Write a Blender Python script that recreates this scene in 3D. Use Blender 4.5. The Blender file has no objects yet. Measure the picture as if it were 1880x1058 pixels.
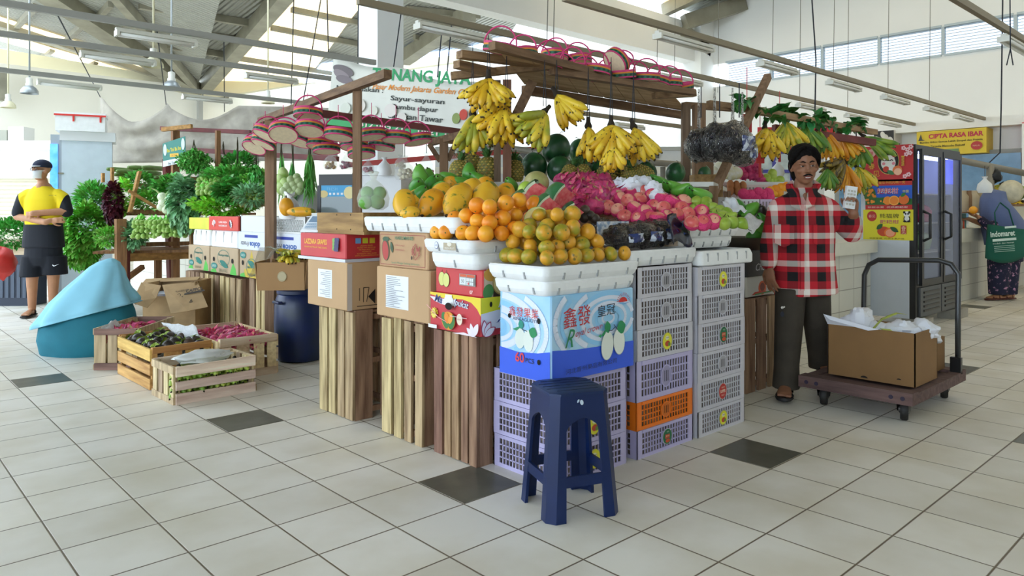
import bpy, math, random
from mathutils import Vector, Matrix, noise
R = math.radians
SC = bpy.context.scene
COL = SC.collection
rnd = random.Random(7)
# ---------------------------------------------------------------- camera, world, sun, exposure
# world axes follow the floor tiles: x runs along the front of the fruit stall, y runs away from it
FPX, YH, CAMZ = 1347.0, 388.0, 1.15
CS, SN = 0.7341, 0.6790
cam = bpy.data.cameras.new('camera')
cam.sensor_width = 36.0
cam.lens = FPX / 1880 * 36.0
cam.shift_y = -(529 - YH) / 1880
cam.clip_end = 200
camo = bpy.data.objects.new('camera', cam)
COL.objects.link(camo)
camo.location = (0, 0, CAMZ)
camo.rotation_euler = (R(90), 0, -math.atan2(SN, CS))
SC.camera = camo
wd = bpy.data.worlds.new('daylight')
SC.world = wd
wd.use_nodes = True
_wn = wd.node_tree.nodes
_bg = _wn['Background']
_bg.inputs[0].default_value = (0.76, 0.88, 1.0, 1)
_bg.inputs[1].default_value = 3.6
SC.view_settings.view_transform = 'Standard'
SC.view_settings.look = 'None'
SC.view_settings.exposure = 0.42
SC.view_settings.gamma = 1.0
SC.view_settings.use_curve_mapping = False
def ray(px, py):
 a, b = (px - 940) / FPX, (YH - py) / FPX
 return Vector((SN + a * CS, CS - a * SN, b))
def at_d(px, py, d):
 return Vector((0, 0, CAMZ)) + ray(px, py) * d
def at_x(px, py, x):
 r = ray(px, py); return Vector((0, 0, CAMZ)) + r * (x / r.x)
def at_y(px, py, y):
 r = ray(px, py); return Vector((0, 0, CAMZ)) + r * (y / r.y)
def at_z(px, py, z):
 r = ray(px, py); return Vector((0, 0, CAMZ)) + r * ((z - CAMZ) / r.z)
def on_plane(px, py, p0, n):
 r = ray(px, py); o = Vector((0, 0, CAMZ))
 return o + r * ((p0 - o).dot(n) / r.dot(n))
def seen_at(p):
 """picture position and distance of a point, for ordering labels"""
 X = p[0] * CS - p[1] * SN; Y = p[0] * SN + p[1] * CS
 return 940 + FPX * X / Y, YH - FPX * (p[2] - CAMZ) / Y, Y
# ---------------------------------------------------------------- mesh building
class MB:
 def __init__(s): s.v = []; s.f = []; s.m = []
 def add(s, vs, fs, mi=0, T=None):
  b = len(s.v)
  s.v.extend(tuple(T @ Vector(v)) if T is not None else tuple(v) for v in vs)
  for f in fs: s.f.append(tuple(b + i for i in f)); s.m.append(mi)
  return s
 def box(s, lo, hi, mi=0, T=None):
  x0, y0, z0 = lo; x1, y1, z1 = hi
  return s.add([(x0,y0,z0),(x1,y0,z0),(x1,y1,z0),(x0,y1,z0),(x0,y0,z1),(x1,y0,z1),(x1,y1,z1),(x0,y1,z1)],
     [(0,3,2,1),(4,5,6,7),(0,1,5,4),(1,2,6,5),(2,3,7,6),(3,0,4,7)], mi, T)
 def cbox(s, c, sz, mi=0, rot=None):
  T = Matrix.Translation(Vector(c))
  if rot is not None: T = T @ rot
  h = [a / 2 for a in sz]
  return s.box([-a for a in h], h, mi, T)
 def hexa(s, p, mi=0, T=None):
  return s.add(p, [(0,3,2,1),(4,5,6,7),(0,1,5,4),(1,2,6,5),(2,3,7,6),(3,0,4,7)], mi, T)
 def bar(s, a, b, w, h, mi=0, up=(0, 0, 1)):
  """square timber from a to b"""
  a, b = Vector(a), Vector(b); d = (b - a); L = d.length; d.normalize()
  upv = Vector(up)
  if abs(d.dot(upv)) > 0.95: upv = Vector((1, 0, 0))
  x = d.cross(upv).normalized(); y = x.cross(d)
  M = Matrix((x, d, y)).transposed().to_4x4(); M.translation = a
  return s.box((-w/2, 0, -h/2), (w/2, L, h/2), mi, M)
 def tube(s, pts, r, n=8, mi=0, cap=True, flat=1.0, up=None):
  pts = [Vector(p) for p in pts]; k = len(pts)
  rs = r if isinstance(r, (list, tuple)) else [r] * k
  b = len(s.v); prev = None
  for i, p in enumerate(pts):
   d = (pts[min(i + 1, k - 1)] - pts[max(i - 1, 0)])
   d = d.normalized() if d.length > 1e-9 else Vector((0, 0, 1))
   if prev is None:
    ref = Vector(up) if up else (Vector((0, 0, 1)) if abs(d.z) < 0.9 else Vector((1, 0, 0)))
    x = d.cross(ref).normalized()
   else:
    x = (prev - d * prev.dot(d))
    x = x.normalized() if x.length > 1e-6 else d.orthogonal().normalized()
   prev = x; y = d.cross(x)
   for j in range(n):
    t = 2 * math.pi * j / n
    s.v.append(tuple(p + x * (rs[i] * math.cos(t)) + y * (rs[i] * flat * math.sin(t))))
  for i in range(k - 1):
   for j in range(n):
    s.f.append((b + i*n + j, b + i*n + (j+1) % n, b + (i+1)*n + (j+1) % n, b + (i+1)*n + j)); s.m.append(mi)
  if cap:
   s.f.append(tuple(b + j for j in range(n))[::-1]); s.m.append(mi)
   s.f.append(tuple(b + (k-1)*n + j for j in range(n))); s.m.append(mi)
  return s
 def loft(s, secs, n=16, mi=0, cap=True, pw=2.0):
  """rings (centre, x axis vector, y axis vector); pw>2 squares them"""
  b = len(s.v); k = len(secs)
  for c, ax, ay in secs:
   c, ax, ay = Vector(c), Vector(ax), Vector(ay)
   for j in range(n):
    t = 2 * math.pi * j / n; ct, st = math.cos(t), math.sin(t)
    q = (abs(ct) ** pw + abs(st) ** pw) ** (-1 / pw) if pw != 2.0 else 1.0
    s.v.append(tuple(c + ax * ct * q + ay * st * q))
  for i in range(k - 1):
   for j in range(n):
    s.f.append((b + i*n + j, b + i*n + (j+1) % n, b + (i+1)*n + (j+1) % n, b + (i+1)*n + j)); s.m.append(mi)
  if cap:
   s.f.append(tuple(b + j for j in range(n))[::-1]); s.m.append(mi)
   s.f.append(tuple(b + (k-1)*n + j for j in range(n))); s.m.append(mi)
  return s
 def lathe(s, prof, n=20, T=None, mi=0, fn=None, cap=True):
  vs = []; fs = []; k = len(prof)
  for (r, z) in prof:
   for j in range(n):
    t = 2 * math.pi * j / n
    p = (r * math.cos(t), r * math.sin(t), z)
    vs.append(fn(p, t) if fn else p)
  for i in range(k - 1):
   for j in range(n):
    fs.append((i*n + j, i*n + (j+1) % n, (i+1)*n + (j+1) % n, (i+1)*n + j))
  if cap and prof[0][0] > 1e-6: fs.append(tuple(range(n))[::-1])
  if cap and prof[-1][0] > 1e-6: fs.append(tuple((k-1)*n + j for j in range(n)))
  return s.add(vs, fs, mi, T)
 def ball(s, c, r, n=16, k=10, mi=0, rot=None, fn=None):
  r = r if isinstance(r, (tuple, list)) else (r, r, r)
  T = Matrix.Translation(Vector(c))
  if rot is not None: T = T @ rot
  T = T @ Matrix.Diagonal((r[0], r[1], r[2], 1))
  prof = [(max(math.sin(math.pi * i / k), 1e-4), -math.cos(math.pi * i / k)) for i in range(k + 1)]
  return s.lathe(prof, n, T, mi, fn)
 def quad(s, pts, mi=0): return s.add(pts, [tuple(range(len(pts)))], mi)
 def plate(s, pts, th, mi=0):
  """polygon given thickness along its normal"""
  P = [Vector(p) for p in pts]; k = len(P)
  nrm = (P[1] - P[0]).cross(P[2] - P[0]).normalized() * th
  vs = [p for p in P] + [p - nrm for p in P]
  fs = [tuple(range(k)), tuple(range(k, 2*k))[::-1]] + [(i, k + i, k + (i+1) % k, (i+1) % k) for i in range(k)]
  return s.add(vs, fs, mi)
 def sheet(s, nu, nv, fn, th=0.0, mi=0):
  """grid surface fn(u,v) with thickness th along z' (fn may return vector)"""
  vs = [fn(i / nu, j / nv) for j in range(nv + 1) for i in range(nu + 1)]
  fs = [(j*(nu+1)+i, j*(nu+1)+i+1, (j+1)*(nu+1)+i+1, (j+1)*(nu+1)+i) for j in range(nv) for i in range(nu)]
  return s.add(vs, fs, mi)
 def build(s, name, mats, parent=None, smooth=None, loc=None, kind=None):
  me = bpy.data.meshes.new(name)
  me.from_pydata(s.v, [], s.f)
  if not isinstance(mats, (list, tuple)): mats = [mats]
  for m in mats: me.materials.append(m)
  if len(mats) > 1: me.polygons.foreach_set('material_index', s.m)
  if smooth is not None:
   me.polygons.foreach_set('use_smooth', [True] * len(me.polygons))
   if smooth < 179: me.set_sharp_from_angle(angle=R(smooth))
  me.update()
  o = bpy.data.objects.new(name, me)
  COL.objects.link(o)
  if parent is not None:
   o.parent = parent
   # builders that work in world coordinates: undo the base's offset
   if parent.get('_w'): o.location = -WORLD_AT[parent.name]
   elif parent.name in WORLD_AT: WORLD_AT[o.name] = Vector((0, 0, 0))
   if parent.get('_w'): WORLD_AT[o.name] = Vector((0, 0, 0))
  if loc is not None: o.location = loc
  if kind: o['kind'] = kind
  return o
WORLD_AT = {}
def props(o, label=None, cat=None, group=None, kind=None):
 if label: o['label'] = label
 if cat: o['category'] = cat
 if group: o['group'] = group
 if kind: o['kind'] = kind
 return o
def thing(name, label, cat, loc=(0, 0, 0), rz=0.0, group=None, world=False):
 """an Empty at the thing's base; world=True: parts are given in world coordinates"""
 o = bpy.data.objects.new(name, None); COL.objects.link(o)
 o.empty_display_size = 0.05
 o.location = loc; o.rotation_euler = (0, 0, rz)
 if world: o['_w'] = 1; WORLD_AT[o.name] = Vector(loc)
 return props(o, label, cat, group)
def solo(name, mb, mats, label, cat, group=None, smooth=None, base=None):
 """a thing that is one mesh; its origin is put at its base"""
 if base is None:
  xs = [v[0] for v in mb.v]; ys = [v[1] for v in mb.v]; zs = [v[2] for v in mb.v]
  base = ((min(xs)+max(xs))/2, (min(ys)+max(ys))/2, min(zs))
 b = Vector(base)
 mb.v = [tuple(Vector(v) - b) for v in mb.v]
 o = mb.build(name, mats, None, smooth); o.location = b
 return props(o, label, cat, group)
def dup(root, loc, rot=(0, 0, 0), scale=1.0, label=None, group=None):
 r = root.copy(); COL.objects.link(r)
 r.location = loc; r.rotation_euler = rot
 r.scale = scale if isinstance(scale, (tuple, list)) else (scale,) * 3
 if label: r['label'] = label
 if group: r['group'] = group
 for ch in list(root.children):
  c = ch.copy(); COL.objects.link(c); c.parent = r
  for g in list(ch.children):
   d = g.copy(); COL.objects.link(d); d.parent = c
 return r
def struct(name, mb, mats, smooth=None):
 o = mb.build(name, mats, None, smooth); o['kind'] = 'structure'; return o
# ---------------------------------------------------------------- materials
MATS = {}
def mat(name, col, rough=0.55, metal=0.0, var=0.0, nscale=8.0, col2=None, bump=0.0, bscale=60.0, island=0.0, objvar=0.0,
  trans=0.0, alpha=1.0, emit=0.0, sub=0.0, spec=0.5, stretch=None, coat=0.0, thr=None, sheen=0.0):
 if name in MATS: return MATS[name]
 m = bpy.data.materials.new(name); MATS[name] = m
 m.use_nodes = True
 nt = m.node_tree; N = nt.nodes; L = nt.links
 b = N['Principled BSDF']
 c4 = tuple(col) + (1,)
 b.inputs['Roughness'].default_value = rough
 b.inputs['Metallic'].default_value = metal
 b.inputs['Specular IOR Level'].default_value = spec
 b.inputs['Transmission Weight'].default_value = trans
 b.inputs['Alpha'].default_value = alpha
 b.inputs['Coat Weight'].default_value = coat
 b.inputs['Base Color'].default_value = c4
 if sub:
  b.inputs['Subsurface Weight'].default_value = sub
  b.inputs['Subsurface Radius'].default_value = (0.02, 0.008, 0.004)
 tc = None
 def coords():
  nonlocal tc
  if tc is None:
   tc = N.new('ShaderNodeTexCoord')
   if stretch:
    mp = N.new('ShaderNodeMapping'); mp.inputs['Scale'].default_value = stretch
    L.new(tc.outputs['Object'], mp.inputs[0]); tc = mp; return mp.outputs[0]
  return tc.outputs['Object'] if tc.bl_idname == 'ShaderNodeTexCoord' else tc.outputs[0]
 out = None
 if var or col2:
  nz = N.new('ShaderNodeTexNoise'); nz.inputs['Scale'].default_value = nscale; nz.inputs['Detail'].default_value = 5
  L.new(coords(), nz.inputs['Vector'])
  rp = N.new('ShaderNodeValToRGB')
  lo, hi = thr if thr else (0.35, 0.65)
  rp.color_ramp.elements[0].position = lo; rp.color_ramp.elements[1].position = hi
  if col2: e1, e2 = col, col2
  else: e1 = tuple(max(0, x * (1 - var)) for x in col); e2 = tuple(min(1, x * (1 + var)) for x in col)
  rp.color_ramp.elements[0].color = tuple(e1) + (1,); rp.color_ramp.elements[1].color = tuple(e2) + (1,)
  L.new(nz.outputs['Fac'], rp.inputs[0]); out = rp.outputs[0]
 if island or objvar:
  hs = N.new('ShaderNodeHueSaturation')
  amt = island or objvar
  if island: src = N.new('ShaderNodeNewGeometry').outputs['Random Per Island']
  else: src = N.new('ShaderNodeObjectInfo').outputs['Random']
  mr = N.new('ShaderNodeMapRange'); mr.inputs[3].default_value = 1 - amt; mr.inputs[4].default_value = 1 + amt
  L.new(src, mr.inputs[0]); L.new(mr.outputs[0], hs.inputs['Value'])
  mh = N.new('ShaderNodeMapRange'); mh.inputs[3].default_value = 0.5 - amt * 0.06; mh.inputs[4].default_value = 0.5 + amt * 0.06
  L.new(src, mh.inputs[0]); L.new(mh.outputs[0], hs.inputs['Hue'])
  if out: L.new(out, hs.inputs['Color'])
  else: hs.inputs['Color'].default_value = c4
  out = hs.outputs[0]
 if out: L.new(out, b.inputs['Base Color'])
 if bump:
  n2 = N.new('ShaderNodeTexNoise'); n2.inputs['Scale'].default_value = bscale; n2.inputs['Detail'].default_value = 4
  L.new(coords(), n2.inputs['Vector'])
  bp = N.new('ShaderNodeBump'); bp.inputs['Strength'].default_value = bump; bp.inputs['Distance'].default_value = 0.01
  L.new(n2.outputs['Fac'], bp.inputs['Height']); L.new(bp.outputs[0], b.inputs['Normal'])
 if emit:
  b.inputs['Emission Color'].default_value = c4; b.inputs['Emission Strength'].default_value = emit
 m['_'] = 0
 return m
def rgb(h):
 """sRGB hex to linear"""
 v = [int(h[i:i+2], 16) / 255 for i in (0, 2, 4)]
 return tuple(((x + 0.055) / 1.055) ** 2.4 if x > 0.04045 else x / 12.92 for x in v)
def ink(h, rough=0.6): return mat('ink_' + h, rgb(h), rough)
def wood(name, h1, h2, axis=2, rough=0.75, sc=1.0):
 st = [14 * sc, 14 * sc, 14 * sc]; st[axis] = 1.3 * sc
 return mat(name, rgb(h1), rough, col2=rgb(h2), nscale=2.2, stretch=tuple(st), bump=0.25, bscale=9, island=0.42, thr=(.3,.7))
# ---------------------------------------------------------------- printing and lettering
TXT = {}
def text_geo(body, shear=0.0, bold=0.0):
 k = (body, shear, bold)
 if k in TXT: return TXT[k]
 cu = bpy.data.curves.new('lettering', 'FONT')
 cu.body = body; cu.size = 1.0; cu.shear = shear; cu.offset = bold; cu.resolution_u = 3
 cu.align_x = 'CENTER'; cu.align_y = 'CENTER'
 ob = bpy.data.objects.new('lettering', cu)
 me = bpy.data.meshes.new_from_object(ob)
 vs = [tuple(v.co) for v in me.vertices]; fs = [tuple(p.vertices) for p in me.polygons]
 bpy.data.objects.remove(ob); bpy.data.curves.remove(cu); bpy.data.meshes.remove(me)
 if vs:
  x0 = min(v[0] for v in vs); x1 = max(v[0] for v in vs); y0 = min(v[1] for v in vs); y1 = max(v[1] for v in vs)
  vs = [((v[0] - (x0+x1)/2), v[1] - (y0+y1)/2, 0) for v in vs]
  TXT[k] = (vs, fs, x1 - x0, y1 - y0)
 else: TXT[k] = ([], [], 1, 1)
 return TXT[k]
class Print:
 """flat printing on a face: T maps (right, up, out) in metres to the world / thing"""
 def __init__(s, T, step=0.0006): s.T = T; s.mb = MB(); s.mats = []; s.z = 0.0008; s.step = step
 def _mi(s, h):
  m = ink(h) if isinstance(h, str) else h
  if m not in s.mats: s.mats.append(m)
  return s.mats.index(m)
 def poly(s, pts, h):
  s.mb.add([(x, y, s.z) for x, y in pts], [tuple(range(len(pts)))], s._mi(h), s.T); s.z += s.step; return s
 def rect(s, x0, y0, x1, y1, h): return s.poly([(x0,y0),(x1,y0),(x1,y1),(x0,y1)], h)
 def oval(s, cx, cy, rx, ry, h, rot=0, n=24, a0=0, a1=360):
  c, sn = math.cos(R(rot)), math.sin(R(rot)); pts = []
  full = abs(a1 - a0) >= 360
  for i in range(n if full else n + 1):
   t = R(a0 + (a1 - a0) * i / n); x, y = rx * math.cos(t), ry * math.sin(t)
   pts.append((cx + x*c - y*sn, cy + x*sn + y*c))
  return s.poly(pts, h)
 def ring(s, cx, cy, r, w, h, n=32, ry=None):
  ry = ry or r; vs = [];
  for i in range(n):
   t = 2*math.pi*i/n
   vs += [(cx + r*math.cos(t), cy + ry*math.sin(t), s.z), (cx + (r-w)*math.cos(t), cy + (ry-w)*math.sin(t), s.z)]
  s.mb.add(vs, [(2*i, (2*i+2) % (2*n), (2*i+3) % (2*n), 2*i+1) for i in range(n)], s._mi(h), s.T); s.z += s.step; return s
 def line(s, pts, w, h):
  for (xa, ya), (xb, yb) in zip(pts, pts[1:]):
   d = math.hypot(xb-xa, yb-ya) or 1; nx, ny = -(yb-ya)/d*w/2, (xb-xa)/d*w/2
   s.mb.add([(xa+nx,ya+ny,s.z),(xa-nx,ya-ny,s.z),(xb-nx,yb-ny,s.z),(xb+nx,yb+ny,s.z)], [(0,1,2,3)], s._mi(h), s.T)
  s.z += s.step; return s
 def text(s, body, cx, cy, w=None, hgt=None, h='000000', shear=0.0, bold=0.0, rot=0, mirror=False):
  vs, fs, tw, th = text_geo(body, shear, bold)
  sx = w / tw if w else hgt / th; sy = hgt / th if hgt else sx
  if not w: sx = sy
  c, sn = math.cos(R(rot)), math.sin(R(rot)); q = []
  for x, y, z in vs:
   x, y = x * sx, y * sy
   q.append((cx + x*c - y*sn, cy + x*sn + y*c, s.z))
  s.mb.add(q, fs, s._mi(h), s.T); s.z += s.step; return s
 def leaf(s, cx, cy, L, W, rot, h):
  c, sn = math.cos(R(rot)), math.sin(R(rot)); pts = []
  for i in range(17):
   t = i / 16; pts.append((t * L, W * math.sin(math.pi * t) ** 0.8))
  for i in range(15, 0, -1):
   t = i / 16; pts.append((t * L, -W * math.sin(math.pi * t) ** 0.8))
  return s.poly([(cx + x*c - y*sn, cy + x*sn + y*c) for x, y in pts], h)
 def done(s, name, parent): return s.mb.build(name, s.mats, parent)
def frameL(x, y, z):   # face that looks towards -x: right is -y
 M = Matrix(((0,0,-1,x),(-1,0,0,y),(0,1,0,z),(0,0,0,1))); return M
def frameR(x, y, z):   # face that looks towards -y: right is +x
 return Matrix(((1,0,0,x),(0,0,-1,y),(0,1,0,z),(0,0,0,1)))
def frame3(o, right, up):
 r = Vector(right).normalized(); u = (Vector(up) - r * Vector(up).dot(r)).normalized(); n = r.cross(u)
 M = Matrix((r, u, n)).transposed().to_4x4(); M.translation = Vector(o); return M
ORD = ['first','second','third','fourth','fifth','sixth','seventh','eighth','ninth','tenth','eleventh','twelfth','thirteenth','fourteenth',
 'fifteenth','sixteenth','seventeenth','eighteenth','nineteenth','twentieth']
def rank_labels(obs, fmt, rowtol=16, group=None, rows_word='row'):
 """labels by the place one can count off: row from the top, then from the left"""
 it = []
 for o in obs:
  p = o.matrix_basis.translation if o.parent is None else o.location
  x, y, d = seen_at(p); it.append([y, x, o])
 it.sort(key=lambda t: t[0]); rows = []
 for t in it:
  if rows and t[0] - rows[-1][0][0] < rowtol: rows[-1].append(t)
  else: rows.append([t])
 n = len(rows)
 for ri, row in enumerate(rows):
  row.sort(key=lambda t: t[1])
  rn = 'only ' + rows_word if n == 1 else 'top ' + rows_word if ri == 0 else 'bottom ' + rows_word if ri == n-1 else ORD[ri] + ' ' + rows_word
  for ci, (y, x, o) in enumerate(row):
   w = ORD[ci] + ' from left' if len(row) > 1 else 'alone'
   o['label'] = fmt.format(row=rn, pos=w)
   if group: o['group'] = group
# ================================================================ SETTING
# floor: cream tiles with dark accent tiles, on the stall's own axes
TILE = 0.3124
def floor_material():
 m = bpy.data.materials.new('floor_tiles'); m.use_nodes = True
 nt = m.node_tree; N = nt.nodes; L = nt.links; b = N['Principled BSDF']
 tc = N.new('ShaderNodeTexCoord'); sep = N.new('ShaderNodeSeparateXYZ'); L.new(tc.outputs['Object'], sep.inputs[0])
 def math_(op, a, b_=None, c=None):
  n = N.new('ShaderNodeMath'); n.operation = op
  for i, q in enumerate((a, b_, c)):
   if q is None: continue
   if isinstance(q, (int, float)): n.inputs[i].default_value = q
   else: L.new(q, n.inputs[i])
  return n.outputs[0]
 masks = []; cells = []
 for ax in (0, 1):
  q = math_('DIVIDE', sep.outputs[ax], TILE)
  fr = math_('FRACT', q); cells.append(math_('FLOOR', q))
  e = math_('MINIMUM', fr, math_('SUBTRACT', 1.0, fr))
  masks.append(e)
 e = math_('MINIMUM', masks[0], masks[1])
 g = N.new('ShaderNodeMapRange'); g.inputs[1].default_value = 0.006; g.inputs[2].default_value = 0.014; L.new(e, g.inputs[0])
 wn = N.new('ShaderNodeTexWhiteNoise'); wn.noise_dimensions = '2D'
 cb = N.new('ShaderNodeCombineXYZ'); L.new(cells[0], cb.inputs[0]); L.new(cells[1], cb.inputs[1]); L.new(cb.outputs[0], wn.inputs['Vector'])
 nz = N.new('ShaderNodeTexNoise'); nz.inputs['Scale'].default_value = 2.2; nz.inputs['Detail'].default_value = 8; L.new(tc.outputs['Object'], nz.inputs['Vector'])
 rp = N.new('ShaderNodeValToRGB'); rp.color_ramp.elements[0].position = 0.3; rp.color_ramp.elements[1].position = 0.6
 rp.color_ramp.elements[0].color = rgb('DAD3C2') + (1,); rp.color_ramp.elements[1].color = rgb('EDE9E0') + (1,); L.new(nz.outputs['Fac'], rp.inputs[0])
 hs = N.new('ShaderNodeHueSaturation'); mr = N.new('ShaderNodeMapRange'); mr.inputs[3].default_value = 0.94; mr.inputs[4].default_value = 1.05
 L.new(wn.outputs['Value'], mr.inputs[0]); L.new(mr.outputs[0], hs.inputs['Value']); L.new(rp.outputs[0], hs.inputs['Color'])
 mx = N.new('ShaderNodeMix'); mx.data_type = 'RGBA'; mx.inputs[6].default_value = rgb('6B5D48') + (1,)
 L.new(g.outputs[0], mx.inputs[0]); L.new(hs.outputs[0], mx.inputs[7]); L.new(mx.outputs[2], b.inputs['Base Color'])
 rr = N.new('ShaderNodeMapRange'); rr.inputs[3].default_value = 0.34; rr.inputs[4].default_value = 0.55; L.new(nz.outputs['Fac'], rr.inputs[0]); L.new(rr.outputs[0], b.inputs['Roughness'])
 bp = N.new('ShaderNodeBump'); bp.inputs['Distance'].default_value = 0.003; bp.inputs['Strength'].default_value = 0.6; L.new(g.outputs[0], bp.inputs['Height']); L.new(bp.outputs[0], b.inputs['Normal'])
 return m
# lattice origin: fitted tile corner (3,11) seen at (766,886)
_c = at_z(766.3, 886.2, 0.0)
fb = MB(); fb.box((-30, -30, -0.1), (30, 32, 0))
fl = struct('floor', fb, floor_material())
OX, OY = _c.x % TILE, _c.y % TILE
fl.location = (OX, OY, 0)
dark = mat('dark_floor_tile', rgb('5A5A50'), 0.35, var=0.25, nscale=6)
def dark_tile(px, py):
 p = at_z(px, py, 0); i = math.floor((p.x - OX) / TILE); j = math.floor((p.y - OY) / TILE)
 b = MB(); g = 0.004; x0 = OX + i*TILE; y0 = OY + j*TILE
 b.box((x0+g, y0+g, -0.004), (x0+TILE-g, y0+TILE-g, 0.0012))
 struct('floor_tile', b, dark)
for q in ((857, 890), (450, 771), (75, 697), (1385, 834), (1750, 682), (1875, 803), (1790, 563), (62, 544)): dark_tile(*q)
white = mat('white_wall', rgb('F0F1EE'), 0.8, var=0.02, nscale=.8)
cream = mat('cream_wall', rgb('ECE9DC'), 0.8, var=0.025, nscale=.8)
steel = mat('olive_roof_steel', rgb('8E8A78'), 0.55, var=0.15, nscale=3)
def corrugated(name, h, axis, sc=26.0, emit=0.0, h2=None):
 m = mat(name, rgb(h), 0.5, var=0.12, nscale=0.8)
 nt = m.node_tree; N = nt.nodes; L = nt.links
 tc = N.new('ShaderNodeTexCoord'); wv = N.new('ShaderNodeTexWave'); wv.bands_direction = axis; wv.inputs['Scale'].default_value = sc / 6.283
 L.new(tc.outputs['Object'], wv.inputs['Vector'])
 bp = N.new('ShaderNodeBump'); bp.inputs['Strength'].default_value = 1.0; bp.inputs['Distance'].default_value = 0.04
 L.new(wv.outputs['Fac'], bp.inputs['Height']); L.new(bp.outputs[0], N['Principled BSDF'].inputs['Normal'])
 return m
roofx = corrugated('roof_sheet_across', 'A5A69C', 'X', 18)
roofy = corrugated('roof_sheet_along', 'A5A69C', 'Y', 18)
daylit = mat('skylight_sheet', rgb('F2DFB4'), 0.6, emit=.95, col2=rgb('FFFDF4'), nscale=2.5, stretch=(9, .5, .5))
skyb = mat('open_sky_gap', rgb('CFE2FF'), 0.6, emit=1.3)
# walls
w = MB(); w.box((14, -8, 0), (14.2, 20, 3.84)); w.box((14, -8, 4.32), (14.2, 20, 8)); struct('wall_right', w, white)
w = MB(); w.plate([(-14,20,0),(30,20,0),(30,20,8.0),(7.1,20,4.42),(-14,20,4.62)], -.2); struct('wall_back', w, cream)
w = MB(); w.box((-14, 19.94, 3.1), (30, 20, 3.16)); struct('trim_1', w, white)
# louvre band in the right wall
lv = mat('louvre_frame', rgb('B9C6CC'), 0.5); lslat = mat('louvre_slat', rgb('B4C2CA'), 0.45)
wglow = mat('louvre_daylight', rgb('EAF3FF'), 0.6, emit=.75)
k = 0
for y0 in [8.4 - 1.05 * i for i in range(14)]:
 k += 1
 b = MB(); y1 = y0 - 1.0
 b.box((13.98, y1 - 0.05, 3.84), (14.08, y1, 4.32)); b.box((13.97, y1, 3.81), (14.09, y0, 3.85)); b.box((13.97, y1, 4.31), (14.09, y0, 4.35))
 wi = struct('window_%d' % k, b, lv)
 s = MB()
 for i in range(9):
  z = 3.88 + i * 0.05
  s.hexa([(14.0, y1, z), (14.05, y1, z + 0.018), (14.05, y0, z + 0.018), (14.0, y0, z), (14.0, y1, z + 0.006), (14.05, y1, z + 0.024), (14.05, y0, z + 0.024), (14.0, y0, z + 0.006)])
 s.build('slats', lslat, wi)
 p = MB(); p.box((14.1, y1, 3.84), (14.12, y0, 4.32)); p.build('pane', wglow, wi)
# ledge and lower panelling of the right wall, blue shop window
w = MB(); w.box((13.7, -8, 2.52), (14.0, 8.9, 2.68)); struct('trim_2', w, white)
w = MB(); w.box((13.8, 3.0, 1.0), (14.0, 6.0, 2.15)); struct('window_20', w, mat('grey_window_frame', rgb('8B8D88'), 0.5))
w = MB(); w.box((13.77, 3.05, 1.05), (13.8, 5.9, 2.08)); struct('window_21', w, mat('blue_window_glass', rgb('5D86A8'), 0.15, var=0.1))
w = MB(); w.box((13.6, 2.75, 0), (14.0, 3.0, 2.52)); struct('column', w, white)
# concrete beam and column that part the two roofs
w = MB(); w.box((-14, 8.85, 4.35), (14, 9.15, 5.15)); struct('beam', w, white)
w = MB(); w.box((5.55, 8.75, 0), (5.98, 9.25, 5.2)); w.box((5.55, 8.75, 5.1), (5.98, 9.25, 8)); struct('column', w, mat('column_paint', rgb('EDF1F4'), 0.75))
w = MB(); w.box((13.5, 8.7, 0), (14.0, 9.3, 5.4)); struct('column', w, white)
# far roofs: left bay falls towards +x, right bay falls towards +y
VAL = at_d(365, 158, 19.4)
nL = Vector((0.22, 0, 1)).normalized()
nR = Vector((0, 0.11, 1)).normalized()
pR = at_d(560, 146, 20.0)
def roof_quad(name, pts, p0, n, m, off=0.0):
 b = MB(); P = [on_plane(x, y, p0, n) + n * off for x, y in pts]
 b.plate(P, 0.03); return struct(name, b, m)
roof_quad('ceiling', [(-260, -260), (470, -260), (365, 152), (-260, 40)], VAL, nL, roofy)
roof_quad('ceiling', [(215, -60), (640, -200), (1100, -200), (930, 70), (600, 140), (372, 158)], pR, nR, roofx)
def strip(pts, m, p0=VAL, n=nL, off=-0.06):
 b = MB(); P = [on_plane(x, y, p0, n) + n * off for x, y in pts]; b.plate(P, 0.02); return struct('window', b, m)
strip([(-80, 10), (-80, 0), (160, 76), (152, 82)], daylit)
strip([(-80, 45), (-80, 30), (40, 66), (312, 148), (290, 151), (20, 75)], daylit)
strip([(-60, 70), (40, 96), (120, 112), (245, 140), (180, 141), (95, 122), (-60, 92)], skyb)
strip([(225, 105), (230, 102), (272, 118), (262, 120)], daylit)
strip([(385, 148), (470, 62), (552, -30), (690, -30), (635, 42), (560, 148)], daylit, pR, nR)
strip([(556, 148), (590, 112), (662, 104), (600, 145)], skyb, pR, nR)
strip([(735, 108), (760, 94), (880, 90), (900, 66), (945, 60), (945, 76)], skyb, pR, nR)
def roof_bar(pts, wd, hg, p0, n, off=-0.16, nm='roof_beam', m=None):
 a, b_ = [on_plane(x, y, p0, n) + n * off for x, y in pts]
 q = MB(); q.bar(a, b_, wd, hg); o = struct(nm, q, m or steel); return o
roof_bar([(60, -50), (362, 156)], 0.42, 0.3, VAL, nL)
roof_bar([(185, -60), (358, 145)], 0.16, 0.2, VAL, nL)
roof_bar([(545, -60), (366, 158)], 0.28, 0.3, pR, nR, -0.2)
for a, b_ in (((-40, 20), (420, 172)), ((-60, 80), (340, 162))):
 roof_bar([a, b_], 0.16, 0.2, VAL, nL, -0.1)
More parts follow.
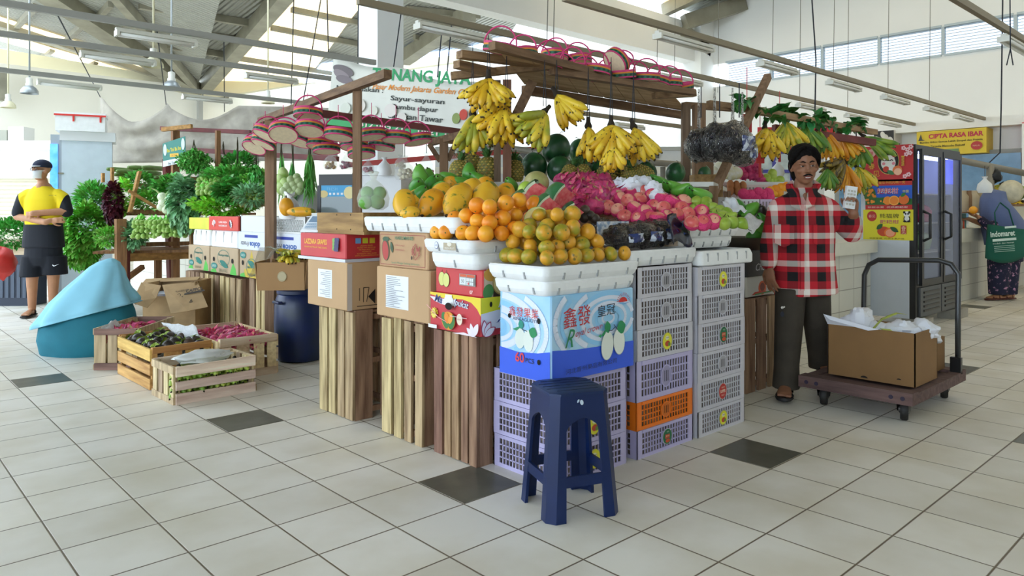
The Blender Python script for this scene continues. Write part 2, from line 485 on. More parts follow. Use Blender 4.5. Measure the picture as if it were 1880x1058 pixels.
for a, b_ in (((68, 5), (30, 45)), ((205, 0), (175, 32)), ((155, 38), (118, 72)), ((98, 85), (64, 112)), ((178, 108), (142, 124)), ((250, 128), (232, 140))):
 roof_bar([a, b_], 0.1, 0.12, VAL, nL, -0.08)
for a, b_ in (((255, 0), (480, 38)), ((225, 33), (440, 66)), ((285, 72), (415, 94))):
 roof_bar([a, b_], 0.12, 0.14, pR, nR, -0.1)
for a, b_ in (((535, 8), (690, 40)), ((498, 42), (690, 80)), ((470, 70), (680, 108)), ((430, 98), (640, 132)), ((745, 8), (880, 22)), ((760, 60), (890, 88))):
 roof_bar([a, b_], 0.1, 0.12, pR, nR, -0.1)
roof_bar([(740, 90), (860, 4)], 0.3, 0.3, pR, nR, -0.25)
# eave beams over the back wall
w = MB(); w.bar(at_d(-60, 94, 17.4), at_d(372, 166, 19.3), 0.3, 0.34); w.bar(at_d(372, 168, 19.3), at_d(600, 134, 20.5), 0.3, 0.42); w.bar(at_d(600, 134, 20.5), at_d(905, 92, 22.0), 0.3, 0.45)
struct('beam', w, mat('cream_eave_steel', rgb('C9C2A4'), 0.6))
w = MB(); w.bar(at_d(367, 165, 19.2), at_d(367, 400, 19.2), 0.12, 0.12); struct('pipe', w, mat('grey_pipe', rgb('A0A19C'), 0.5), 30)
w = MB(); w.bar(at_d(2, 125, 16), at_d(2, 185, 16), 0.25, 0.2); struct('beam', w, steel)
# near roof over the fruit stall, rising towards the street side
p0n = Vector((0, 9, 5.45)); nn = Vector((0, 0.2, 1)).normalized()
b = MB()
def zr(y): return 5.45 + 0.2 * (9 - y)
xs = [-14, 2.5, 4.5, 9.5, 11.8, 14.2]
for x0, x1 in ((-14, 9.0), (12.6, 14.2)):
 b.plate([(x0, 9, zr(9)), (x1, 9, zr(9)), (x1, -9, zr(-9)), (x0, -9, zr(-9))], 0.03)
struct('ceiling', b, roofx)
b = MB(); b.plate([(9.0, 9, zr(9)), (12.6, 9, zr(9)), (12.6, -9, zr(-9)), (9.0, -9, zr(-9))], 0.03); struct('window', b, daylit)
for x in (8.9, 10.6, 12.6):
 q = MB(); q.bar((x, 9.0, zr(9) - 0.15), (x, -8, zr(-8) - 0.15), 0.16, 0.24); struct('roof_beam', q, steel)
for y in (8.0, 6.5, 5.0):
 q = MB(); q.bar((6, y, zr(y) - 0.08), (14, y, zr(y) - 0.08), 0.12, 0.12); struct('roof_beam', q, steel)
q = MB(); q.bar((12.9, 8.7, 5.05), (14, 8.0, 5.5), 0.25, 0.3); q.bar((13.0, 8.8, 4.9), (13.9, 8.8, 4.6), 0.2, 0.25); struct('roof_beam', q, steel)
# unseen wall behind the viewer, added to shut out daylight from there; the long left side stands open to daylight
w = MB(); w.box((-14, -9.2, 0), (14.2, -9, 9.2)); struct('wall_light_block', w, white)
# ================================================================ CRATES, CARTONS, TRAYS, STOOL
old_wood = wood('old_crate_wood', '7A6044', 'C6AC86')
red_wood = wood('red_crate_wood', '6B4A38', 'A8846A')
pale_wood = wood('pale_crate_wood', 'BDA083', 'E4CFB4', 1)
pale_woodx = wood('pale_crate_wood_x', 'B79A7C', 'E6D3BC', 0)
honey_wood = wood('honey_crate_wood', 'A8763F', 'D6A868', 1)
plum_wood = wood('plum_crate_wood', '6B4F49', '9C7A6E', 0)
post_wood = wood('post_wood', '6F5239', '94735A')
beam_wood = wood('beam_wood', '5C4230', '86674C', 0)
beam_woody = wood('beam_wood_y', '5C4230', '86674C', 1)
red_paint = mat('red_oxide_paint', rgb('6E2C2B'), 0.55, var=0.25, nscale=5)
kraft = mat('kraft_board', rgb('C3A078'), 0.8, var=0.05, nscale=3)
kraft2 = mat('kraft_board_dark', rgb('B08A5E'), 0.8, var=0.05, nscale=3)
foam = mat('white_foam', rgb('EEF0F0'), 0.7, var=0.03, nscale=20, bump=0.1, bscale=200)
foam_slot_shade = mat('foam_slot_shade', rgb('A9ABAD'), 0.9)  # grey painted on as the shade inside the tray slots
black_in = mat('dark_inside', rgb('1A1512'), 0.9)
tape_clear = mat('brown_tape', rgb('B98F5B'), 0.25)
def slat_crate(label, x0, x1, y0, y1, h, nf, ns, seed, m=None, m2=None):
 """wooden slat crate standing on its end: slats upright"""
 r = random.Random(seed); m = m or old_wood; m2 = m2 or red_wood
 t = thing('slat_crate', label, 'crate', ((x0+x1)/2, (y0+y1)/2, 0), world=True)
 def row(n, a0, a1, name, mk, mm, z0=0.0):
  b = MB(); wd = (a1 - a0) / n;
  for i in range(n):
   g = wd * r.uniform(0.14, 0.34) if i < n - 1 else 0
   s0 = a0 + wd * i + (wd * r.uniform(0, 0.05) if i else 0); s1 = a0 + wd * (i+1) - g
   top = h - r.uniform(0, 0.012); bot = r.uniform(0, 0.006); tl = r.uniform(-.004, .004)
   b.hexa(mk(s0, s1, bot, top, tl))
  b.build(name, mm, t)
 def kf(xa, xb): return lambda a, b, z0, z1, q: [(xa,a,z0),(xb,a,z0),(xb,b,z0),(xa,b,z0),(xa,a+q,z1),(xb,a+q,z1),(xb,b+q,z1),(xa,b+q,z1)]
 def ks(ya, yb): return lambda a, b, z0, z1, q: [(a,ya,z0),(b,ya,z0),(b,yb,z0),(a,yb,z0),(a+q,ya,z1),(b+q,ya,z1),(b+q,yb,z1),(a+q,yb,z1)]
 row(nf, y0, y1, 'front_panel', kf(x0, x0+0.016), m)
 row(ns, x0+0.018, x1, 'side_panel', ks(y0, y0+0.016), m2)
 row(ns, x0+0.018, x1, 'side_panel', ks(y1-0.016, y1), m2)
 row(nf, y0, y1, 'back_panel', kf(x1-0.016, x1), m2)
 b = MB()
 for z in (0.03, h/2, h-0.06):
  for (xa, xb, ya, yb) in ((x0+.018, x0+.034, y0+.018, y1-.018), (x1-.034, x1-.018, y0+.018, y1-.018), (x0+.036, x1-.036, y0+.018, y0+.034), (x0+.036, x1-.036, y1-.034, y1-.018)):
   b = MB(); b.box((xa, ya, z), (xb, yb, z+0.03)); b.build('rail', red_wood, t)
 b = MB(); b.box((x0+.018, y0+.018, h-0.02), (x1-.018, y1-.018, h-.006)); b.build('end_board', red_wood, t)
 return t
slat_crate('upright wooden slat crate under the plain carton and the red grape box', 2.08, 2.42, 3.53, 3.90, 0.605, 4, 2, 1)
slat_crate('upright wooden slat crate under the plain carton and the mango carton', 2.10, 2.45, 2.915, 3.27, 0.61, 4, 2, 2)
slat_crate('upright wooden slat crate at the corner under the red and yellow fruit carton', 2.11, 2.55, 2.515, 2.83, 0.595, 5, 4, 3, m=red_wood)
slat_crate('dark upright slat crate beside the man in the plaid shirt', 4.20, 4.62, 2.38, 2.72, 0.60, 4, 3, 4, m=red_wood)
slat_crate('weathered upright slat crate behind the small banana crates, by the blue barrel', 2.79, 3.2, 5.98, 6.55, 0.55, 5, 2, 5)
slat_crate('weathered upright slat crate under the two fruit cartons near the vegetables', 2.79, 3.2, 6.75, 8.2, 0.52, 11, 2, 6)
def carton(name, label, x0, x1, y0, y1, z0, z1, m, cat='box', seam=True, group=None, skew=0.0):
 t = thing(name, label, cat, ((x0+x1)/2, (y0+y1)/2, z0), world=True, group=group)
 b = MB(); c = 0.006
 pts = lambda z, i: [(x0+i, y0+c+i), (x0+c+i, y0+i), (x1-c-i, y0+i), (x1-i, y0+c+i), (x1-i, y1-c-i), (x1-c-i, y1-i), (x0+c+i, y1-i), (x0+i, y1-c-i)]
 vs = [];
 for z, i in ((z0, 0.003), (z0+0.004, 0), (z1-0.004, 0), (z1, 0.003)):
  vs += [(x + skew*(z-z0), y, z) for x, y in pts(z, i)]
 fs = [tuple(range(8))[::-1], tuple(range(24, 32))] + [(k*8+j, k*8+(j+1)%8, (k+1)*8+(j+1)%8, (k+1)*8+j) for k in range(3) for j in range(8)]
 b.add(vs, fs); b.build('body', m, t, 20)
 if seam:
  b = MB(); ym = (y0+y1)/2
  b.box((x0+.002, ym-.0015, z1-.001), (x1-.002, ym+.0015, z1+.0008)); b.build('flap_seam', mat('seam', rgb('5A4630'), 0.9), t)
 return t
def doc(t, fr, x0, y0, w, h, n, seed, mirror=False):
 p = Print(fr); p.rect(x0, y0, x0+w, y0+h, 'E9EDF2'); r = random.Random(seed)
 for i in range(n):
  L = w * r.uniform(0.35, 0.92); y = y0 + h - h*(i+1)/(n+1)
  if mirror: p.line([(x0+w-0.01-L*0.9, y), (x0+w-0.01, y)], 0.0028, '8C8F98')
  else: p.line([(x0+0.01, y), (x0+0.01+L*0.9, y)], 0.0028, '8C8F98')
 p.done('paper_sheet', t)
# plain carton and red grape box on the first crate
t = carton('cardboard_box', 'plain brown cardboard box with a paper sheet under the red grape box', 2.05, 2.52, 3.535, 3.99, 0.607, 0.868, kraft)
doc(t, frameL(2.05, 3.86, 0.66), 0, 0, 0.16, 0.16, 14, 1, True)
p = Print(frameR(2.05, 3.535, 0.607)); p.rect(0.0, 0, 0.03, 0.255, 'C9BEB6').line([(0.06,.02),(0.2,.02)], .004, '30261C')
p.line([(.075,.05),(.075,.12)], .004, '30261C').line([(.1,.04),(.1,.12),(.135,.12),(.12,.04)], .004, '30261C').poly([(.13,.07),(.175,.11),(.175,.025)], '14100E').ring(.235,.08,.04,.02,'14100E')
p.done('print', t)
redbox = mat('red_print_board', rgb('C8343C'), 0.5, var=0.04)
t = carton('grape_box', 'flat red grape carton with yellow lettering under the brown wooden box', 2.07, 2.55, 3.585, 4.12, 0.885, 1.022, redbox)
b = MB(); b.box((2.06, 3.575, 0.868), (2.56, 4.13, 0.884)); b.build('base_tray', mat('pale_board', rgb('D9DCE6'), .7), t)
p = Print(frameL(2.07, 4.12, 0.885))
p.text('LAZZARA GRAPES', .19, .088, w=.27, hgt=.03, h='F2C23E', bold=.02).text('PREMIUM AUSTRALIAN TABLE GRAPES', .19, .055, w=.27, hgt=.01, h='F2C23E')
for q in range(9): p.oval(.40 + (q%3)*.014 + (q//3)*.003, .10-(q//3)*.022, .011, .013, '7FB05A')
for q in range(12): p.oval(.435 + (q%3)*.015, .105-(q//3)*.018, .011, .012, '51406B' if q % 2 else '3A4372')
p.done('print', t)
p = Print(frameR(2.07, 3.585, 0.885))
for i, c in enumerate(('6FA9E0', 'D9D93A', 'E3C83A')): p.rect(.06+i*.045, .085, .095+i*.045, .115, c)
p.rect(.24,.06,.30,.115,'8A5560')
for i in range(6): p.text(('LAZZARA GRAPES','PACKED AND GROWN BY','THE FRESH FRUIT FARM','MILDURA VIC','AUSTRALIAN TABLE GRAPES','WWW.LAZZARAGRAPES.COM.AU')[i], .13, .072-i*.011, hgt=.007, h='EFB24A')
p.done('print', t)
# brown wooden box on top
t = thing('wooden_box', 'low brown wooden box with dark stains holding the knotted bag of fruit', 'box', (2.35, 3.6, 1.022), world=True)
bw = wood('box_wood', '7E5D38', 'B08B58', 1)
b = MB(); b.box((2.08, 3.42, 1.038), (2.10, 3.93, 1.142)); b.build('front_board', bw, t)
b = MB(); b.box((2.10, 3.42, 1.038), (2.62, 3.438, 1.142)); b.build('side_board', bw, t)
b = MB(); b.box((2.10, 3.912, 1.038), (2.62, 3.93, 1.142)); b.build('side_board', bw, t)
b = MB(); b.box((2.60, 3.438, 1.038), (2.62, 3.912, 1.142)); b.build('back_board', bw, t)
b = MB(); b.box((2.085, 3.42, 1.023), (2.62, 3.93, 1.038)); b.build('bottom_board', bw, t)
b = MB(); b.box((2.10, 3.438, 1.10), (2.60, 3.912, 1.128)); b.build('lining', mat('newspaper', rgb('B9B4AA'), .9, var=.2, nscale=30), t)
b = MB()
for z in (1.05, 1.13):
 for y in (3.55, 3.7): b.ball((2.08, y, z), .004, 6, 4)
b.build('nail', mat('rusty_nail', rgb('2B211A'), .6), t)
# second column
t = carton('cardboard_box', 'plain brown cardboard box with a paper sheet under the mango carton', 2.08, 2.56, 2.825, 3.29, 0.612, 0.865, kraft)
doc(t, frameL(2.08, 3.20, 0.66), 0, 0, 0.20, 0.165, 17, 3)
t = carton('mango_carton', 'brown carton printed with a red mango under the papaya tray', 2.09, 2.56, 2.85, 3.28, 0.866, 1.045, mat('mango_board', rgb('BE9A74'), .8, var=.04))
p = Print(frameL(2.09, 3.28, 0.866))
for a, b_ in (((.015,.012),(.405,.012)), ((.405,.012),(.405,.165)), ((.405,.165),(.015,.165)), ((.015,.165),(.015,.012))): p.line([a, b_], .003, '9C4A42')
p.oval(.065, .085, .034, .055, '4B5A3C', 8).oval(.064,.083,.028,.05,'B5403B',8).leaf(.115,.13,.06,.012,-75,'3F5B40').oval(.07,.142,.03,.012,'3F5B40').line([(.05,.14),(.12,.14)],.004,'3F5B40')
p.text('HARUMANIS', .235, .15, w=.16, hgt=.018, h='4C7A5A', bold=.02).text('SUPER QUALITY', .20,.112,w=.09,hgt=.008,h='B5615A').text('MANGO',.20,.09,w=.08,hgt=.009,h='B5615A')
p.line([(.30,.09),(.335,.045),(.375,.075),(.335,.125),(.30,.09)], .003, 'A23A3A').text('KM', .34, .09, w=.07, hgt=.045, h='A23A3A', shear=.3).oval(.305,.055,.006,.01,'33251E')
p.text('Spesial Mangga Gedong Indramayu', .25, .024, w=.24, hgt=.013, h='5F8A68')
p.done('print', t)
# third column
t = carton('avocado_carton', 'red and yellow fruit carton with a torn hand hole on the corner crate', 2.085, 2.57, 2.455, 2.83, 0.597, 0.768, mat('red_fruit_board', rgb('C53440'), .5))
p = Print(frameL(2.085, 2.83, 0.597)); W, Hh = .375, .171
p.poly([(0,Hh),(W,Hh),(W,.09),(.35,.12),(.31,.145),(.25,.155),(.16,.15),(.1,.15),(.05,.155),(0,.16)][::-1], 'EBD23B')
p.poly([(0,.15),(.04,.13),(.09,.12),(.15,.115),(.2,.12),(.2,.15),(.1,.146),(.05,.15)], 'E9E4EA')
p.text('Ma', .07, .142, w=.06, hgt=.035, h='2C3C77', bold=.03, shear=.3, rot=-8).text('lpukat', .24, .13, w=.105, hgt=.04, h='2C3C77', bold=.05, shear=.3, rot=-6).text('lpukat', .24, .13, w=.105, hgt=.04, h='EDEBF0', bold=.0, shear=.3, rot=-6)
p.oval(.15, .138, .035, .03, 'EEF0F4').rect(.125,.13,.175,.168,'EEF0F4')
for i in range(12): p.leaf(.045,.075,.028,.006,i*30,'E8C93C')
p.oval(.045,.075,.017,.022,'EAD96A').text('MANIS', .045,.075,w=.022,h='A02C38')
p.oval(.16,.05,.05,.042,'E39A2E').oval(.135,.05,.022,.04,'3F7A3F',25).oval(.185,.047,.022,.036,'3F7A3F',-20).oval(.15,.062,.018,.026,'E8892C',20).oval(.178,.06,.014,.024,'EE9F40',-25)
p.rect(.01,.005,.075,.022,'E6E4EA').oval(.245,.065,.02,.026,'EBD9C4').text('SEGAR', .245,.065,w=.026,h='A02C38')
p.line([(0,.11),(.09,.06),(.15,.045)],.003,'E9A0A8').line([(.18,.075),(.30,.075)],.002,'EBD9DC').poly([(.2,.0),(.28,.012),(.34,.004),(.375,.0)],'EBDDE6')
p.oval(.17,.118,.026,.0165,black_in)
p.leaf(.345,.0,.07,.016,60,'E8DFF0').leaf(.345,.0,.06,.013,105,'E8DFF0').leaf(.345,.0,.055,.012,140,'E8DFF0'); p.done('print', t)
p = Print(frameR(2.085, 2.455, 0.597))
p.rect(0,.10,.485,.171,'DCD832').poly([(0,.03),(.485,.03),(.485,.1),(.1,.112),(0,.10)],'DDDDF0')
p.text('Mangga', .21, .135, w=.22, hgt=.05, h='26358C', bold=.05, shear=.3).text('Mangga', .21, .135, w=.22, hgt=.05, h='E8ECF8', shear=.3).text('Alpukat', .20, .07, w=.23, hgt=.05, h='26358C', bold=.05, shear=.3).text('Alpukat', .20, .07, w=.23, hgt=.05, h='E8ECF8', shear=.3)
p.oval(.055,.14,.008,.012,black_in)
for a in (90, 60, 30): p.leaf(.015,.0,.075,.018,a,'B04468').leaf(.016,.002,.066,.014,a,'E8E4F4')
p.done('print', t)
t = carton('pear_box', 'red pear box with two green pears and a grid printed on it', 2.10, 2.56, 2.46, 2.805, 0.768, 0.888, mat('red_pear_board', rgb('C8353A'), .45))
p = Print(frameL(2.10, 2.805, 0.768))
for x in (.05, .085):
 p.oval(x,.065-.1*(x-.05),.026,.034,'3B3320').oval(x,.065-.1*(x-.05),.024,.032,'D9DB86')
 p.line([(x,.097),(x+.004,.108)],.003,'3B3320')
p.rect(.185,.045,.30,.098,'9A9C98').rect(.19,.085,.235,.096,'D8643E').rect(.24,.085,.295,.096,'D8643E').rect(.19,.05,.235,.082,'DCE3E4').text('50', .212,.066,w=.02,h='6C7377')
for i in range(4):
 for j in range(2): p.rect(.24+i*.014,.05+j*.017,.251+i*.014,.064+j*.017,'DCE3E4')
p.oval(.259,.057,.0045,.006,'D04040').text('07', .28, .02, hgt=.016, h='EAD9D6', bold=.02); p.done('print', t)
p = Print(frameR(2.10, 2.46, 0.768)); p.rect(0.006,0,.46,.118,'3B2A1C').rect(0.006,0,.06,.118,'C9B9A6').oval(.05,.1,.045,.03,'C89A44').oval(.03,.025,.03,.035,'4E8A4E',-30)
p.oval(.105,.062,.05,.055,'A98A4A').oval(.103,.064,.044,.05,'D9C68C').oval(.10,.068,.03,.036,'E9E0C4').oval(.102,.07,.006,.008,'6B5226').rect(.16,.0,.3,.03,'2A3A22')
p.done('print', t)
# foam trays -------------------------------------------------
def foam_tray(label, x0, x1, y0, y1, z0, z1, slots_l, slots_r, flip=False, name='foam_tray', taper=.012, group=None):
 t = thing(name, label, 'tray', ((x0+x1)/2, (y0+y1)/2, z0), world=True, group=group)
 b = MB(); n = 6; cr = .03
 def ring(z, i, c=cr):
  pts = []
  for cx, cy, a0 in ((x1-i-c, y1-i-c, 0), (x0+i+c, y1-i-c, 90), (x0+i+c, y0+i+c, 180), (x1-i-c, y0+i+c, 270)):
   for k in range(n): a = R(a0 + 90*k/(n-1)); pts.append((cx + c*math.cos(a), cy + c*math.sin(a), z))
  return pts
 H = z1 - z0
 if not flip: rs = [(z0, taper+.006), (z0+.006, taper), (z0+H*.35, taper*.5), (z0+H*.36, .004), (z1-.008, 0), (z1, .006), (z1-.001, .024), (z0+.02, .034)]
 else: rs = [(z0, .006), (z0+.006, 0), (z0+H*.6, 0), (z1-.008, taper*.6), (z1, taper), (z1, taper+.02), (z1-.012, taper+.03)]
 vs = [];
 for z, i in rs: vs += ring(z, i)
 m = 4*n
 fs = [tuple(range(m))[::-1], tuple((len(rs)-1)*m + j for j in range(m))] + [(k*m+j, k*m+(j+1)%m, (k+1)*m+(j+1)%m, (k+1)*m+j) for k in range(len(rs)-1) for j in range(m)]
 b.add(vs, fs); za, zb = (z0+.006, z0+H*.55) if not flip else (z0+H*.3, z1-.012)
 for f in slots_l:
  y = y0 + (y1-y0)*f; e = taper*.5 if not flip else 0
  b.hexa(mi=1, p=[(x0+e-.001,y-.004,za),(x0+.03,y-.004,za),(x0+.03,y+.004,za),(x0+e-.001,y+.004,za),(x0-.0012,y-.004,zb),(x0+.03,y-.004,zb),(x0+.03,y+.004,zb),(x0-.0012,y+.004,zb)])
 for f in slots_r:
  x = x0 + (x1-x0)*f; e = taper*.5 if not flip else 0
  b.hexa(mi=1, p=[(x-.004,y0+e-.001,za),(x+.004,y0+e-.001,za),(x+.004,y0+.03,za),(x-.004,y0+.03,za),(x-.004,y0-.0012,zb),(x+.004,y0-.0012,zb),(x+.004,y0+.03,zb),(x-.004,y0+.03,zb)])
 b.build('tray_body', [foam, foam_slot_shade], t, 35)
 return t
SL = [.12, .3, .48, .66, .84]
foam_tray('long white foam tray with slots and stains under the papayas', 2.06, 2.60, 2.60, 3.40, 1.047, 1.122, [.35, .48, .62, .76, .88], SL)
ot = foam_tray('white foam tray with a sticker holding the bright oranges', 2.03, 2.50, 2.45, 2.82, 0.962, 1.022, [.3, .66], [.3, .7])
p = Print(frameL(2.03, 2.82, 0.962)); p.oval(.115,.032,.014,.017,'5560A0').oval(.115,.032,.012,.015,'E9ECF4').text('UD', .115,.032,w=.014,h='3A4A90').rect(.17,.014,.26,.046,'B7A98E').text('FRESH FRUIT',.215,.022,w=.07,h='F0EEE8').oval(.215,.04,.016,.01,'E6E0D0'); p.done('sticker', ot)
foam_tray('white foam box base with a dark gap under the orange tray', 2.06, 2.50, 2.46, 2.80, 0.889, 0.962, [.45], [.5])
foam_tray('white foam tray heaped with green and orange mandarins', 2.10, 2.72, 2.07, 2.44, 0.862, 0.925, [.35, .7], [.18, .34, .52, .85])
foam_tray('slotted white foam tray between the mandarins and the blue pear carton', 2.12, 2.70, 2.08, 2.42, 0.80, 0.862, [.25, .7], [.12, .33, .55, .75, .92], flip=False)
foam_tray('white foam tray of bagged grapes on the crate stack with the orange crate', 2.66, 3.22, 2.09, 2.55, 0.893, 0.968, [.3, .7], SL)
foam_tray('upturned white foam lid on the crate stack beside the man', 3.23, 3.76, 2.08, 2.50, 0.868, 0.945, [.5], SL, flip=True)
foam_tray('white foam tray of wrapped apples and green pears', 3.18, 3.82, 2.20, 2.62, 1.012, 1.075, [.5], [.2, .36, .52, .68, .84])
foam_tray('slotted white foam tray under the apple tray', 3.22, 3.78, 2.22, 2.60, 0.95, 1.012, [.5], [.14, .3, .46, .62, .78, .92])
foam_tray('lower white foam box tucked behind the upturned lid', 3.24, 3.78, 2.52, 2.66, 0.868, 0.95, [], [])
t = thing('wooden_block', 'short pale wooden block between the grape tray and the apple tray', 'block', (3.20, 2.24, 0.968), world=True)
b = MB(); b.box((3.12, 2.2, 0.97), (3.2, 2.32, 1.04)); b.build('block', pale_woodx, t)
# plastic crates ---------------------------------------------
cream_pl = mat('white_crate_plastic', rgb('C6C4CC'), .4, var=.04, nscale=4)
lilac_pl = mat('lilac_crate_plastic', rgb('B9B2D8'), .4, var=.04, nscale=4)
orange_pl = mat('orange_crate_plastic', rgb('F27C1C'), .4)
newsp = mat('crate_lining_paper', rgb('8B7E75'), .9, col2=rgb('3E342F'), nscale=14)
def crate_proto(sx, sy, sz, m, fine=True):
 t = thing('plastic_crate', 'proto', 'crate'); hx, hy = sx/2, sy/2; b = MB(); th = .006
 def wall(L, org, ax, nrm):
  """lattice wall of length L from org along ax; nrm outward"""
  ax, nrm, o = Vector(ax), Vector(nrm), Vector(org)
  def bx(a0, a1, z0, z1, t0=0.0, t1=th):
   p = [o + ax*a0 - nrm*t1, o + ax*a1 - nrm*t1, o + ax*a1 - nrm*t0, o + ax*a0 - nrm*t0]
   b.hexa([tuple(q + Vector((0,0,z0))) for q in p] + [tuple(q + Vector((0,0,z1))) for q in p])
  cw = .04
  bx(0, cw, 0, sz); bx(L-cw, L, 0, sz)
  bx(cw, L-cw, 0, .018); bx(cw, L-cw, sz-.016, sz, -.004)
  n = int((L-2*cw)/.021)
  for i in range(1, n): a = cw + (L-2*cw)*i/n; bx(a-.0022, a+.0022, .018, sz-.016)
  for z in (.044, .072, .1):
   if z < sz-.02: bx(cw, L-cw, z-.0025, z+.0025)
 wall(sx, (-hx,-hy,0), (1,0,0), (0,-1,0)); wall(sy, (-hx,hy,0), (0,-1,0), (-1,0,0))
 wall(sx, (hx,hy,0), (-1,0,0), (0,1,0)); wall(sy, (hx,-hy,0), (0,1,0), (1,0,0))
 b.build('basket', m, t)
 b = MB(); b.box((-hx+.006,-hy+.006,0.002),(hx-.006,hy-.006,.008)); b.build('bottom', m, t)
 b = MB(); b.box((-hx+.014,-hy+.014,.009),(hx-.014,hy-.014,sz-.02)); b.build('paper_lining', newsp, t)
 p = MB(); n = 24
 T = frameR(0, -hy-.003, sz/2)
 for rr, rw, z in ((.042, .004, .002),):
  vs = []
  for i in range(n):
   a = 2*math.pi*i/n; vs += [(rr*math.cos(a), rr*math.sin(a), z), ((rr-rw)*math.cos(a), (rr-rw)*math.sin(a), z), ((rr-rw)*math.cos(a), (rr-rw)*math.sin(a), 0), (rr*math.cos(a), rr*math.sin(a), 0)]
  fs = []
  for i in range(n):
   j = (i+1) % n
   for k in range(4): fs.append((4*i+k, 4*j+k, 4*j+(k+1)%4, 4*i+(k+1)%4))
  p.add(vs, fs, 0, T)
 p.add([(.039*math.cos(2*math.pi*i/n), .039*math.sin(2*math.pi*i/n), 0) for i in range(n)], [tuple(range(n))], 1, T)
 for xx in (-.014, 0, .014):
  p.add([(xx-.002,-.02,.001),(xx+.002,-.02,.001),(xx+.002,.02,.001),(xx-.002,.02,.001)], [(0,1,2,3)], 2, T)
 p.build('round_badge', [m, mat('badge_' + m.name, tuple(c*0.72 for c in m.node_tree.nodes['Principled BSDF'].inputs['Base Color'].default_value[:3]), .5), black_in], t)
 return t
protoW = crate_proto(.455, .40, .145, cream_pl)
protoL = crate_proto(.455, .40, .145, lilac_pl)
protoO = crate_proto(.455, .40, .145, orange_pl)
def crate_sticker(t, kind, sz):
 p = Print(Matrix.Translation((0, -.2035, .0725)) @ frameR(0, 0, 0)); p.z = .0035
 if kind == 'yellow': p.oval(0,0,.038,.042,'B9B52C').oval(0,0,.036,.04,'E3DE3A').oval(-.002,.016,.014,.01,'E9E6C0').oval(0,-.012,.02,.014,'C2452E').oval(.012,-.016,.01,.01,'6B8A2E').text('BUAH', 0,.018,w=.022,h='4A4A30')
 elif kind == 'green': p.oval(0,0,.038,.042,'D8D8D0').oval(0,0,.036,.04,'1F6A45').rect(-.018,-.01,.018,.012,'C24A30').text('JERUK', 0,.002,w=.03,h='E9D8A0').oval(0,-.022,.018,.01,'C8532E').text('ASLI', 0,.026,w=.018,h='D8E0D0')
 elif kind == 'red': p.oval(0,0,.038,.042,'D8D8D0').oval(0,0,.036,.04,'B8322C').text('SUPER', 0,0,w=.05,hgt=.016,h='E9D8C0',bold=.02).text('FRUIT',0,-.02,w=.03,h='E9C8B0').text('FRESH',0,.02,w=.03,h='E9C8B0')
 p.done('sticker', t)
def stack(x, y, spec, where):
 z = 0.0
 for i, (pr, h, st, lab) in enumerate(spec):
  c = dup(pr, (x + rnd.uniform(-.002,.002), y + rnd.uniform(-.002,.002), z), (0,0,rnd.uniform(-.004,.004)), (1,1,h/.1455), lab, 'plastic crates in the three stacks')
  if st: crate_sticker(c, st, h)
  z += h + .0005
A = 'in the stack with the orange crate'
stack(2.95, 2.295, [(protoL,.131,'green','lilac plastic crate with green sticker at the bottom of the stack with the orange crate'),(protoO,.131,None,'orange plastic crate, second from the floor in its stack'),
(protoL,.19,None,'tall pale lilac plastic crate standing on the orange crate'),(protoW,.143,'yellow','white plastic crate with yellow sticker in the stack with the orange crate'),
(protoW,.148,None,'white plastic crate with bare badge, second from the top above the orange crate'),(protoW,.143,None,'white plastic crate directly under the tray of bagged grapes')], A)
stack(3.435, 2.285, [(protoW,.130,'yellow','white plastic crate with yellow sticker at the bottom of the stack by the man'),(protoW,.148,'red','white plastic crate with red sticker, second from the floor by the man'),
(protoW,.148,None,'white plastic crate with bare badge above the red sticker crate'),(protoW,.148,'green','white plastic crate with green sticker in the middle of the stack by the man'),
(protoW,.145,None,'white plastic crate with bare badge, second from the top by the man'),(protoW,.145,'yellow','white plastic crate with yellow sticker directly under the upturned foam lid')], A)
stack(2.43, 2.305, [(protoL,.147,'yellow','lilac plastic crate with yellow sticker on the floor behind the blue stool'),(protoL,.147,'yellow','lilac plastic crate with yellow sticker, middle one behind the blue stool'),
(protoL,.147,None,'lilac plastic crate directly under the blue pear carton')], A)
for pr in (protoW, protoL, protoO):
 for c in list(pr.children): bpy.data.objects.remove(c)
 bpy.data.objects.remove(pr)
# blue pear carton ------------------------------------------
t = carton('pear_carton', 'tall blue and white pear carton with red Chinese lettering above the blue stool', 2.145, 2.685, 2.085, 2.40, 0.445, 0.802, mat('sky_board', rgb('BFE0F4'), .45, col2=rgb('8CC8F0'), nscale=3))
swirl = mat('white_swirl', rgb('DDE6F8'), .45); swirl2 = mat('blue_swirl', rgb('8FCBF4'), .45)
deep = mat('deep_blue_print', rgb('2E5CE0'), .45)
def arcs(p, cx, cy, rs, a0, a1, clip):
 for r_, w_, m_ in rs:
  pts = []
  for i in range(41):
   a = R(a0 + (a1-a0)*i/40); x, y = cx + r_*math.cos(a), cy + .55*r_*math.sin(a)
   if clip[0] <= x <= clip[2] and clip[1] <= y <= clip[3]: pts.append((x, y))
   else:
    if len(pts) > 1: p.line(pts, w_, m_)
    pts = []
  if len(pts) > 1: p.line(pts, w_, m_)
p = Print(frameR(2.145, 2.085, 0.445), .0003); Wd, Ht = .54, .357
arcs(p, .36, .235, [(.04,.012,swirl),(.08,.02,swirl2),(.12,.018,swirl),(.17,.022,swirl),(.2,.02,swirl2),(.24,.025,swirl),(.3,.02,swirl2),(.34,.026,swirl),(.42,.02,swirl),(.46,.03,swirl2)], 0, 360, (.012,.12,Wd-.012,Ht-.012))
p.poly([(0.004,0.002),(Wd-.004,.002),(Wd-.004,.115),(.44,.118),(.3,.118),(.15,.122),(.004,.135)], deep)
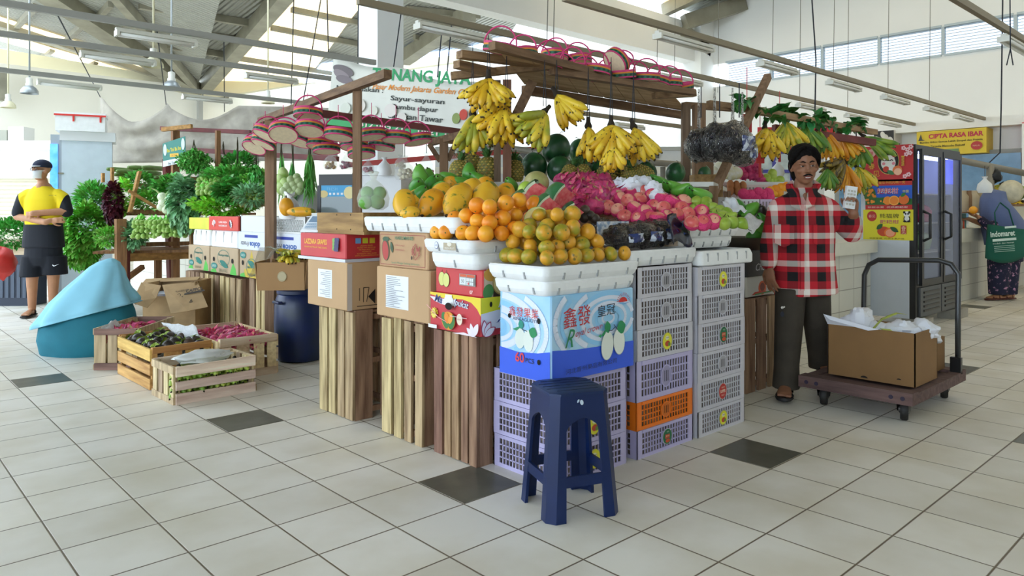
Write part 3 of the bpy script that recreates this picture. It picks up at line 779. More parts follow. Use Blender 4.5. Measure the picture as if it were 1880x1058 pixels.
p.text('鑫發', .155, .262, w=.17, hgt=.085, h='C0282E', rot=3).text('皇冠', .345, .272, w=.12, hgt=.05, h='20283C', rot=3)
p.oval(.46,.298,.03,.022,'D0302C',0,24,0,180)
for i in range(13):
 a = R(8 + i*13.6); p.line([(.46+.036*math.cos(a), .298+.028*math.sin(a)), (.46+.05*math.cos(a), .298+.042*math.sin(a))], .0025, 'D0564C')
p.poly([(.41,.296),(.46,.286),(.51,.296),(.46,.292)], '74B4E4')
p.text('R', .105, .175, w=.06, hgt=.075, h='1E8050', shear=.5).text('oyal crown', .225, .195, w=.175, hgt=.036, h='B83444', shear=.4, rot=6)
p.oval(.345,.115,.042,.063,'A9B4B2',-6).oval(.345,.116,.04,.061,'E2E8DE',-6).oval(.425,.125,.04,.06,'A9B4B2',6).oval(.425,.126,.038,.058,'E6EBE2',6)
p.leaf(.35,.17,.055,.02,100,'1F8A55').leaf(.41,.18,.06,.03,15,'1F8A55').poly([(.30,.165),(.33,.19),(.345,.192),(.318,.16)],'1F8A55').poly([(.28,.165),(.3,.17),(.3,.155)],'35A868')
p.line([(.35,.182),(.375,.18),(.395,.195)],.004,'28345A').line([(.385,.205),(.41,.18)],.004,'28345A')
p.text('河北晋州果品有限公司', .24, .042, w=.33, hgt=.022, h='1E2E6A', rot=1)
p.done('print', t)
p = Print(frameL(2.145, 2.40, 0.445), .0003)
arcs(p, -.02, .2, [(.06,.016,swirl2),(.1,.02,swirl),(.15,.03,swirl),(.2,.02,swirl2),(.26,.03,swirl),(.31,.025,swirl)], -90, 90, (.006,.11,.308,Ht-.012))
p.poly([(0.004,0.002),(.311,.002),(.311,.13),(.24,.115),(.12,.105),(.004,.115)], deep)
p.text('鑫發果業', .155, .277, w=.18, hgt=.042, h='C8403E').text('XINFAGUOYE', .165, .247, w=.155, hgt=.015, h='2A3560').oval(.068,.255,.009,.01,black_in).oval(.247,.25,.009,.012,black_in)
p.oval(.135,.165,.03,.044,'D9E2DA',-4).oval(.185,.16,.03,.046,'DEE6DE',4).leaf(.145,.205,.04,.016,100,'1F8A7A').leaf(.19,.205,.05,.022,-15,'1F8A55').poly([(.09,.2),(.13,.215),(.14,.212),(.115,.195)],'2A8A60').line([(.15,.205),(.18,.2)],.003,'28345A')
p.text('60', .135, .085, w=.055, hgt=.042, h='D8404A', bold=.02).text('PCS', .195, .078, w=.05, hgt=.02, h='16254E', bold=.01).oval(.25,.08,.009,.011,black_in)
p.done('print', t)
# blue plastic stool ----------------------------------------
t = thing('plastic_stool', 'dark blue plastic stool in front of the blue pear carton', 'stool', (2.11, 1.955, 0), R(-22))
bl = mat('navy_plastic', rgb('0A2150'), .36, spec=.35, var=.12, nscale=4); bl2 = mat('navy_plastic_worn', rgb('0F2650'), .45, spec=.35, var=.3, nscale=9)
HS = .472
def half(z): return .152 - (.152-.118) * (z / HS)
b = MB()
def octo(z, hw, c): return [(hw, -hw+c, z),(hw, hw-c, z),(hw-c, hw, z),(-hw+c, hw, z),(-hw, hw-c, z),(-hw, -hw+c, z),(-hw+c, -hw, z),(hw-c, -hw, z)]
vs = octo(HS-.012, .122, .034) + octo(HS-.004, .121, .034) + octo(HS, .114, .034) + octo(HS-.012, .11, .03)
b.add(vs, [(k*8+j, k*8+(j+1)%8, (k+1)*8+(j+1)%8, (k+1)*8+j) for k in range(2) for j in range(8)] + [tuple(16+j for j in range(8)), tuple(24+j for j in range(8))[::-1]])
b.build('seat', bl2, t, 30)
b = MB()
for i in (-2, -1, 0, 1, 2):
 y = i*.04; L = .11 if abs(i) < 2 else .085
 b.box((-L, y-.0016, HS-.001), (L, y+.0016, HS+.0009))
b.lathe([(.009, HS-.001), (.009, HS+.001)], 12); b.build('seat_groove', mat('navy_groove', rgb('0A1626'), .6), t)
b = MB(); vs = []
for z in (HS-.012, .375): hw = half(z); vs += octo(z, hw, .03)
for z in (.375, HS-.012): hw = half(z)-.004; vs += octo(z, hw, .029)
b.add(vs, [(k*8+j, k*8+(j+1)%8, (k+1)*8+(j+1)%8, (k+1)*8+j) for k in range(3) for j in range(8)]); b.build('apron', bl, t)
for sx, sy in ((1,-1),(1,1),(-1,1),(-1,-1)):
 b = MB(); secs = []
 for z in [0, .05, .12, .2, .28, .33, .345, .357, .367, .376]:
  hw = half(z); c = .03
  w_ = .042 - .012*z/.33 if z < .33 else .03 + .06*((z-.33)/.046)**2
  th = .012
  q = [(hw, hw-c-w_), (hw, hw-c), (hw-c, hw), (hw-c-w_, hw), (hw-c-w_, hw-th), (hw-c-th*.4, hw-th), (hw-th, hw-c-th*.4), (hw-th, hw-c-w_)]
  secs.append([(x*sx, y*sy, z) for x, y in q])
 vs = [v for s_ in secs for v in s_]; nn_ = len(secs)
 b.add(vs, [tuple(range(8))[::-1], tuple((nn_-1)*8+j for j in range(8))] + [(k*8+j, k*8+(j+1)%8, (k+1)*8+(j+1)%8, (k+1)*8+j) for k in range(nn_-1) for j in range(8)])
 b.build('leg', bl, t, 30)
for i in range(4):
 b = MB(); z0, z1 = .125, .165; hw = half(.145)
 T = Matrix.Rotation(R(90*i), 4, 'Z')
 b.box((-hw+.04, -hw+.001, z0), (hw-.04, -hw+.012, z1), 0, T); b.build('crossbar', bl, t)
p = Print(Matrix.Translation((0, -.1255, .41)) @ frameR(0,0,0)); p.z = .0015; p.oval(-.02,.03,.004,.007,'B9CBDD',-30).oval(-.006,.024,.007,.01,'C6D5E4',20); p.done('paint_splash', t)
# blue barrel and tilted banana carton on it -------------------
t = thing('plastic_barrel', 'dark blue plastic barrel under the carton of young bananas', 'barrel', (2.66, 5.30, 0))
b = MB(); b.lathe([(.14,0),(.165,.01),(.18,.08),(.19,.2),(.195,.3),(.192,.42),(.18,.48),(.165,.51),(.175,.52),(.175,.545),(.165,.55)], 36); b.build('barrel_body', mat('barrel_blue', rgb('12265C'), .35, col2=rgb('1C2C44'), nscale=5), t, 40)
b = MB(); b.lathe([(.18,.545),(.183,.55),(.183,.575),(.17,.585),(.0001,.585)], 36); b.build('lid', mat('barrel_lid', rgb('13224A'), .4), t, 40)
b = MB(); b.tube([(-.19,.02,.46),(-.205,.02,.46),(-.205,-.08,.46),(-.185,-.08,.46)], .012, 8); b.build('handle', mat('barrel_lid', rgb('13224A'), .4), t, 50)
def open_box(name, label, loc, rz, sx, sy, sz, m, cat='box', flare=0.0, tilt=(0,0), th=.006, group=None):
 """open carton, local axes, base at loc"""
 t = thing(name, label, cat, loc, rz, group); t.rotation_euler = (tilt[0], tilt[1], rz)
 hx, hy = sx/2, sy/2; f = flare
 def wl(a, b_, nrm):
  q = MB(); a, b_, nrm = Vector(a), Vector(b_), Vector(nrm)
  o = nrm*f
  q.hexa([a-nrm*th, b_-nrm*th, b_, a, a-nrm*th+o+Vector((0,0,sz)), b_-nrm*th+o+Vector((0,0,sz)), b_+o+Vector((0,0,sz)), a+o+Vector((0,0,sz))]); return q
 for nm, a, b_, nr in (('front_wall',(-hx,-hy,0),(hx,-hy,0),(0,-1,0)),('side_wall',(hx,-hy,0),(hx,hy,0),(1,0,0)),('back_wall',(hx,hy,0),(-hx,hy,0),(0,1,0)),('side_wall',(-hx,hy,0),(-hx,-hy,0),(-1,0,0))):
  wl(a, b_, nr).build(nm, m, t)
 q = MB(); q.box((-hx+th,-hy+th,0),(hx-th,hy-th,th)); q.build('bottom', m, t)
 return t
bc = open_box('banana_carton', 'brown carton of young bananas in thin plastic on the blue barrel', (2.47, 5.12, 0.586), R(-38), .33, .42, .2, kraft2, flare=.02, tilt=(0,0))
p = Print(Matrix.Translation((0,-.212,.1)) @ frameR(0,0,0)); p.z = .012; p.oval(.01,.0,.032,.036,'C9BE9A').ring(.01,0,.032,.004,'B5A983'); p.done('sticker', bc)
p = Print(Matrix.Translation((-.167,0,.1)) @ frameL(0,0,0)); p.z = .012; p.oval(.07,-.03,.02,.03,'3A2A1A').oval(.07,-.03,.014,.022,'9DB054').oval(-.1,-.02,.01,.02,'3A2A1A'); p.done('hand_hole', bc)
# cartons beyond the barrel, on the left run ---------------------
XL = 2.75
def ly(px, x=XL): return at_x(px, 450, x).y
sunk = mat('tan_carton', rgb('B9A284'), .8, var=.04)
zt = .80; zb = .552
def leafcarton(label, pa, pb, yellow, flip):
 y1, y0 = ly(pa), ly(pb); t = carton('banana_carton', label, XL, XL+.4, y0, y1, zb, zt, sunk); w = y1-y0; h = zt-zb
 p = Print(frameL(XL, y1, zb))
 if yellow: p.poly([(w*.25,0),(w*.75,0),(w*.6,h*.5),(w*.5,h)], 'C9AE3C').rect(w*.2,0,w*.8,h*.3,'C9AE3C')
 p.poly([(w*.72,0),(w*.95,0),(w*.92,h*.25),(w*.83,h*.45),(w*.76,h*.2)],'57B84A').poly([(w*.02,0),(w*.25,0),(w*.2,h*.16),(w*.05,h*.1)],'57B84A')
 cy = h*.6 if not flip else h*.38
 p.ring(w*.5, cy, w*.22, .006, '3D7A6C', ry=h*.32).text('Sunpride', w*.5, cy + (h*.1 if not flip else -.0), w=w*.36, hgt=h*.12, h='2E7468', bold=.02, rot=0 if not flip else 180).leaf(w*.36, cy-h*.12 if not flip else cy+h*.2, w*.32, h*.12, -15, '1F7468')
 p.oval(w*.16, h*.26 if not flip else h*.8, w*.12, h*.12, '2A8077').text('GREEN', w*.16, h*.26 if not flip else h*.8, w=w*.16, h='CFE0D8')
 p.oval(w*.15,h*.52,w*.035,h*.09,black_in).oval(w*.82,h*.52,w*.035,h*.09,black_in).text('BANANAS', w*.5, h*.12, w=w*.3, h='6E6A50')
 p.done('print', t); return t
leafcarton('tan banana carton with a green leaf logo, nearer the vegetables', 346, 384.5, False, False)
leafcarton('tan banana carton with a green leaf logo, middle one of three', 386, 437, False, False)
leafcarton('tan banana carton printed yellow with the leaf logo upside down', 440, 486, True, True)
for a, b_, lab in ((352, 383, 'white foam box on the tan cartons, nearer the vegetables'), (385, 434, 'white foam box on the tan cartons, beside the blue lettered carton')):
 foam_tray(lab, XL+.01, XL+.4, ly(b_), ly(a), .801, .965, [.2,.5,.8], [.5], flip=True, name='foam_box')
wb = mat('white_carton', rgb('DADFE8'), .6, var=.03)
for a, b_, lab in ((437, 488.5, 'white carton with upside down blue lettering beside the foam boxes'), (490, 560, 'white carton with upside down blue lettering beside the red grape box')):
 y1, y0 = ly(a), ly(b_); t = carton('fruit_carton', lab, XL, XL+.4, y0, y1, .801, .965, wb); w = y1-y0; h = .164
 p = Print(frameL(XL, y1, .801)); p.rect(w*.25,h*.68,w*.72,h*.83,'2B3F9E').text('dolce', w*.62, h*.3, w=w*.36, hgt=h*.3, h='2A5BA8', rot=180, bold=.03).text('Frutta', w*.27, h*.33, w=w*.3, hgt=h*.26, h='4A4550', rot=180, shear=.4); p.done('print', t)
y1, y0 = ly(347), ly(384)
t = carton('yellow_carton', 'flat pale yellow carton at the end of the box row', XL, XL+.4, y0, y1, .966, 1.085, mat('pale_yellow_board', rgb('D6D24A'), .6, var=.05))
y1, y0 = ly(385), ly(439)
t = carton('red_carton', 'red carton with white bird emblems beside the yellow carton', XL-.01, XL+.42, y0, y1, .966, 1.10, mat('tomato_board', rgb('D8453C'), .5, var=.04)); w = y1-y0
p = Print(frameL(XL-.01, y1, .966)); p.text('SUPER FRESH', w*.5, .078, w=w*.28, hgt=.018, h='F0D8D4', bold=.03).text('WATERMELON', w*.5, .045, w=w*.28, hgt=.018, h='F0D8D4', bold=.03)
for s in (.2, .77):
 for a in (-60,-30,0,30,60,90): p.leaf(w*s, .06, .045, .012, a+90 if s < .5 else a, 'F0E4E4')
 p.oval(w*s,.06,.014,.03,'3F4358' if s > .5 else 'E8B8B4', 20)
p.done('print', t)
# white lattice crate
y1, y0 = ly(441), ly(560); t = thing('lattice_crate', 'white plastic crate with a diamond lattice side beside the weighing scale', 'crate', (XL+.2, (y0+y1)/2, .966), world=True)
wp = mat('white_plastic', rgb('DDDFE0'), .4)
ym = ly(490); b = MB(); z0, z1 = .966, 1.105
b.box((XL,ym,z0),(XL+.006,y1,z1)); b.box((XL,ym-.02,z0),(XL+.012,ym+.02,z1+.012)); b.box((XL,y0,z0),(XL+.012,y0+.02,z1+.012)); b.box((XL,y1-.02,z0),(XL+.012,y1,z1+.012))
b.box((XL+.006,y0,z0),(XL+.4,y0+.008,z1)); b.box((XL+.006,y1-.008,z0),(XL+.4,y1,z1)); b.box((XL+.394,y0+.01,z0),(XL+.4,y1-.01,z1)); b.box((XL+.01,y0+.01,z0),(XL+.39,y1-.01,z0+.006)); b.build('crate_wall', wp, t)
b = MB(); b.box((XL,y0+.02,z0),(XL+.006,ym-.02,z0+.015)); b.box((XL,y0+.02,z1-.025),(XL+.006,ym-.02,z1)); n = 22; L = ym-.02-(y0+.02); hh = z1-.025-(z0+.015)
for i in range(-5, n):
 for sgn in (1, -1):
  a0 = i/n*L; ya, yb = a0, a0 + hh*.62; za, zb_ = (z0+.015, z1-.025) if sgn > 0 else (z1-.025, z0+.015)
  ya2, yb2 = max(ya, 0), min(yb, L)
  if yb2 <= ya2: continue
  f = lambda y: za + (zb_-za)*(y-ya)/(yb-ya)
  b.bar((XL+.003, y0+.02+ya2, f(ya2)), (XL+.003, y0+.02+yb2, f(yb2)), .005, .005)
b.build('lattice', wp, t)
# price scale on the grape box
t = thing('weighing_scale', 'white price scale with a slanted display beside the brown wooden box', 'scale', (2.2, 4.07, 1.024), R(0))
b = MB(); b.hexa([(-.1,-.1,0),(.2,-.1,0),(.2,.12,0),(-.1,.12,0),(-.02,-.1,.1),(.2,-.1,.1),(.2,.12,.1),(-.02,.12,.1)]); b.build('scale_body', wp, t, 20)
b = MB(); b.box((-.01,-.1,.1),(.22,.14,.115)); b.build('weighing_plate', mat('scale_steel', rgb('9A9C9E'), .3, 1.0), t)
p = Print(frame3((-.098,.1,.012), (0,-1,0), (.08,0,.1))); p.rect(.01,.01,.19,.115,'C6CED6').rect(.02,.06,.18,.105,'5E7A94')
for i in range(6):
 for j in range(2): p.rect(.025+i*.026,.016+j*.02,.045+i*.026,.03+j*.02,'8FA6BA')
p.done('keypad', t)
# floor crates with bananas and dragon fruit --------------------
def field_crate(label, ox, oy, rz, L, W, Hh, faces, mats, seed):
 """low slatted crate; local x is its long front side"""
 r = random.Random(seed); t = thing('field_crate', label, 'crate', (ox, oy, 0), rz)
 fr, sd = mats; th = .014
 def board(z0, z1, a0, a1, y, horiz_y=False, jig=.006):
  pass
 b = MB()
 for (z0, z1) in faces['front_h']:
  q = r.uniform(-.006,.006); b.hexa([(0-.0,-th,z0),(L,-th,z0),(L,0,z0),(0,0,z0),(0,-th,z1),(L,-th,z1+q),(L,0,z1+q),(0,0,z1)])
 b.build('front_panel', fr, t)
 if faces.get('front_v'):
  b = MB()
  for f0, f1 in faces['front_v']: b.box((L*f0,.001,0.005),(L*f1,th,Hh-.005))
  b.build('front_slat', sd, t)
 b = MB()
 for (z0, z1) in faces['front_h']: b.box((0, W, z0), (L, W+th, z1))
 b.build('back_panel', fr, t)
 for x0, x1 in ((-th, 0), (L, L+th)):
  b = MB()
  if faces['side'] == 'v':
   b.box((x0, 0, Hh-.045), (x1, W, Hh)); b.box((x0, 0, .0), (x1, W, .04)); n = 4
   for i in range(n): y = W*i/n + .008; b.box((x0+(.004 if x0 < 0 else -.012), y, .01), (x0+.012+(.004 if x0 < 0 else -.012), y + W/n*r.uniform(.6,.85), Hh-.01))
  else:
   n = 3
   for i in range(n): z = Hh*i/n; b.box((x0, 0, z+.004), (x1, W, z + Hh/n*r.uniform(.78,.9)))
  b.build('side_panel', sd, t)
 b = MB()
 for x in (0.002, L-.032):
  for y in (.018, W-.034): b = MB(); b.box((x, y, .004), (x+.03, y+.016, Hh-.004)); b.build('corner_post', sd, t)
 b = MB(); b.box((0.002, .002, .002), (L-.002, W-.002, .012)); b.build('bottom', sd, t)
 return t
pinkw = wood('pink_pale_wood', 'C0A092', 'E6D2C4', 0); pinkv = wood('pale_side_wood', '9C8466', 'D3BC98', 2)
# banana crate in front: local x towards +x
fc1 = field_crate('pale pink wooden crate of green bananas standing in front of the other floor crates', 1.49, 4.55, R(2), .49, .36, .225, {'front_h':[(0,.065),(.085,.135),(.165,.225)],'side':'v'}, (pinkw, pinkv), 1)
fc2 = field_crate('honey coloured crate of dark mangosteens behind the pale crate', 1.50, 5.02, R(1), .375, .68, .275, {'front_h':[(.235,.275),(0,.03)],'front_v':[(0,.09),(.2,.5),(.56,.8),(.88,.98)],'side':'h'}, (wood('honey_x','9A683A','C89258',0), honey_wood), 2)
fc3 = field_crate('purple brown crate of pink fruit beside the crouching woman', 1.39, 5.95, R(-41), .30, .60, .30, {'front_h':[(.255,.3),(0,.05)],'front_v':[(0,.25),(.3,.52),(.56,.66),(.7,.88),(.9,1)],'side':'v'}, (plum_wood, pinkv), 3)
fc4 = field_crate('pale wooden crate of red dragon fruit beside the blue barrel', 1.915, 4.98, R(-1), .40, .72, .285, {'front_h':[(.23,.285),(0,.055)],'front_v':[(0,.2),(.3,.52),(.6,.78),(.84,1)],'side':'h'}, (pale_woodx, wood('pale_y','B89A78','DCC4A0',1)), 4)
# ================================================================ FRUIT ON THE STALL
def two_tone(name, h1, h2, rough=.4, nscale=6, thr=(.42,.58), spots=None, objhue=0.0, bump=0.0, bscale=60, sscale=25, sthr=(.62,.66), axis=None):
 """peel: two colours by noise, small spots, a hue that differs from fruit to fruit"""
 if name in MATS: return MATS[name]
 m = bpy.data.materials.new(name); MATS[name] = m; m.use_nodes = True
 nt = m.node_tree; N = nt.nodes; L = nt.links; b = N['Principled BSDF']; b.inputs['Roughness'].default_value = rough
 tc = N.new('ShaderNodeTexCoord'); oi = N.new('ShaderNodeObjectInfo')
 off = N.new('ShaderNodeVectorMath'); off.operation = 'ADD'
 sc = N.new('ShaderNodeMath'); sc.operation = 'MULTIPLY'; sc.inputs[1].default_value = 37.0; L.new(oi.outputs['Random'], sc.inputs[0])
 cb = N.new('ShaderNodeCombineXYZ'); L.new(sc.outputs[0], cb.inputs[0]); L.new(sc.outputs[0], cb.inputs[1])
 L.new(tc.outputs['Object'], off.inputs[0]); L.new(cb.outputs[0], off.inputs[1])
 nz = N.new('ShaderNodeTexNoise'); nz.inputs['Scale'].default_value = nscale; nz.inputs['Detail'].default_value = 3; L.new(off.outputs[0], nz.inputs['Vector'])
 rp = N.new('ShaderNodeValToRGB'); rp.color_ramp.elements[0].position, rp.color_ramp.elements[1].position = thr
 rp.color_ramp.elements[0].color = rgb(h1) + (1,); rp.color_ramp.elements[1].color = rgb(h2) + (1,)
 fac = nz.outputs['Fac']
 if objhue:
  ad = N.new('ShaderNodeMath'); ad.operation = 'MULTIPLY_ADD'; ad.inputs[1].default_value = objhue; L.new(oi.outputs['Random'], ad.inputs[0])
  sb = N.new('ShaderNodeMath'); sb.operation = 'ADD'; sb.inputs[1].default_value = -objhue / 2; L.new(nz.outputs['Fac'], sb.inputs[0]); L.new(sb.outputs[0], ad.inputs[2]); fac = ad.outputs[0]
 L.new(fac, rp.inputs[0]); out = rp.outputs[0]
 if spots:
  n2 = N.new('ShaderNodeTexNoise'); n2.inputs['Scale'].default_value = sscale; n2.inputs['Detail'].default_value = 4; L.new(off.outputs[0], n2.inputs['Vector'])
  r2 = N.new('ShaderNodeValToRGB'); r2.color_ramp.elements[0].position, r2.color_ramp.elements[1].position = sthr
  r2.color_ramp.elements[0].color = (0,0,0,1); r2.color_ramp.elements[1].color = (1,1,1,1); L.new(n2.outputs['Fac'], r2.inputs[0])
  mx = N.new('ShaderNodeMix'); mx.data_type = 'RGBA'; mx.inputs[7].default_value = rgb(spots) + (1,); L.new(r2.outputs[0], mx.inputs[0]); L.new(out, mx.inputs[6]); out = mx.outputs[2]
 L.new(out, b.inputs['Base Color'])
 if bump:
  n3 = N.new('ShaderNodeTexNoise'); n3.inputs['Scale'].default_value = bscale; L.new(off.outputs[0], n3.inputs['Vector'])
  bp = N.new('ShaderNodeBump'); bp.inputs['Strength'].default_value = bump; bp.inputs['Distance'].default_value = .004; L.new(n3.outputs['Fac'], bp.inputs['Height']); L.new(bp.outputs[0], b.inputs['Normal'])
 return m
M_orange = two_tone('orange_peel', 'F2921C', 'F8AC28', .38, 9, objhue=.25, bump=.12, bscale=260)
M_mand = two_tone('mandarin_peel', '9C9628', 'E0A22C', .36, 14, (.36,.54), '7A6A2E', .34, .1, 240, 40, (.64,.70))
M_papaya = two_tone('papaya_skin', 'E9A21E', 'F0B92E', .42, 8, spots='6E7A2A', sscale=16, sthr=(.585,.64), objhue=.4)
M_green = two_tone('green_fruit_skin', '3F8A2C', '66A83C', .3, 7, spots='8A7B4A', sscale=12, sthr=(.70,.76), objhue=.4)
M_dark_av = two_tone('dark_avocado_skin', '2B2522', '4A3A2E', .35, 12)
M_melon = two_tone('watermelon_rind', '1E4A2C', '2F6A3C', .28, 6, objhue=.3)
M_apple = two_tone('apple_skin', 'D9605C', 'EBA48C', .3, 22, objhue=.3)
M_net = mat('pink_foam_net', rgb('E83E7A'), .7, bump=.8, bscale=160)
M_drag = two_tone('dragon_fruit_skin', 'B02A62', 'D8487E', .45, 20, objhue=.3)
M_scale = mat('dragon_scale', rgb('D04A7C'), .5, col2=rgb('9AA850'), nscale=30, thr=(.52,.7), island=.3)
M_pear = two_tone('pear_skin', '7E9C2C', '9DB444', .32, 14, objhue=.2)
M_flesh = mat('watermelon_flesh', rgb('E5505A'), .35, col2=rgb('F08A86'), nscale=40)
M_pith = mat('melon_pith', rgb('E2EFD2'), .5)
M_stem = mat('fruit_stem', rgb('3A2E1C'), .8)
M_leafy = mat('green_leaf', rgb('3F7F35'), .5, island=.3, var=.1, nscale=10)
def MZ(px, py, r=0.0):
 """centre of a fruit of radius r that lies on the sloping display at this picture height"""
 y = py
 for _ in range(4):
  k = (YH - y) / FPX; d = 1.0885 / (.27 - k); y = py + r * FPX / d * .9
 p = at_d(px, y, d); return Vector((p.x, p.y, p.z + r * .97))
def rot_any(r): return (r.uniform(0, 6.28), r.uniform(0, 6.28), r.uniform(0, 6.28))
def visible(items, minfrac=.14, block=()):
 """of (position, radius): those a person standing at the camera could see some of"""
 g = {}; out = []
 order = sorted(range(len(items)), key=lambda i: seen_at(items[i][0])[2])
 for i in order:
  p, r = items[i]; x, y, d = seen_at(p); R_ = r * FPX / d; tot = new = 0; s = max(2, int(R_ / 5))
  for ix in range(int((x-R_)/s), int((x+R_)/s)+1):
   for iy in range(int((y-R_)/s), int((y+R_)/s)+1):
    if (ix*s-x)**2 + (iy*s-y)**2 < R_*R_:
     tot += 1; k = (ix*s//2, iy*s//2)
     if k not in g: new += 1; g[k] = 1
  if tot and new / tot > minfrac: out.append(i)
 return [items[i] for i in sorted(out)]
def heap(x0, x1, y0, y1, z0, r, layers, seed, shrink=.9, flat=1.0, cap=None):
 """round things stacked in a tray, each resting on those below"""
 q = random.Random(seed); done = []
 for k in range(layers):
  e = k * r * shrink
  a0, a1, b0, b1 = x0+r+e, x1-r-e, y0+r+e, y1-r-e
  if a1 < a0 or b1 < b0: break
  nx = max(1, int((a1-a0)/(2*r))+1); ny = max(1, int((b1-b0)/(2*r))+1)
  for i in range(nx):
   for j in range(ny):
    x = a0 + (a1-a0)*(i/(nx-1) if nx > 1 else .5) + q.uniform(-.32,.32)*r + (k%2)*r*.5; y = b0 + (b1-b0)*(j/(ny-1) if ny > 1 else .5) + q.uniform(-.32,.32)*r + (k%2)*r*.5
    z = z0 + r*flat
    for (px_, py_, pz_) in done:
     dd = (px_-x)**2 + (py_-y)**2
     if dd < 4*r*r*.96: z = max(z, pz_ + flat*math.sqrt(max(0, 4*r*r*.96 - dd)))
    if cap and z > cap(x, y): continue
    done.append((x, y, z))
 return [(Vector(p), r) for p in done]
# --- supports inside the stall
t = thing('display_board', 'sloping wooden board under the heaped fruit inside the stall', 'board', (3.0, 2.9, 0), world=True)
def sl(px, d, off=-.03): p = at_d(px, 388, d); return (p.x, p.y, .0615 + .27*d + off)
b = MB(); b.plate([sl(845, 4.05), sl(1010, 3.75), sl(1180, 3.85), sl(1300, 4.3), sl(1300, 4.55), sl(845, 4.55)], .015); b.build('board', post_wood, t)
for px, d in ((880, 4.15), (1270, 4.4), (900, 4.5), (1200, 4.5)):
 p = sl(px, d, -.03); b = MB(); b.box((p[0]-.02, p[1]-.02, 0), (p[0]+.02, p[1]+.02, p[2]-.0)); b.build('leg', post_wood, t)
t = thing('display_shelf', 'raised shelf behind the heaped fruit carrying pineapples and whole watermelons', 'shelf', (3.4, 3.4, 0), world=True)
b = MB(); c1 = [at_d(px, 388, d) for px, d in ((820, 4.62), (1310, 4.62), (1335, 5.8), (820, 5.8))]
b.plate([(p.x, p.y, 1.335) for p in c1], .03); b.build('shelf_board', mat('white_shelf', rgb('D6D6D2'), .6), t)
for p in c1: b = MB(); b.box((p.x-.02, p.y-.02, 0), (p.x+.02, p.y+.02, 1.31)); b.build('leg', post_wood, t)
# --- oranges
def orange_proto(nm, m, r, flat, sticker):
 t = thing(nm, 'proto', nm.split('_')[-1]); b = MB()
 def fn(p, th):
  z = p[2]; s = 1.0
  if z > .9: s = 1 - (z-.9)*.9
  return (p[0], p[1], z*s*flat)
 b.ball((0,0,0), r, 18, 12, 0, None, fn); b.build('peel', m, t, 180)
 b = MB(); zt_ = r*flat*.91; b.lathe([(.0001, zt_+.0035),(.003, zt_+.003),(.0045,zt_-.002)], 6); b.build('stalk', mat('stalk_green', rgb('6E7A32'), .7), t)
 if sticker:
  q = MB(); v = Vector((.6,-.75,.28)).normalized()
  T = v.to_track_quat('Z','Y').to_matrix().to_4x4(); T.translation = v*r*.985
  q.lathe([(.010, -.0005),(.0102,.0012),(.0001,.002)], 14, T, 0); q.lathe([(.005, .001),(.005,.0021),(.0001,.0026)], 10, T, 1); q.build('sticker', [ink('3A3048'), ink('C9B0B8')], t)
 return t
def place(protos, items, seed, label, group, scl=(.94,1.06), rowtol=14, upright=0.0, look=0):
 q = random.Random(seed); obs = []
 for p, r in items:
  ro = rot_any(q) if not upright else (q.uniform(-upright,upright), q.uniform(-upright,upright), q.uniform(0,6.28))
  if look: ro = (Vector((-SN*.8+q.uniform(-.7,.7), -CS*.8+q.uniform(-.7,.7), .75+q.uniform(-.4,.3))).to_track_quat('Z','Y')).to_euler()
  o = dup(q.choice(protos), p, ro, q.uniform(*scl)); obs.append(o)
 rank_labels(obs, label, rowtol, group)
 return obs
def scrap(*ps):
 for p in ps:
  for c in list(p.children):
   for g in list(c.children): bpy.data.objects.remove(g)
   bpy.data.objects.remove(c)
  bpy.data.objects.remove(p)
pa, pb = orange_proto('orange', M_orange, .037, .95, True), orange_proto('orange', M_orange, .037, .95, False)
it = heap(2.05, 2.50, 2.38, 2.81, 1.015, .0365, 6, 3, .62, cap=lambda x, y: 1.205 - .42*max(0, y-2.52))
place([pa, pb, pb], visible(it), 5, 'bright orange in the foam tray with a sticker, {row}, {pos}', 'bright oranges in the corner tray')
scrap(pa, pb)
pa = orange_proto('mandarin', M_mand, .0365, .86, False)
it = heap(2.125, 2.70, 2.09, 2.425, .925, .0365, 7, 9, .62, .9, cap=lambda x, y: 1.15 - .8*max(0, abs(x-2.36)-.06))
place([pa], visible(it), 6, 'green and orange mandarin heaped in the corner foam tray, {row}, {pos}', 'mandarins in the front tray', (.9,1.08))
scrap(pa)
# --- papayas
def papaya_proto():
 t = thing('papaya', 'proto', 'papaya'); b = MB(); L = .27
 prof = []
 for i in range(17):
  s = i/16; r = .066*math.sin(math.pi*min(1,max(.0001,s)))**.62*(1-.22*(1-s)); prof.append((max(r,.0005), s*L))
 b.lathe(prof, 20, None, 0, lambda p, th: (p[0]*(1+.03*math.cos(5*th)), p[1]*(1+.03*math.cos(5*th)), p[2])); b.build('skin', M_papaya, t, 180)
 b = MB(); b.lathe([(.008,-.006),(.007,.004),(.0001,.005)], 8); b.build('stalk', M_stem, t)
 return t
pp = papaya_proto(); obs = []
def aim(o, p, q, sc, roll=0.0):
 v = (Vector(q) - Vector(p)); o.location = p; e = (v.to_track_quat('Z','Y')).to_matrix().to_4x4() @ Matrix.Rotation(roll, 4, 'Z')
 o.rotation_euler = e.to_euler()
 L = v.length; o.scale = (sc, sc, L/.27)
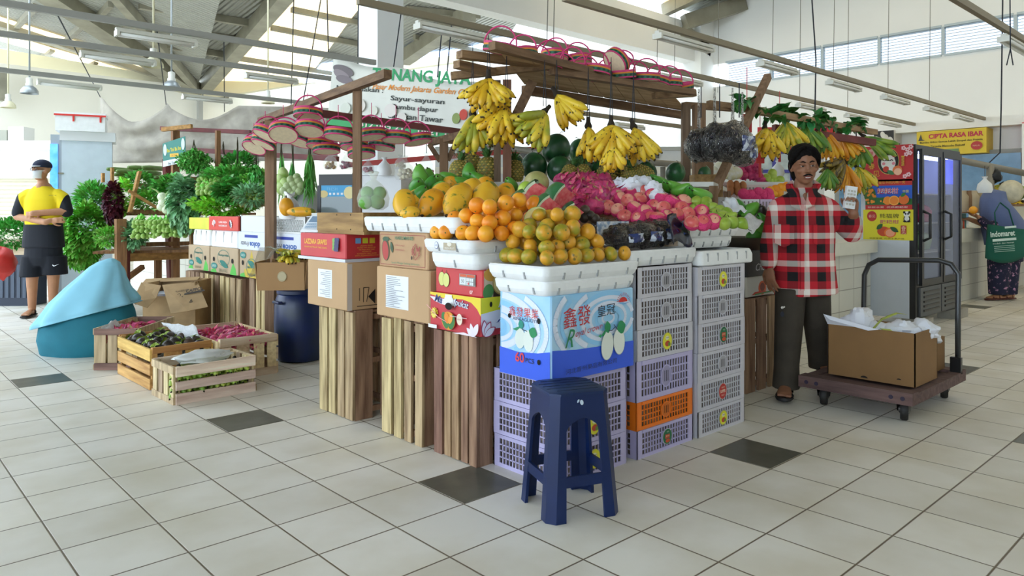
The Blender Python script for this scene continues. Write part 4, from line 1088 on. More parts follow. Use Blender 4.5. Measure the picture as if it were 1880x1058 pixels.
# each: lower end and upper end in the picture, distance, girth
for (x0,y0,x1,y1,d0,d1,g) in ((738,397,745,350,3.72,3.86,1.0),(748,391,772,349,4.0,4.1,.9),(775,396,808,352,3.78,3.92,1.12),(795,382,822,338,4.02,4.14,1.05),(820,396,858,340,3.72,3.9,1.18),(848,378,876,330,4.02,4.16,1.05),(872,392,906,338,3.78,3.98,1.2),(915,388,935,338,3.95,4.1,1.0),(880,352,900,330,4.32,4.42,.9),(818,345,836,331,4.35,4.42,.85),(733,394,772,388,3.62,3.62,.55)):
 o = dup(pp, (0,0,0)); aim(o, at_d(x0,y0,d0), at_d(x1,y1,d1), g, rnd.uniform(0,6)); obs.append(o)
names_p = ['upright yellow papaya at the end of the long foam tray, by the knotted bag','papaya partly hidden between the first upright one and the mottled one','mottled orange papaya leaning in the foam tray','green speckled papaya behind the mottled orange one','long smooth yellow papaya leaning over the foam tray','plump yellow papaya behind the long smooth one','big orange papaya with a brown scar next to the oranges','short papaya beside the watermelon wedges','papaya top showing behind the plump yellow one','orange papaya top in front of the green avocados','cut papaya piece lying flat on the foam tray']
for o, n in zip(obs, names_p): o['label'] = n; o['group'] = 'papayas in the long tray'
scrap(pp)
# --- watermelons, pineapples
def melon_proto():
 t = thing('watermelon', 'proto', 'watermelon'); b = MB(); b.ball((0,0,0), (.1,.1,.112), 28, 16); b.build('rind', M_melon, t, 180)
 b = MB(); b.tube([(0,0,.109),(.006,0,.122),(.018,0,.13),(.024,.006,.124)], .0022, 5); b.build('tendril', M_stem, t); return t
pm = melon_proto(); obs = []
lab = ['biggest watermelon standing on top of the watermelon row','dark watermelon on top of the row, beside the biggest','watermelon at the end of the row beside the wooden post','watermelon under the biggest one','watermelon under the dark upper one','watermelon in the row just past the upper pair','small watermelon half hidden in the middle of the row','watermelon behind the row of small pineapples','watermelon next to the last in the row by the pineapples','lone watermelon beside the crossed posts','watermelon half hidden behind the banana post','watermelon behind the slanting pole past the square posts']
for (x,y,r,d) in ((1021,274,26,5.05),(1066,279,22,5.2),(981,306,24,4.95),(1027,312,23,4.9),(1067,310,20.5,5.0),(1100,313,18.5,5.1),(1126,311,20,5.0),(1155,314,20.5,5.0),(1187,317,19,5.0),(1240,318,18,5.2),(947,299,15,5.35),(1290,319,15,5.6)):
 p = at_d(x, y, d); R_ = r*d/FPX
 if y > 290: p.z = max(1.337 + R_*1.1, p.z)
 obs.append(dup(pm, p, (rnd.uniform(-.25,.25), rnd.uniform(-.25,.25), rnd.uniform(0,6)), R_/.1))
for o, n in zip(obs, lab): o['label'] = n; o['group'] = 'whole watermelons'
scrap(pm)
M_pine = mat('pineapple_skin', rgb('6E6A2C'), .6, island=.25)
M_eye = mat('pineapple_eye', rgb('B59A4C'), .6, island=.3)
def pine_proto():
 t = thing('pineapple', 'proto', 'pineapple'); b = MB(); q = MB()
 prof = [(.0005,-.085)] + [(.058*(1-abs(s)**2.6)**.5+.004, s*.085) for s in [-.95,-.8,-.6,-.4,-.2,0,.2,.4,.6,.8,.95]] + [(.0005,.086)]
 b.lathe(prof, 20); b.build('body', M_pine, t, 180)
 for k in range(10):
  z = -.07 + k*.0155; s = z/.085; rr = .058*(1-abs(s)**2.6)**.5+.003; n = 13
  for j in range(n):
   a = 2*math.pi*(j + .5*(k%2))/n; w = rr*.19
   c = Vector((rr*math.cos(a), rr*math.sin(a), z)); tv = Vector((-math.sin(a), math.cos(a), 0)); o = Vector((math.cos(a), math.sin(a), 0))
   q.add([c - tv*w, c + Vector((0,0,-.0075)), c + tv*w, c + Vector((0,0,.0075)), c + o*.006], [(0,1,4),(1,2,4),(2,3,4),(3,0,4)])
 q.build('eye_pattern', M_eye, t)
 b = MB()
 for k in range(22):
  a = k*2.4; ti = .1 + .045*k; L = .09 - .002*k; o = Vector((math.cos(a), math.sin(a), 0)); tv = Vector((-math.sin(a), math.cos(a), 0)); base = Vector((0,0,.08)) + o*.012
  up = Vector((0,0,1))*math.cos(ti*.75) + o*math.sin(ti*.75)
  p1 = base + up*L*.5; p2 = base + up*L*.9 + o*.02
  b.add([base-tv*.009, base+tv*.009, p1+tv*.007, p1-tv*.007, p2], [(0,1,2,3),(3,2,4)])
 b.build('crown', mat('pineapple_leaf', rgb('4A7038'), .5, island=.35), t); return t
pn = pine_proto(); obs = []
lab = ['pineapple at the far end of the pineapple row by the green avocados','pineapple with its leafy crown standing highest','plump ripe pineapple leaning by the wooden post','pineapple just past the banana post beside the watermelons','pineapple showing only its top behind the dragon fruit','pineapple top behind the middle of the dragon fruit heap','pineapple lying beside the dragon fruit heap','pineapple lying behind the white wrapped fruit','small pineapple in front of the watermelon row','last small pineapple beside the white wrapped fruit']
for (x,y,d,s,tx) in ((842,325,4.7,1.0,-.2),(866,306,4.85,1.05,.0),(896,314,4.75,1.12,.1),(945,316,4.8,.95,.0),(1044,326,4.68,.8,.4),(1072,328,4.68,.8,.4),(1114,330,4.68,.95,1.0),(1136,324,4.8,.95,.8),(1158,333,4.66,.8,1.1),(1181,335,4.66,.85,1.2)):
 p = at_d(x, y, d); p.z = max(p.z, 1.337 + .06*s)
 obs.append(dup(pn, p, (tx, rnd.uniform(-.15,.15), rnd.uniform(0,6)), s))
for o, n in zip(obs, lab): o['label'] = n; o['group'] = 'pineapples'
scrap(pn)
# --- green avocados and mangoes, dragon fruit, apples, pears
def av_proto(m, nm='avocado', rx=.046, L=.06):
 t = thing(nm, 'proto', nm); b = MB(); prof = []
 for i in range(15):
  s = i/14; th = math.pi*s; r = rx*math.sin(th)*(1-.28*(1-math.cos(th))/2*1.2); prof.append((max(r,.0003), -L*math.cos(th)))
 b.lathe(prof, 18, None, 0, lambda p, a: (p[0], p[1]+.25*rx*(p[2]/L)**2, p[2])); b.build('skin', m, t, 180)
 b = MB(); b.lathe([(.004, L-.003),(.003,L+.008),(.0001,L+.009)], 6); b.build('stalk', M_stem, t); return t
pg = av_proto(M_green); obs = []
for (x,y,d,s,rz) in ((766,343,4.2,1.25,1.2),(771,324,4.4,1.25,.4),(770,359,4.05,1.1,.8),(789,341,4.3,1.05,.5),(788,326,4.48,1.0,.4),(804,335,4.4,1.1,1.0),(824,329,4.48,1.1,1.2),(846,336,4.4,1.0,1.4),(861,318,4.5,1.15,.1),(877,329,4.45,1.0,1.0),(938,340,4.45,1.0,.9),(808,345,4.25,1.0,1.2)):
 p = at_d(x,y,d); obs.append(dup(pg, p, (rz, rnd.uniform(-.4,.4), rnd.uniform(-1,1)-.75), s))
rank_labels(obs, 'glossy green avocado in the heap behind the papayas, {row}, {pos}', 9, 'green avocados behind the papayas')
obs = []
for (x,y,s) in ((1213,337,1.1),(1227,344,1.0),(1241,346,1.05),(1250,350,1.0),(1267,356,1.15),(1289,359,1.05),(1203,332,.9)):
 obs.append(dup(pg, MZ(x,y,.035), (1.2, rnd.uniform(-.3,.3), rnd.uniform(-2,0)), (s*.9,s*.9,s*1.15)))
rank_labels(obs, 'long green mango behind the wrapped apples, {row}, {pos}', 9, 'green mangoes behind the apples')
obs = []
for (x,y,s) in ((1357,382,1.2),(1377,387,1.2),(1400,407,1.2),(1396,421,1.15),(1388,432,1.1)):
 obs.append(dup(pg, at_d(x,y,4.72), (1.0, rnd.uniform(-.3,.3), rnd.uniform(-2,1)), s))
pd_ = av_proto(M_dark_av)
for (x,y,s) in ((1351,391,1.05),(1398,393,1.25),(1384,400,1.1)): obs.append(dup(pd_, at_d(x,y,4.74), (1.1, rnd.uniform(-.3,.3), rnd.uniform(-2,1)), s))
rank_labels(obs, 'avocado in the pan beside the plaid shirt man, {row}, {pos}', 10, 'avocados by the man'); scrap(pg, pd_)
def dragon_proto(seed):
 q = random.Random(seed); t = thing('dragon_fruit', 'proto', 'dragon fruit'); b = MB(); b.ball((0,0,0), (.038,.038,.048), 16, 10); b.build('skin', M_drag, t, 180)
 b = MB()
 for k in range(18):
  z = -.85 + 1.75*k/18; a = k*2.4 + q.uniform(-.2,.2); rr = .038*math.sqrt(max(0,1-z*z)); o = Vector((math.cos(a), math.sin(a), 0)); tv = Vector((-math.sin(a), math.cos(a), 0))
  c = Vector((rr*math.cos(a), rr*math.sin(a), z*.048)); w = .014; L = q.uniform(.026,.04)
  tip = c + Vector((0,0,L)) + o*q.uniform(.012,.024); mid = c + Vector((0,0,L*.5)) + o*.008
  b.add([c-tv*w, c+tv*w, mid+tv*w*.6, mid-tv*w*.6, tip, c-o*.004], [(0,1,2,3),(3,2,4),(0,3,4,5)])
 b.build('scale_leaves', M_scale, t); return t
d1, d2 = dragon_proto(1), dragon_proto(2); its = []
for y, xs in ((331,(1030,1050,1070,1090,1108)),(345,(1026,1044,1063,1082,1100,1118)),(359,(1040,1058,1077,1096,1114,1130)),(372,(1046,1066,1086,1104)),(382,(1062,1080,1098)),(340,(1054,1075,1094)),(353,(1050,1088))):
 for x in xs: p = MZ(x+rnd.uniform(-3,3), y, .038); its.append((p, .038))
place([d1, d2], its, 8, 'magenta dragon fruit in the heap between wedges and apples, {row}, {pos}', 'dragon fruit heap', (1.05,1.25), 11); scrap(d1, d2)
def apple_proto(net):
 t = thing('wrapped_apple', 'proto', 'apple'); b = MB()
 def fn(p, th):
  z = p[2]; s = 1 - .28*max(0, z-.7) ; rr = 1 + .06*z
  return (p[0]*rr, p[1]*rr, (z - (.5*max(0, z-.78)))*.92)
 b.ball((0,0,0), .039, 20, 14, 0, None, fn); b.build('apple_skin', M_apple, t, 180)
 b = MB(); b.tube([(0,0,.027),(.002,0,.042)], .0014, 5); b.build('stalk', M_stem, t)
 if net:
  b = MB(); prof = []
  for i in range(12):
   a = math.pi*(i/11)*net; prof.append((.0418*math.sin(a)+.0004*(i%2)+.0003, -.0415*math.cos(a)))
  b.lathe(prof + [(prof[-1][0]-.003, prof[-1][1]-.001)], 24, None, 0, lambda p, th: (p[0]*(1+.012*math.cos(12*th)), p[1]*(1+.012*math.cos(12*th)), p[2]*.97), cap=False); b.build('foam_net', M_net, t, 50)
 return t
a1, a2, a3 = apple_proto(.5), apple_proto(.62), apple_proto(.78)
its = [(MZ(x, y, .039), .039) for x, y in ((1116,382),(1134,387),(1153,370),(1174,367),(1197,361),(1156,354),(1166,383),(1200,380),(1219,384),(1184,390),(1147,399),(1172,402),(1190,399),(1207,402),(1223,399),(1234,372),(1251,384),(1241,396),(1256,370),(1262,395),(1288,391),(1271,410),(1291,410),(1309,408),(1178,352),(1140,366),(1215,366))]
place([a1, a2, a3], its, 12, 'apple in pink foam net beside the pears, {row}, {pos}', 'apples in pink nets', (.95,1.08), 9, look=1); scrap(a1, a2, a3)
def pear_proto():
 t = thing('pear', 'proto', 'pear'); b = MB(); prof = []
 for i in range(15):
  s = i/14; z = -.035 + .08*s; r = .034*math.sin(math.pi*min(.999, s*.92+.02))**.7*(1 - .45*max(0, s-.4)/.6); prof.append((max(r,.0004), z))
 b.lathe(prof, 16); b.build('skin', M_pear, t, 180); b = MB(); b.tube([(0,0,.043),(.003,.002,.058),(.01,.004,.068)], .0016, 5); b.build('stalk', M_stem, t); return t
pr_ = pear_proto()
its = [(MZ(x, y, .033), .033) for x, y in ((1279,371),(1297,381),(1274,385),(1309,382),(1312,394),(1317,403),(1334,393),(1327,399),(1322,388),(1330,412),(1346,410),(1361,410),(1296,372),(1340,402))]
place([pr_], its, 13, 'yellow green pear in the foam tray beside the apples, {row}, {pos}', 'pears in the tray', (.95,1.1), 9); scrap(pr_)
# --- watermelon wedges and cut melon
def wedge(label, px, py, d, size, ang, yaw, tilt, pale=False):
 t = thing('watermelon_wedge', label, 'watermelon', at_d(px, py, d), 0, 'cut watermelon wedges'); t.rotation_euler = (tilt, ang, yaw)
 n, k = 14, 8; half_ = R(26);
 def shell(r, a, s): # a: along the arc 0..pi, s: across -1..1
  x = r*math.cos(a); rad = r*math.sin(a); return (x, rad*math.sin(half_*s), rad*math.cos(half_*s) - size*.5)
 b = MB(); ar = lambda i: 1.2 + (math.pi-1.2)*i/n
 vs = [shell(size, ar(i), -1+2*j/k) for j in range(k+1) for i in range(n+1)]
 b.add(vs, [(j*(n+1)+i, j*(n+1)+i+1, (j+1)*(n+1)+i+1, (j+1)*(n+1)+i) for j in range(k) for i in range(n)]); b.build('rind', M_melon, t, 60)
 for s in (-1, 1):
  b = MB(); ri = [shell(size, ar(i), s) for i in range(n+1)]; m1 = [shell(size*.88, ar(i), s) for i in range(n+1)]; b.add(ri + m1, [(i, i+1, n+2+i, n+1+i) for i in range(n)]); b.build('pith', M_pith, t)
  b = MB(); b.add(m1 + [(size*.5, shell(size*.12, 1.57, s)[1], -size*.52)], [tuple(range(n+2))]); b.build('flesh', M_flesh, t)
 return t
vy = -math.atan2(SN, CS)
wedge('watermelon wedge with dark red flesh beside the oranges', 958, 371, 3.56, .115, R(-38), vy, R(10))
wedge('tall watermelon wedge behind the other wedges', 985, 354, 3.72, .125, R(-46), vy-.3, R(5))
wedge('narrow watermelon wedge beside the dragon fruit', 1026, 360, 3.62, .125, R(-48), vy+.4, R(8))
wedge('pale pink watermelon wedge behind the mandarins', 1001, 377, 3.46, .105, R(-42), vy+.2, R(8))
wedge('small watermelon wedge peeping over the top mandarin', 1049, 387, 3.5, .085, R(-38), vy, R(10))
b = MB(); p = at_d(985,336,4.3); b.ball((0,0,0), (.075,.075,.07), 20, 14); o = solo('honeydew_melon', b, two_tone('tan_melon','A0A060','B8B078',.5,12), 'tan green round melon behind the tall watermelon wedge', 'melon', smooth=180, base=(0,0,-.07)); o.location = p + Vector((0,0,-.07))
def guava(label, px, py, d, s):
 b = MB(); b.ball((0,0,0), (s,s,s*1.15), 18, 12); o = solo('guava', b, two_tone('guava_skin','A2C044','B9D060',.45,20), label, 'guava', 'pale green guavas', 180, (0,0,-s)); o.location = at_d(px,py,d) - Vector((0,0,s))
guava('pale green guava behind the red watermelon wedge', 966, 351, 3.8, .045); guava('pale green guava between the wedges over the mandarins', 981, 376, 3.6, .042)
t = thing('half_melon', 'halved melon with netted rind showing pale green flesh among the mandarins', 'melon', at_d(984,400,3.36)); t.rotation_euler = (R(62), 0, vy-.35)
b = MB(); b.lathe([(.0005,-.06),(.03,-.052),(.05,-.03),(.058,0)], 24); b.build('rind', mat('netted_rind', rgb('B89A6C'), .7, var=.2, nscale=60), t, 60)
b = MB(); b.lathe([(.058,0),(.054,.0015)], 24, cap=False); b.build('flesh_rim', ink('A8CC80'), t); b = MB(); b.lathe([(.054,.0015),(.03,.002),(.026,-.012),(.0005,-.016)], 24, cap=False); b.build('flesh', mat('melon_flesh', rgb('D6DC9A'), .4, col2=rgb('E3D08A'), nscale=30), t)
# --- white wrapped fruit, loose papers
M_paper = mat('white_tissue', rgb('E6E9F2'), .85)
def crumple(mb, c, r, seed, n=12, k=8, amp=.28, sq=(1,1,1)):
 o = Vector((seed*3.1, seed*1.7, 0))
 def fn(p, th):
  v = Vector(p); q = 1 + amp*noise.noise(v*2.1 + o) + amp*.5*noise.noise(v*5 + o); return tuple(v*q)
 mb.ball(c, tuple(r*s for s in sq), n, k, 0, None, fn)
obs = []
for i, (x,y,r) in enumerate(((1138,341,.05),(1160,346,.06),(1183,340,.05),(1200,350,.055),(1207,362,.045),(1170,338,.045))):
 b = MB(); crumple(b, (0,0,0), r, i+1, 20, 14, .3); o = solo('wrapped_fruit', b, M_paper, 'x', 'wrapped fruit', base=(0,0,-r*.7), smooth=35); o.location = MZ(x,y,r) - Vector((0,0,r*.7)); obs.append(o)
rank_labels(obs, 'fruit wrapped in white tissue behind the apples, {row}, {pos}', 8, 'tissue wrapped fruit')
def paper(label, corners, m=M_paper, bend=.02, seed=1, name='paper_sheet'):
 P = [Vector(c) for c in corners]
 def f(u, v):
  p = (P[0]*(1-u)+P[1]*u)*(1-v) + (P[3]*(1-u)+P[2]*u)*v; p.z += bend*noise.noise(Vector((u*3+seed, v*3, seed))); return tuple(p)
 b = MB(); b.sheet(10, 10, f); o = solo(name, b, m, label, 'paper', smooth=60); s_ = o.modifiers.new('thick','SOLIDIFY'); s_.thickness = .0012
 return o
paper('crumpled white paper sheet tucked beside the pears', [MZ(1322,370), MZ(1345,362), MZ(1372,386), MZ(1345,395)], bend=.03, seed=2)
paper('printed white paper sheet under the avocados by the man', [at_d(1350,404,4.4), at_d(1378,392,4.55), at_d(1402,408,4.55), at_d(1380,430,4.4)], mat('printed_paper', rgb('DADCDE'), .85, var=.08, nscale=60), .02, 3)
# --- bagged grapes
M_grape = mat('black_grape', rgb('1B1728'), .3, island=.4)
def film_material():
 m = bpy.data.materials.new('crinkled_clear_film'); m.use_nodes = True; N = m.node_tree.nodes; L = m.node_tree.links; N.remove(N['Principled BSDF'])
 tr, gl_, mx, lw = N.new('ShaderNodeBsdfTransparent'), N.new('ShaderNodeBsdfGlossy'), N.new('ShaderNodeMixShader'), N.new('ShaderNodeFresnel'); gl_.inputs['Roughness'].default_value = .07; lw.inputs[0].default_value = 1.6
 nz = N.new('ShaderNodeTexNoise'); nz.inputs['Scale'].default_value = 26; bp = N.new('ShaderNodeBump'); bp.inputs['Strength'].default_value = 1; bp.inputs['Distance'].default_value = .03
 L.new(nz.outputs['Fac'], bp.inputs['Height']); L.new(bp.outputs[0], gl_.inputs['Normal']); L.new(bp.outputs[0], lw.inputs['Normal']); L.new(lw.outputs[0], mx.inputs[0]); L.new(tr.outputs[0], mx.inputs[1]); L.new(gl_.outputs[0], mx.inputs[2]); L.new(mx.outputs[0], N['Material Output'].inputs[0]); return m
M_glossy = film_material()
M_navy = mat('navy_print_film', rgb('1D2F6E'), .25)
def grape_bag(label, c, r, seed, hang=None, sq=(1,1,1), group='bagged grapes', rx=(0,0,0)):
 q = random.Random(seed); t = thing('grape_bag', label, 'grape bag', c, 0, group); t.rotation_euler = rx
 b = MB(); pts = []; tries = 0
 while len(pts) < 75 and tries < 3000:
  tries += 1; v = Vector((q.uniform(-1,1), q.uniform(-1,1), q.uniform(-1,1)))
  if .5 < v.length < .92:
   p = Vector((v.x*r*sq[0], v.y*r*sq[1], v.z*r*sq[2]))
   if all((p-o).length > .016 for o in pts): pts.append(p); b.ball(p, (.0115,.0115,.0135), 8, 6)
 b.ball((0,0,0), tuple(r*.84*s_ for s_ in sq), 14, 10); g = b.build('grapes', M_grape, t, 180); g['kind'] = 'stuff'
 b = MB(); crumple(b, (0,0,0), r*1.0, seed, 26, 18, .16, sq);
 if hang: b.tube([(0,0,r*.8*sq[2]),(0,0,r*1.05*sq[2]),(0,0,r*1.3*sq[2]+hang)], [r*.35,.012,.006], 10)
 b.build('clear_bag', M_glossy, t, 40)
 p = MB();
 def shf(u, v):
  a = -.5 + u*1.0; zz = -.45 + v*.7; w = Vector((math.sin(a)*.98, -math.cos(a)*.98, zz)); w = w.normalized()*1.03 if w.length > 1 else w
  n_ = 1 + .16*noise.noise(w*2.1 + Vector((seed*3.1, seed*1.7, 0))); return tuple(Vector((w.x*r*sq[0], w.y*r*sq[1], w.z*r*sq[2]))*n_*1.02)
 p.sheet(8, 6, shf); p.build('printed_band', mat('navy_white_print', rgb('22356F'), .25, col2=rgb('C9D2E4'), nscale=26, thr=(.5,.56)), t, 40)
 return t
for i, (x, y, z, r, sq, l) in enumerate(((2.75,2.2,1.03,.10,(1.1,.9,.6),'clear bag of dark grapes at the mandarin end of its tray'),(2.93,2.22,1.035,.11,(1.0,.9,.62),'crinkled clear bag of dark grapes in the middle of its tray'),(3.1,2.25,1.045,.11,(1.0,.95,.7),'dark bag of grapes in the tray below the apples'),(2.9,2.42,1.06,.10,(1.3,.8,.6),'clear grape bag with a printed label at the back of its tray'))):
 grape_bag(l, (x, y, z-.0), r, i+11, None, sq, 'grape bags in the tray')
b = MB(); P0 = Vector((3.06,2.1,1.0)); T = frame3((3.02,2.10,.985), (1,.12,0), (0,.25,1)); b.sheet(8, 6, lambda u, v: tuple(T @ Vector((u*.2, v*.14+.02*math.sin(u*6), .02*noise.noise(Vector((u*4,v*4,1)))))))
o = solo('printed_bag', b, mat('dark_printed_film', rgb('151A33'), .2, col2=rgb('2C4A9E'), nscale=9, thr=(.55,.6)), 'black and blue printed plastic bag lying open on the grape tray', 'bag', smooth=60); o.modifiers.new('thick','SOLIDIFY').thickness = .0015
b = MB(); b.box((2.72,2.32,1.03),(2.95,2.335,1.10)); o = solo('fruit_carton', b, mat('fruit_print', rgb('8FA8C8'), .4, col2=rgb('E6E9EE'), nscale=30, thr=(.45,.55)), 'low printed carton edge standing behind the grape bags', 'box')
# dark mangosteens behind the mandarins
obs = []
for (x,y) in ((1062,392),(1074,386),(1083,396),(1072,400),(1092,402)):
 b = MB(); b.ball((0,0,0), .026, 14, 10); o = solo('mangosteen', b, M_dark_av, 'x', 'mangosteen', base=(0,0,-.026), smooth=180); o.location = at_d(x,y,3.6)-Vector((0,0,.026)); obs.append(o)
rank_labels(obs, 'dark mangosteen between the mandarins and the dragon fruit, {row}, {pos}', 6, 'mangosteens behind the mandarins')
# knotted bag of fruit on the wooden box
t = thing('fruit_bag', 'knotted clear bag of green fruit on the brown wooden box', 'bag', at_d(686, 386, 3.86))
c0 = t.location
b = MB();
for v in ((-.05,0,.04),(.0,-.02,.045),(.04,.02,.04),(-.02,.03,.09),(.03,-.01,.09)): b.ball(v, .036, 14, 10)
g = b.build('green_fruit', M_green, t, 180); g['kind'] = 'stuff'
b = MB(); b.lathe([(.0005,0),(.05,.0),(.078,.02),(.085,.06),(.072,.105),(.04,.14),(.014,.16),(.018,.175),(.03,.2),(.02,.205)], 22, None, 0, lambda p, a: (p[0]*(1+.06*math.sin(5*a)), p[1]*(1+.06*math.cos(4*a)), p[2])); b.build('clear_bag', mat('milky_film', rgb('E6EEDF'), .2, alpha=.3, bump=.5, bscale=30), t, 60)
# ================================================================ POSTS, RACK, BASKETS, BANANAS, GRAPE BAGS, VINE
def timber(name, label, cat, a, b_, w_, h_, m, base=None):
 q = MB(); q.bar(a, b_, w_, h_)
 return solo(name, q, m, label, cat, base=base or tuple(Vector(a)))
def post(label, px, d, ztop, w_, m=post_wood, z0=0.0, h_=None):
 p = at_d(px, 388, d); q = MB(); q.bar((p.x,p.y,z0), (p.x,p.y,ztop), w_, h_ or w_, 0, (SN, CS, 0)); return solo('wooden_post', q, m, label, 'post', base=(p.x,p.y,z0))
def zat(py, d): return CAMZ + (YH-py)*d/FPX
BZ = 1.93
post('weathered wooden post behind the knotted fruit bag', 656, 4.62, BZ-.015, .05)
post('brown wooden post behind the white lattice crate', 497, 6.12, BZ-.02, .075)
post('wooden post between the papayas and pineapples, paired with a second one', 913, 4.72, 1.99, .045, wood('post_dark','5A4636','7C6450'), h_=.06)
post('reddish half of the paired posts beside the pineapples', 931, 4.70, 1.99, .055, wood('post_red','6B4436','8E6450'))
post('dark half of the square posts in front of the far crates', 1259, 5.55, 1.96, .06, wood('post_dark','5A4636','7C6450'))
post('brown square post beside the grape bags', 1283, 5.6, 1.96, .085)
p1 = post('short broad timber leaning against the brown square post', 1301, 5.75, 1.62, .06, z0=0)
timber('slanting_pole', 'slanting round pole crossing in front of the square posts', 'pole', at_d(1306,362,4.95), at_d(1410,140,5.9), .05, .05, post_wood)
timber('wooden_beam', 'brown beam rising over the hanging baskets', 'beam', at_z(478,222,BZ), at_z(712,136,BZ), .05, .05, beam_woody)
timber('wooden_beam', 'dark red beam behind the hanging baskets', 'beam', at_z(553,204,1.83), at_z(842,242,1.83), .045, .05, red_paint)
timber('wooden_beam', 'thin dark beam below the red one behind the hanging baskets', 'beam', at_z(575,232,1.72), at_z(850,262,1.72), .035, .04, beam_wood)
timber('wooden_beam', 'slanting dark brace meeting the paired posts', 'beam', at_d(790,262,5.6), at_d(912,232,4.75), .04, .05, beam_wood)
post('post with brackets behind the papayas', 815, 5.4, zat(255,5.4), .06)
timber('wooden_brace', 'short diagonal brace on the bracketed post', 'brace', at_d(822,295,5.4), at_d(842,252,5.4), .035, .035, beam_wood)
timber('wooden_brace', 'opposite diagonal brace on the bracketed post', 'brace', at_d(808,296,5.45), at_d(788,265,5.45), .035, .035, beam_wood)
# rack over the stall: two long bearers, a plank deck
t = thing('basket_rack', 'long plank rack of rough timber over the fruit carrying woven baskets', 'rack', at_d(1080,388,4.7), 0)
t.location.z = 0; t['_w'] = 1; WORLD_AT[t.name] = Vector(t.location)
fa, fb_ = at_z(903,84,2.06), at_z(1225,168,2.06); ba, bb = at_z(962,165,1.97), at_z(1262,213,1.97)
q = MB(); q.bar(fa, fb_, .05, .045); q.build('front_bearer', beam_wood, t)
q = MB(); q.bar(ba, bb, .05, .06); q.build('back_bearer', beam_wood, t)
ma, mb_ = at_z(1012,131,2.02), at_z(1272,170,2.0)
q = MB(); q.bar(ma, mb_, .06, .04); q.build('middle_bearer', beam_wood, t)
for px0, py0, d0, px1, py1, d1 in ((843,100,4.2,1030,123,4.7),(838,118,4.3,905,133,4.5),(828,140,4.5,1040,118,4.6),(1200,176,5.35,1275,172,5.45),(1255,193,5.7,1400,203,6.0),(1300,190,5.8,1380,200,5.9)):
 q = MB(); q.bar(at_d(px0,py0,d0), at_d(px1,py1,d1), .06, .045); q.build('cross_piece', wood('cross_wood','6E523C','A0805E',0), t)
q = MB(); q.bar(at_d(938,232,4.72), at_d(978,150,4.72), .045, .06); q.build('brace', beam_wood, t)
pink = mat('pink_straw', rgb('D33A78'), .6, var=.15, nscale=30)
deck = wood('deck_ply', 'A08060', 'CDB08C', 0)
for i in range(7):
 f0, f1 = i/7 + .001, (i+1)/7 - .003; q = MB()
 A0, A1 = fa.lerp(fb_, f0), fa.lerp(fb_, f1); B0, B1 = ba.lerp(bb, f0), ba.lerp(bb, f1)
 up = Vector((0,0,.03)); q.plate([A0+up, A1+up, B1+up*1.6, B0+up*1.6], .012); q.build('deck_board', deck, t)
def basket_proto():
 t = thing('woven_basket', 'proto', 'basket'); r = .095
 straw = mat('straw_base', rgb('EBDAB8'), .7, var=.06, nscale=40)
 b = MB(); b.lathe([(.0005,.0),(r-.004,0),(r-.004,.002),(.0005,.002)], 28); b.build('basket_base', straw, t)
 for nm, z0, z1, m in (('pink_rim', -.003, .006, pink), ('green_band', .006, .026, mat('green_straw', rgb('1F5A4A'), .6, col2=rgb('2C7A58'), nscale=40)), ('orange_band', .026, .036, mat('orange_straw', rgb('E08A2C'), .6)), ('pink_band', .036, .05, pink)):
  b = MB(); b.lathe([(r-.004,z0),(r+.001,z0),(r+.0015,z1),(r-.004,z1),(r-.004,z0)], 28, cap=False); b.build(nm, m, t, 50)
 b = MB()
 for j in range(16):
  a = 2*math.pi*j/16; c = Vector((math.cos(a), math.sin(a), 0)); tv = Vector((-math.sin(a), math.cos(a), 0)); o = c*(r+.0025) + Vector((0,0,.016))
  b.add([o-tv*.014, o-Vector((0,0,.008)), o+tv*.014, o+Vector((0,0,.008)), o+c*.001], [(0,1,4),(1,2,4),(2,3,4),(3,0,4)])
 b.build('diamond_pattern', mat('dark_diamond', rgb('14382F'), .6), t)
 b = MB(); b.tube([(r*math.cos(R(a)), 0, .045 + .105*math.sin(R(a))) for a in range(0, 181, 10)], .005, 6); b.build('handle', pink, t, 180)
 return t
bp_ = basket_proto(); obs = []
# (px, py, d, tilt towards viewer, roll)
for (x,y,d,tl,rl) in ((487,250,5.2,.3,.35),(520,248,4.9,.55,-.1),(565,214,5.0,.15,0),(568,242,4.9,.35,0),(621,253,4.9,.2,.05),(682,253,4.8,.1,-.15),(727,258,4.9,.15,.0),(768,262,5.0,.1,-.2),(466,272,5.9,.5,.2),(482,266,5.8,.3,.3),(548,262,5.3,.3,.2),(587,270,5.3,.2,.05),(600,279,5.3,.15,-.05),(650,272,5.2,.2,.0),(664,286,5.2,.2,-.1),(700,272,5.3,.15,.1)):
 o = dup(bp_, at_d(x,y,d), (0,0,0)); M = Matrix.Rotation(vy,3,'Z') @ Matrix.Rotation(rl,3,'Y') @ Matrix.Rotation(-tl,3,'X') @ Matrix.Rotation(rnd.uniform(-.3,.3),3,'Z'); o.rotation_euler = M.to_euler(); obs.append(o)
rank_labels(obs, 'pink and green woven basket hanging over the box row, {row}, {pos}', 11, 'baskets hanging from the beams')
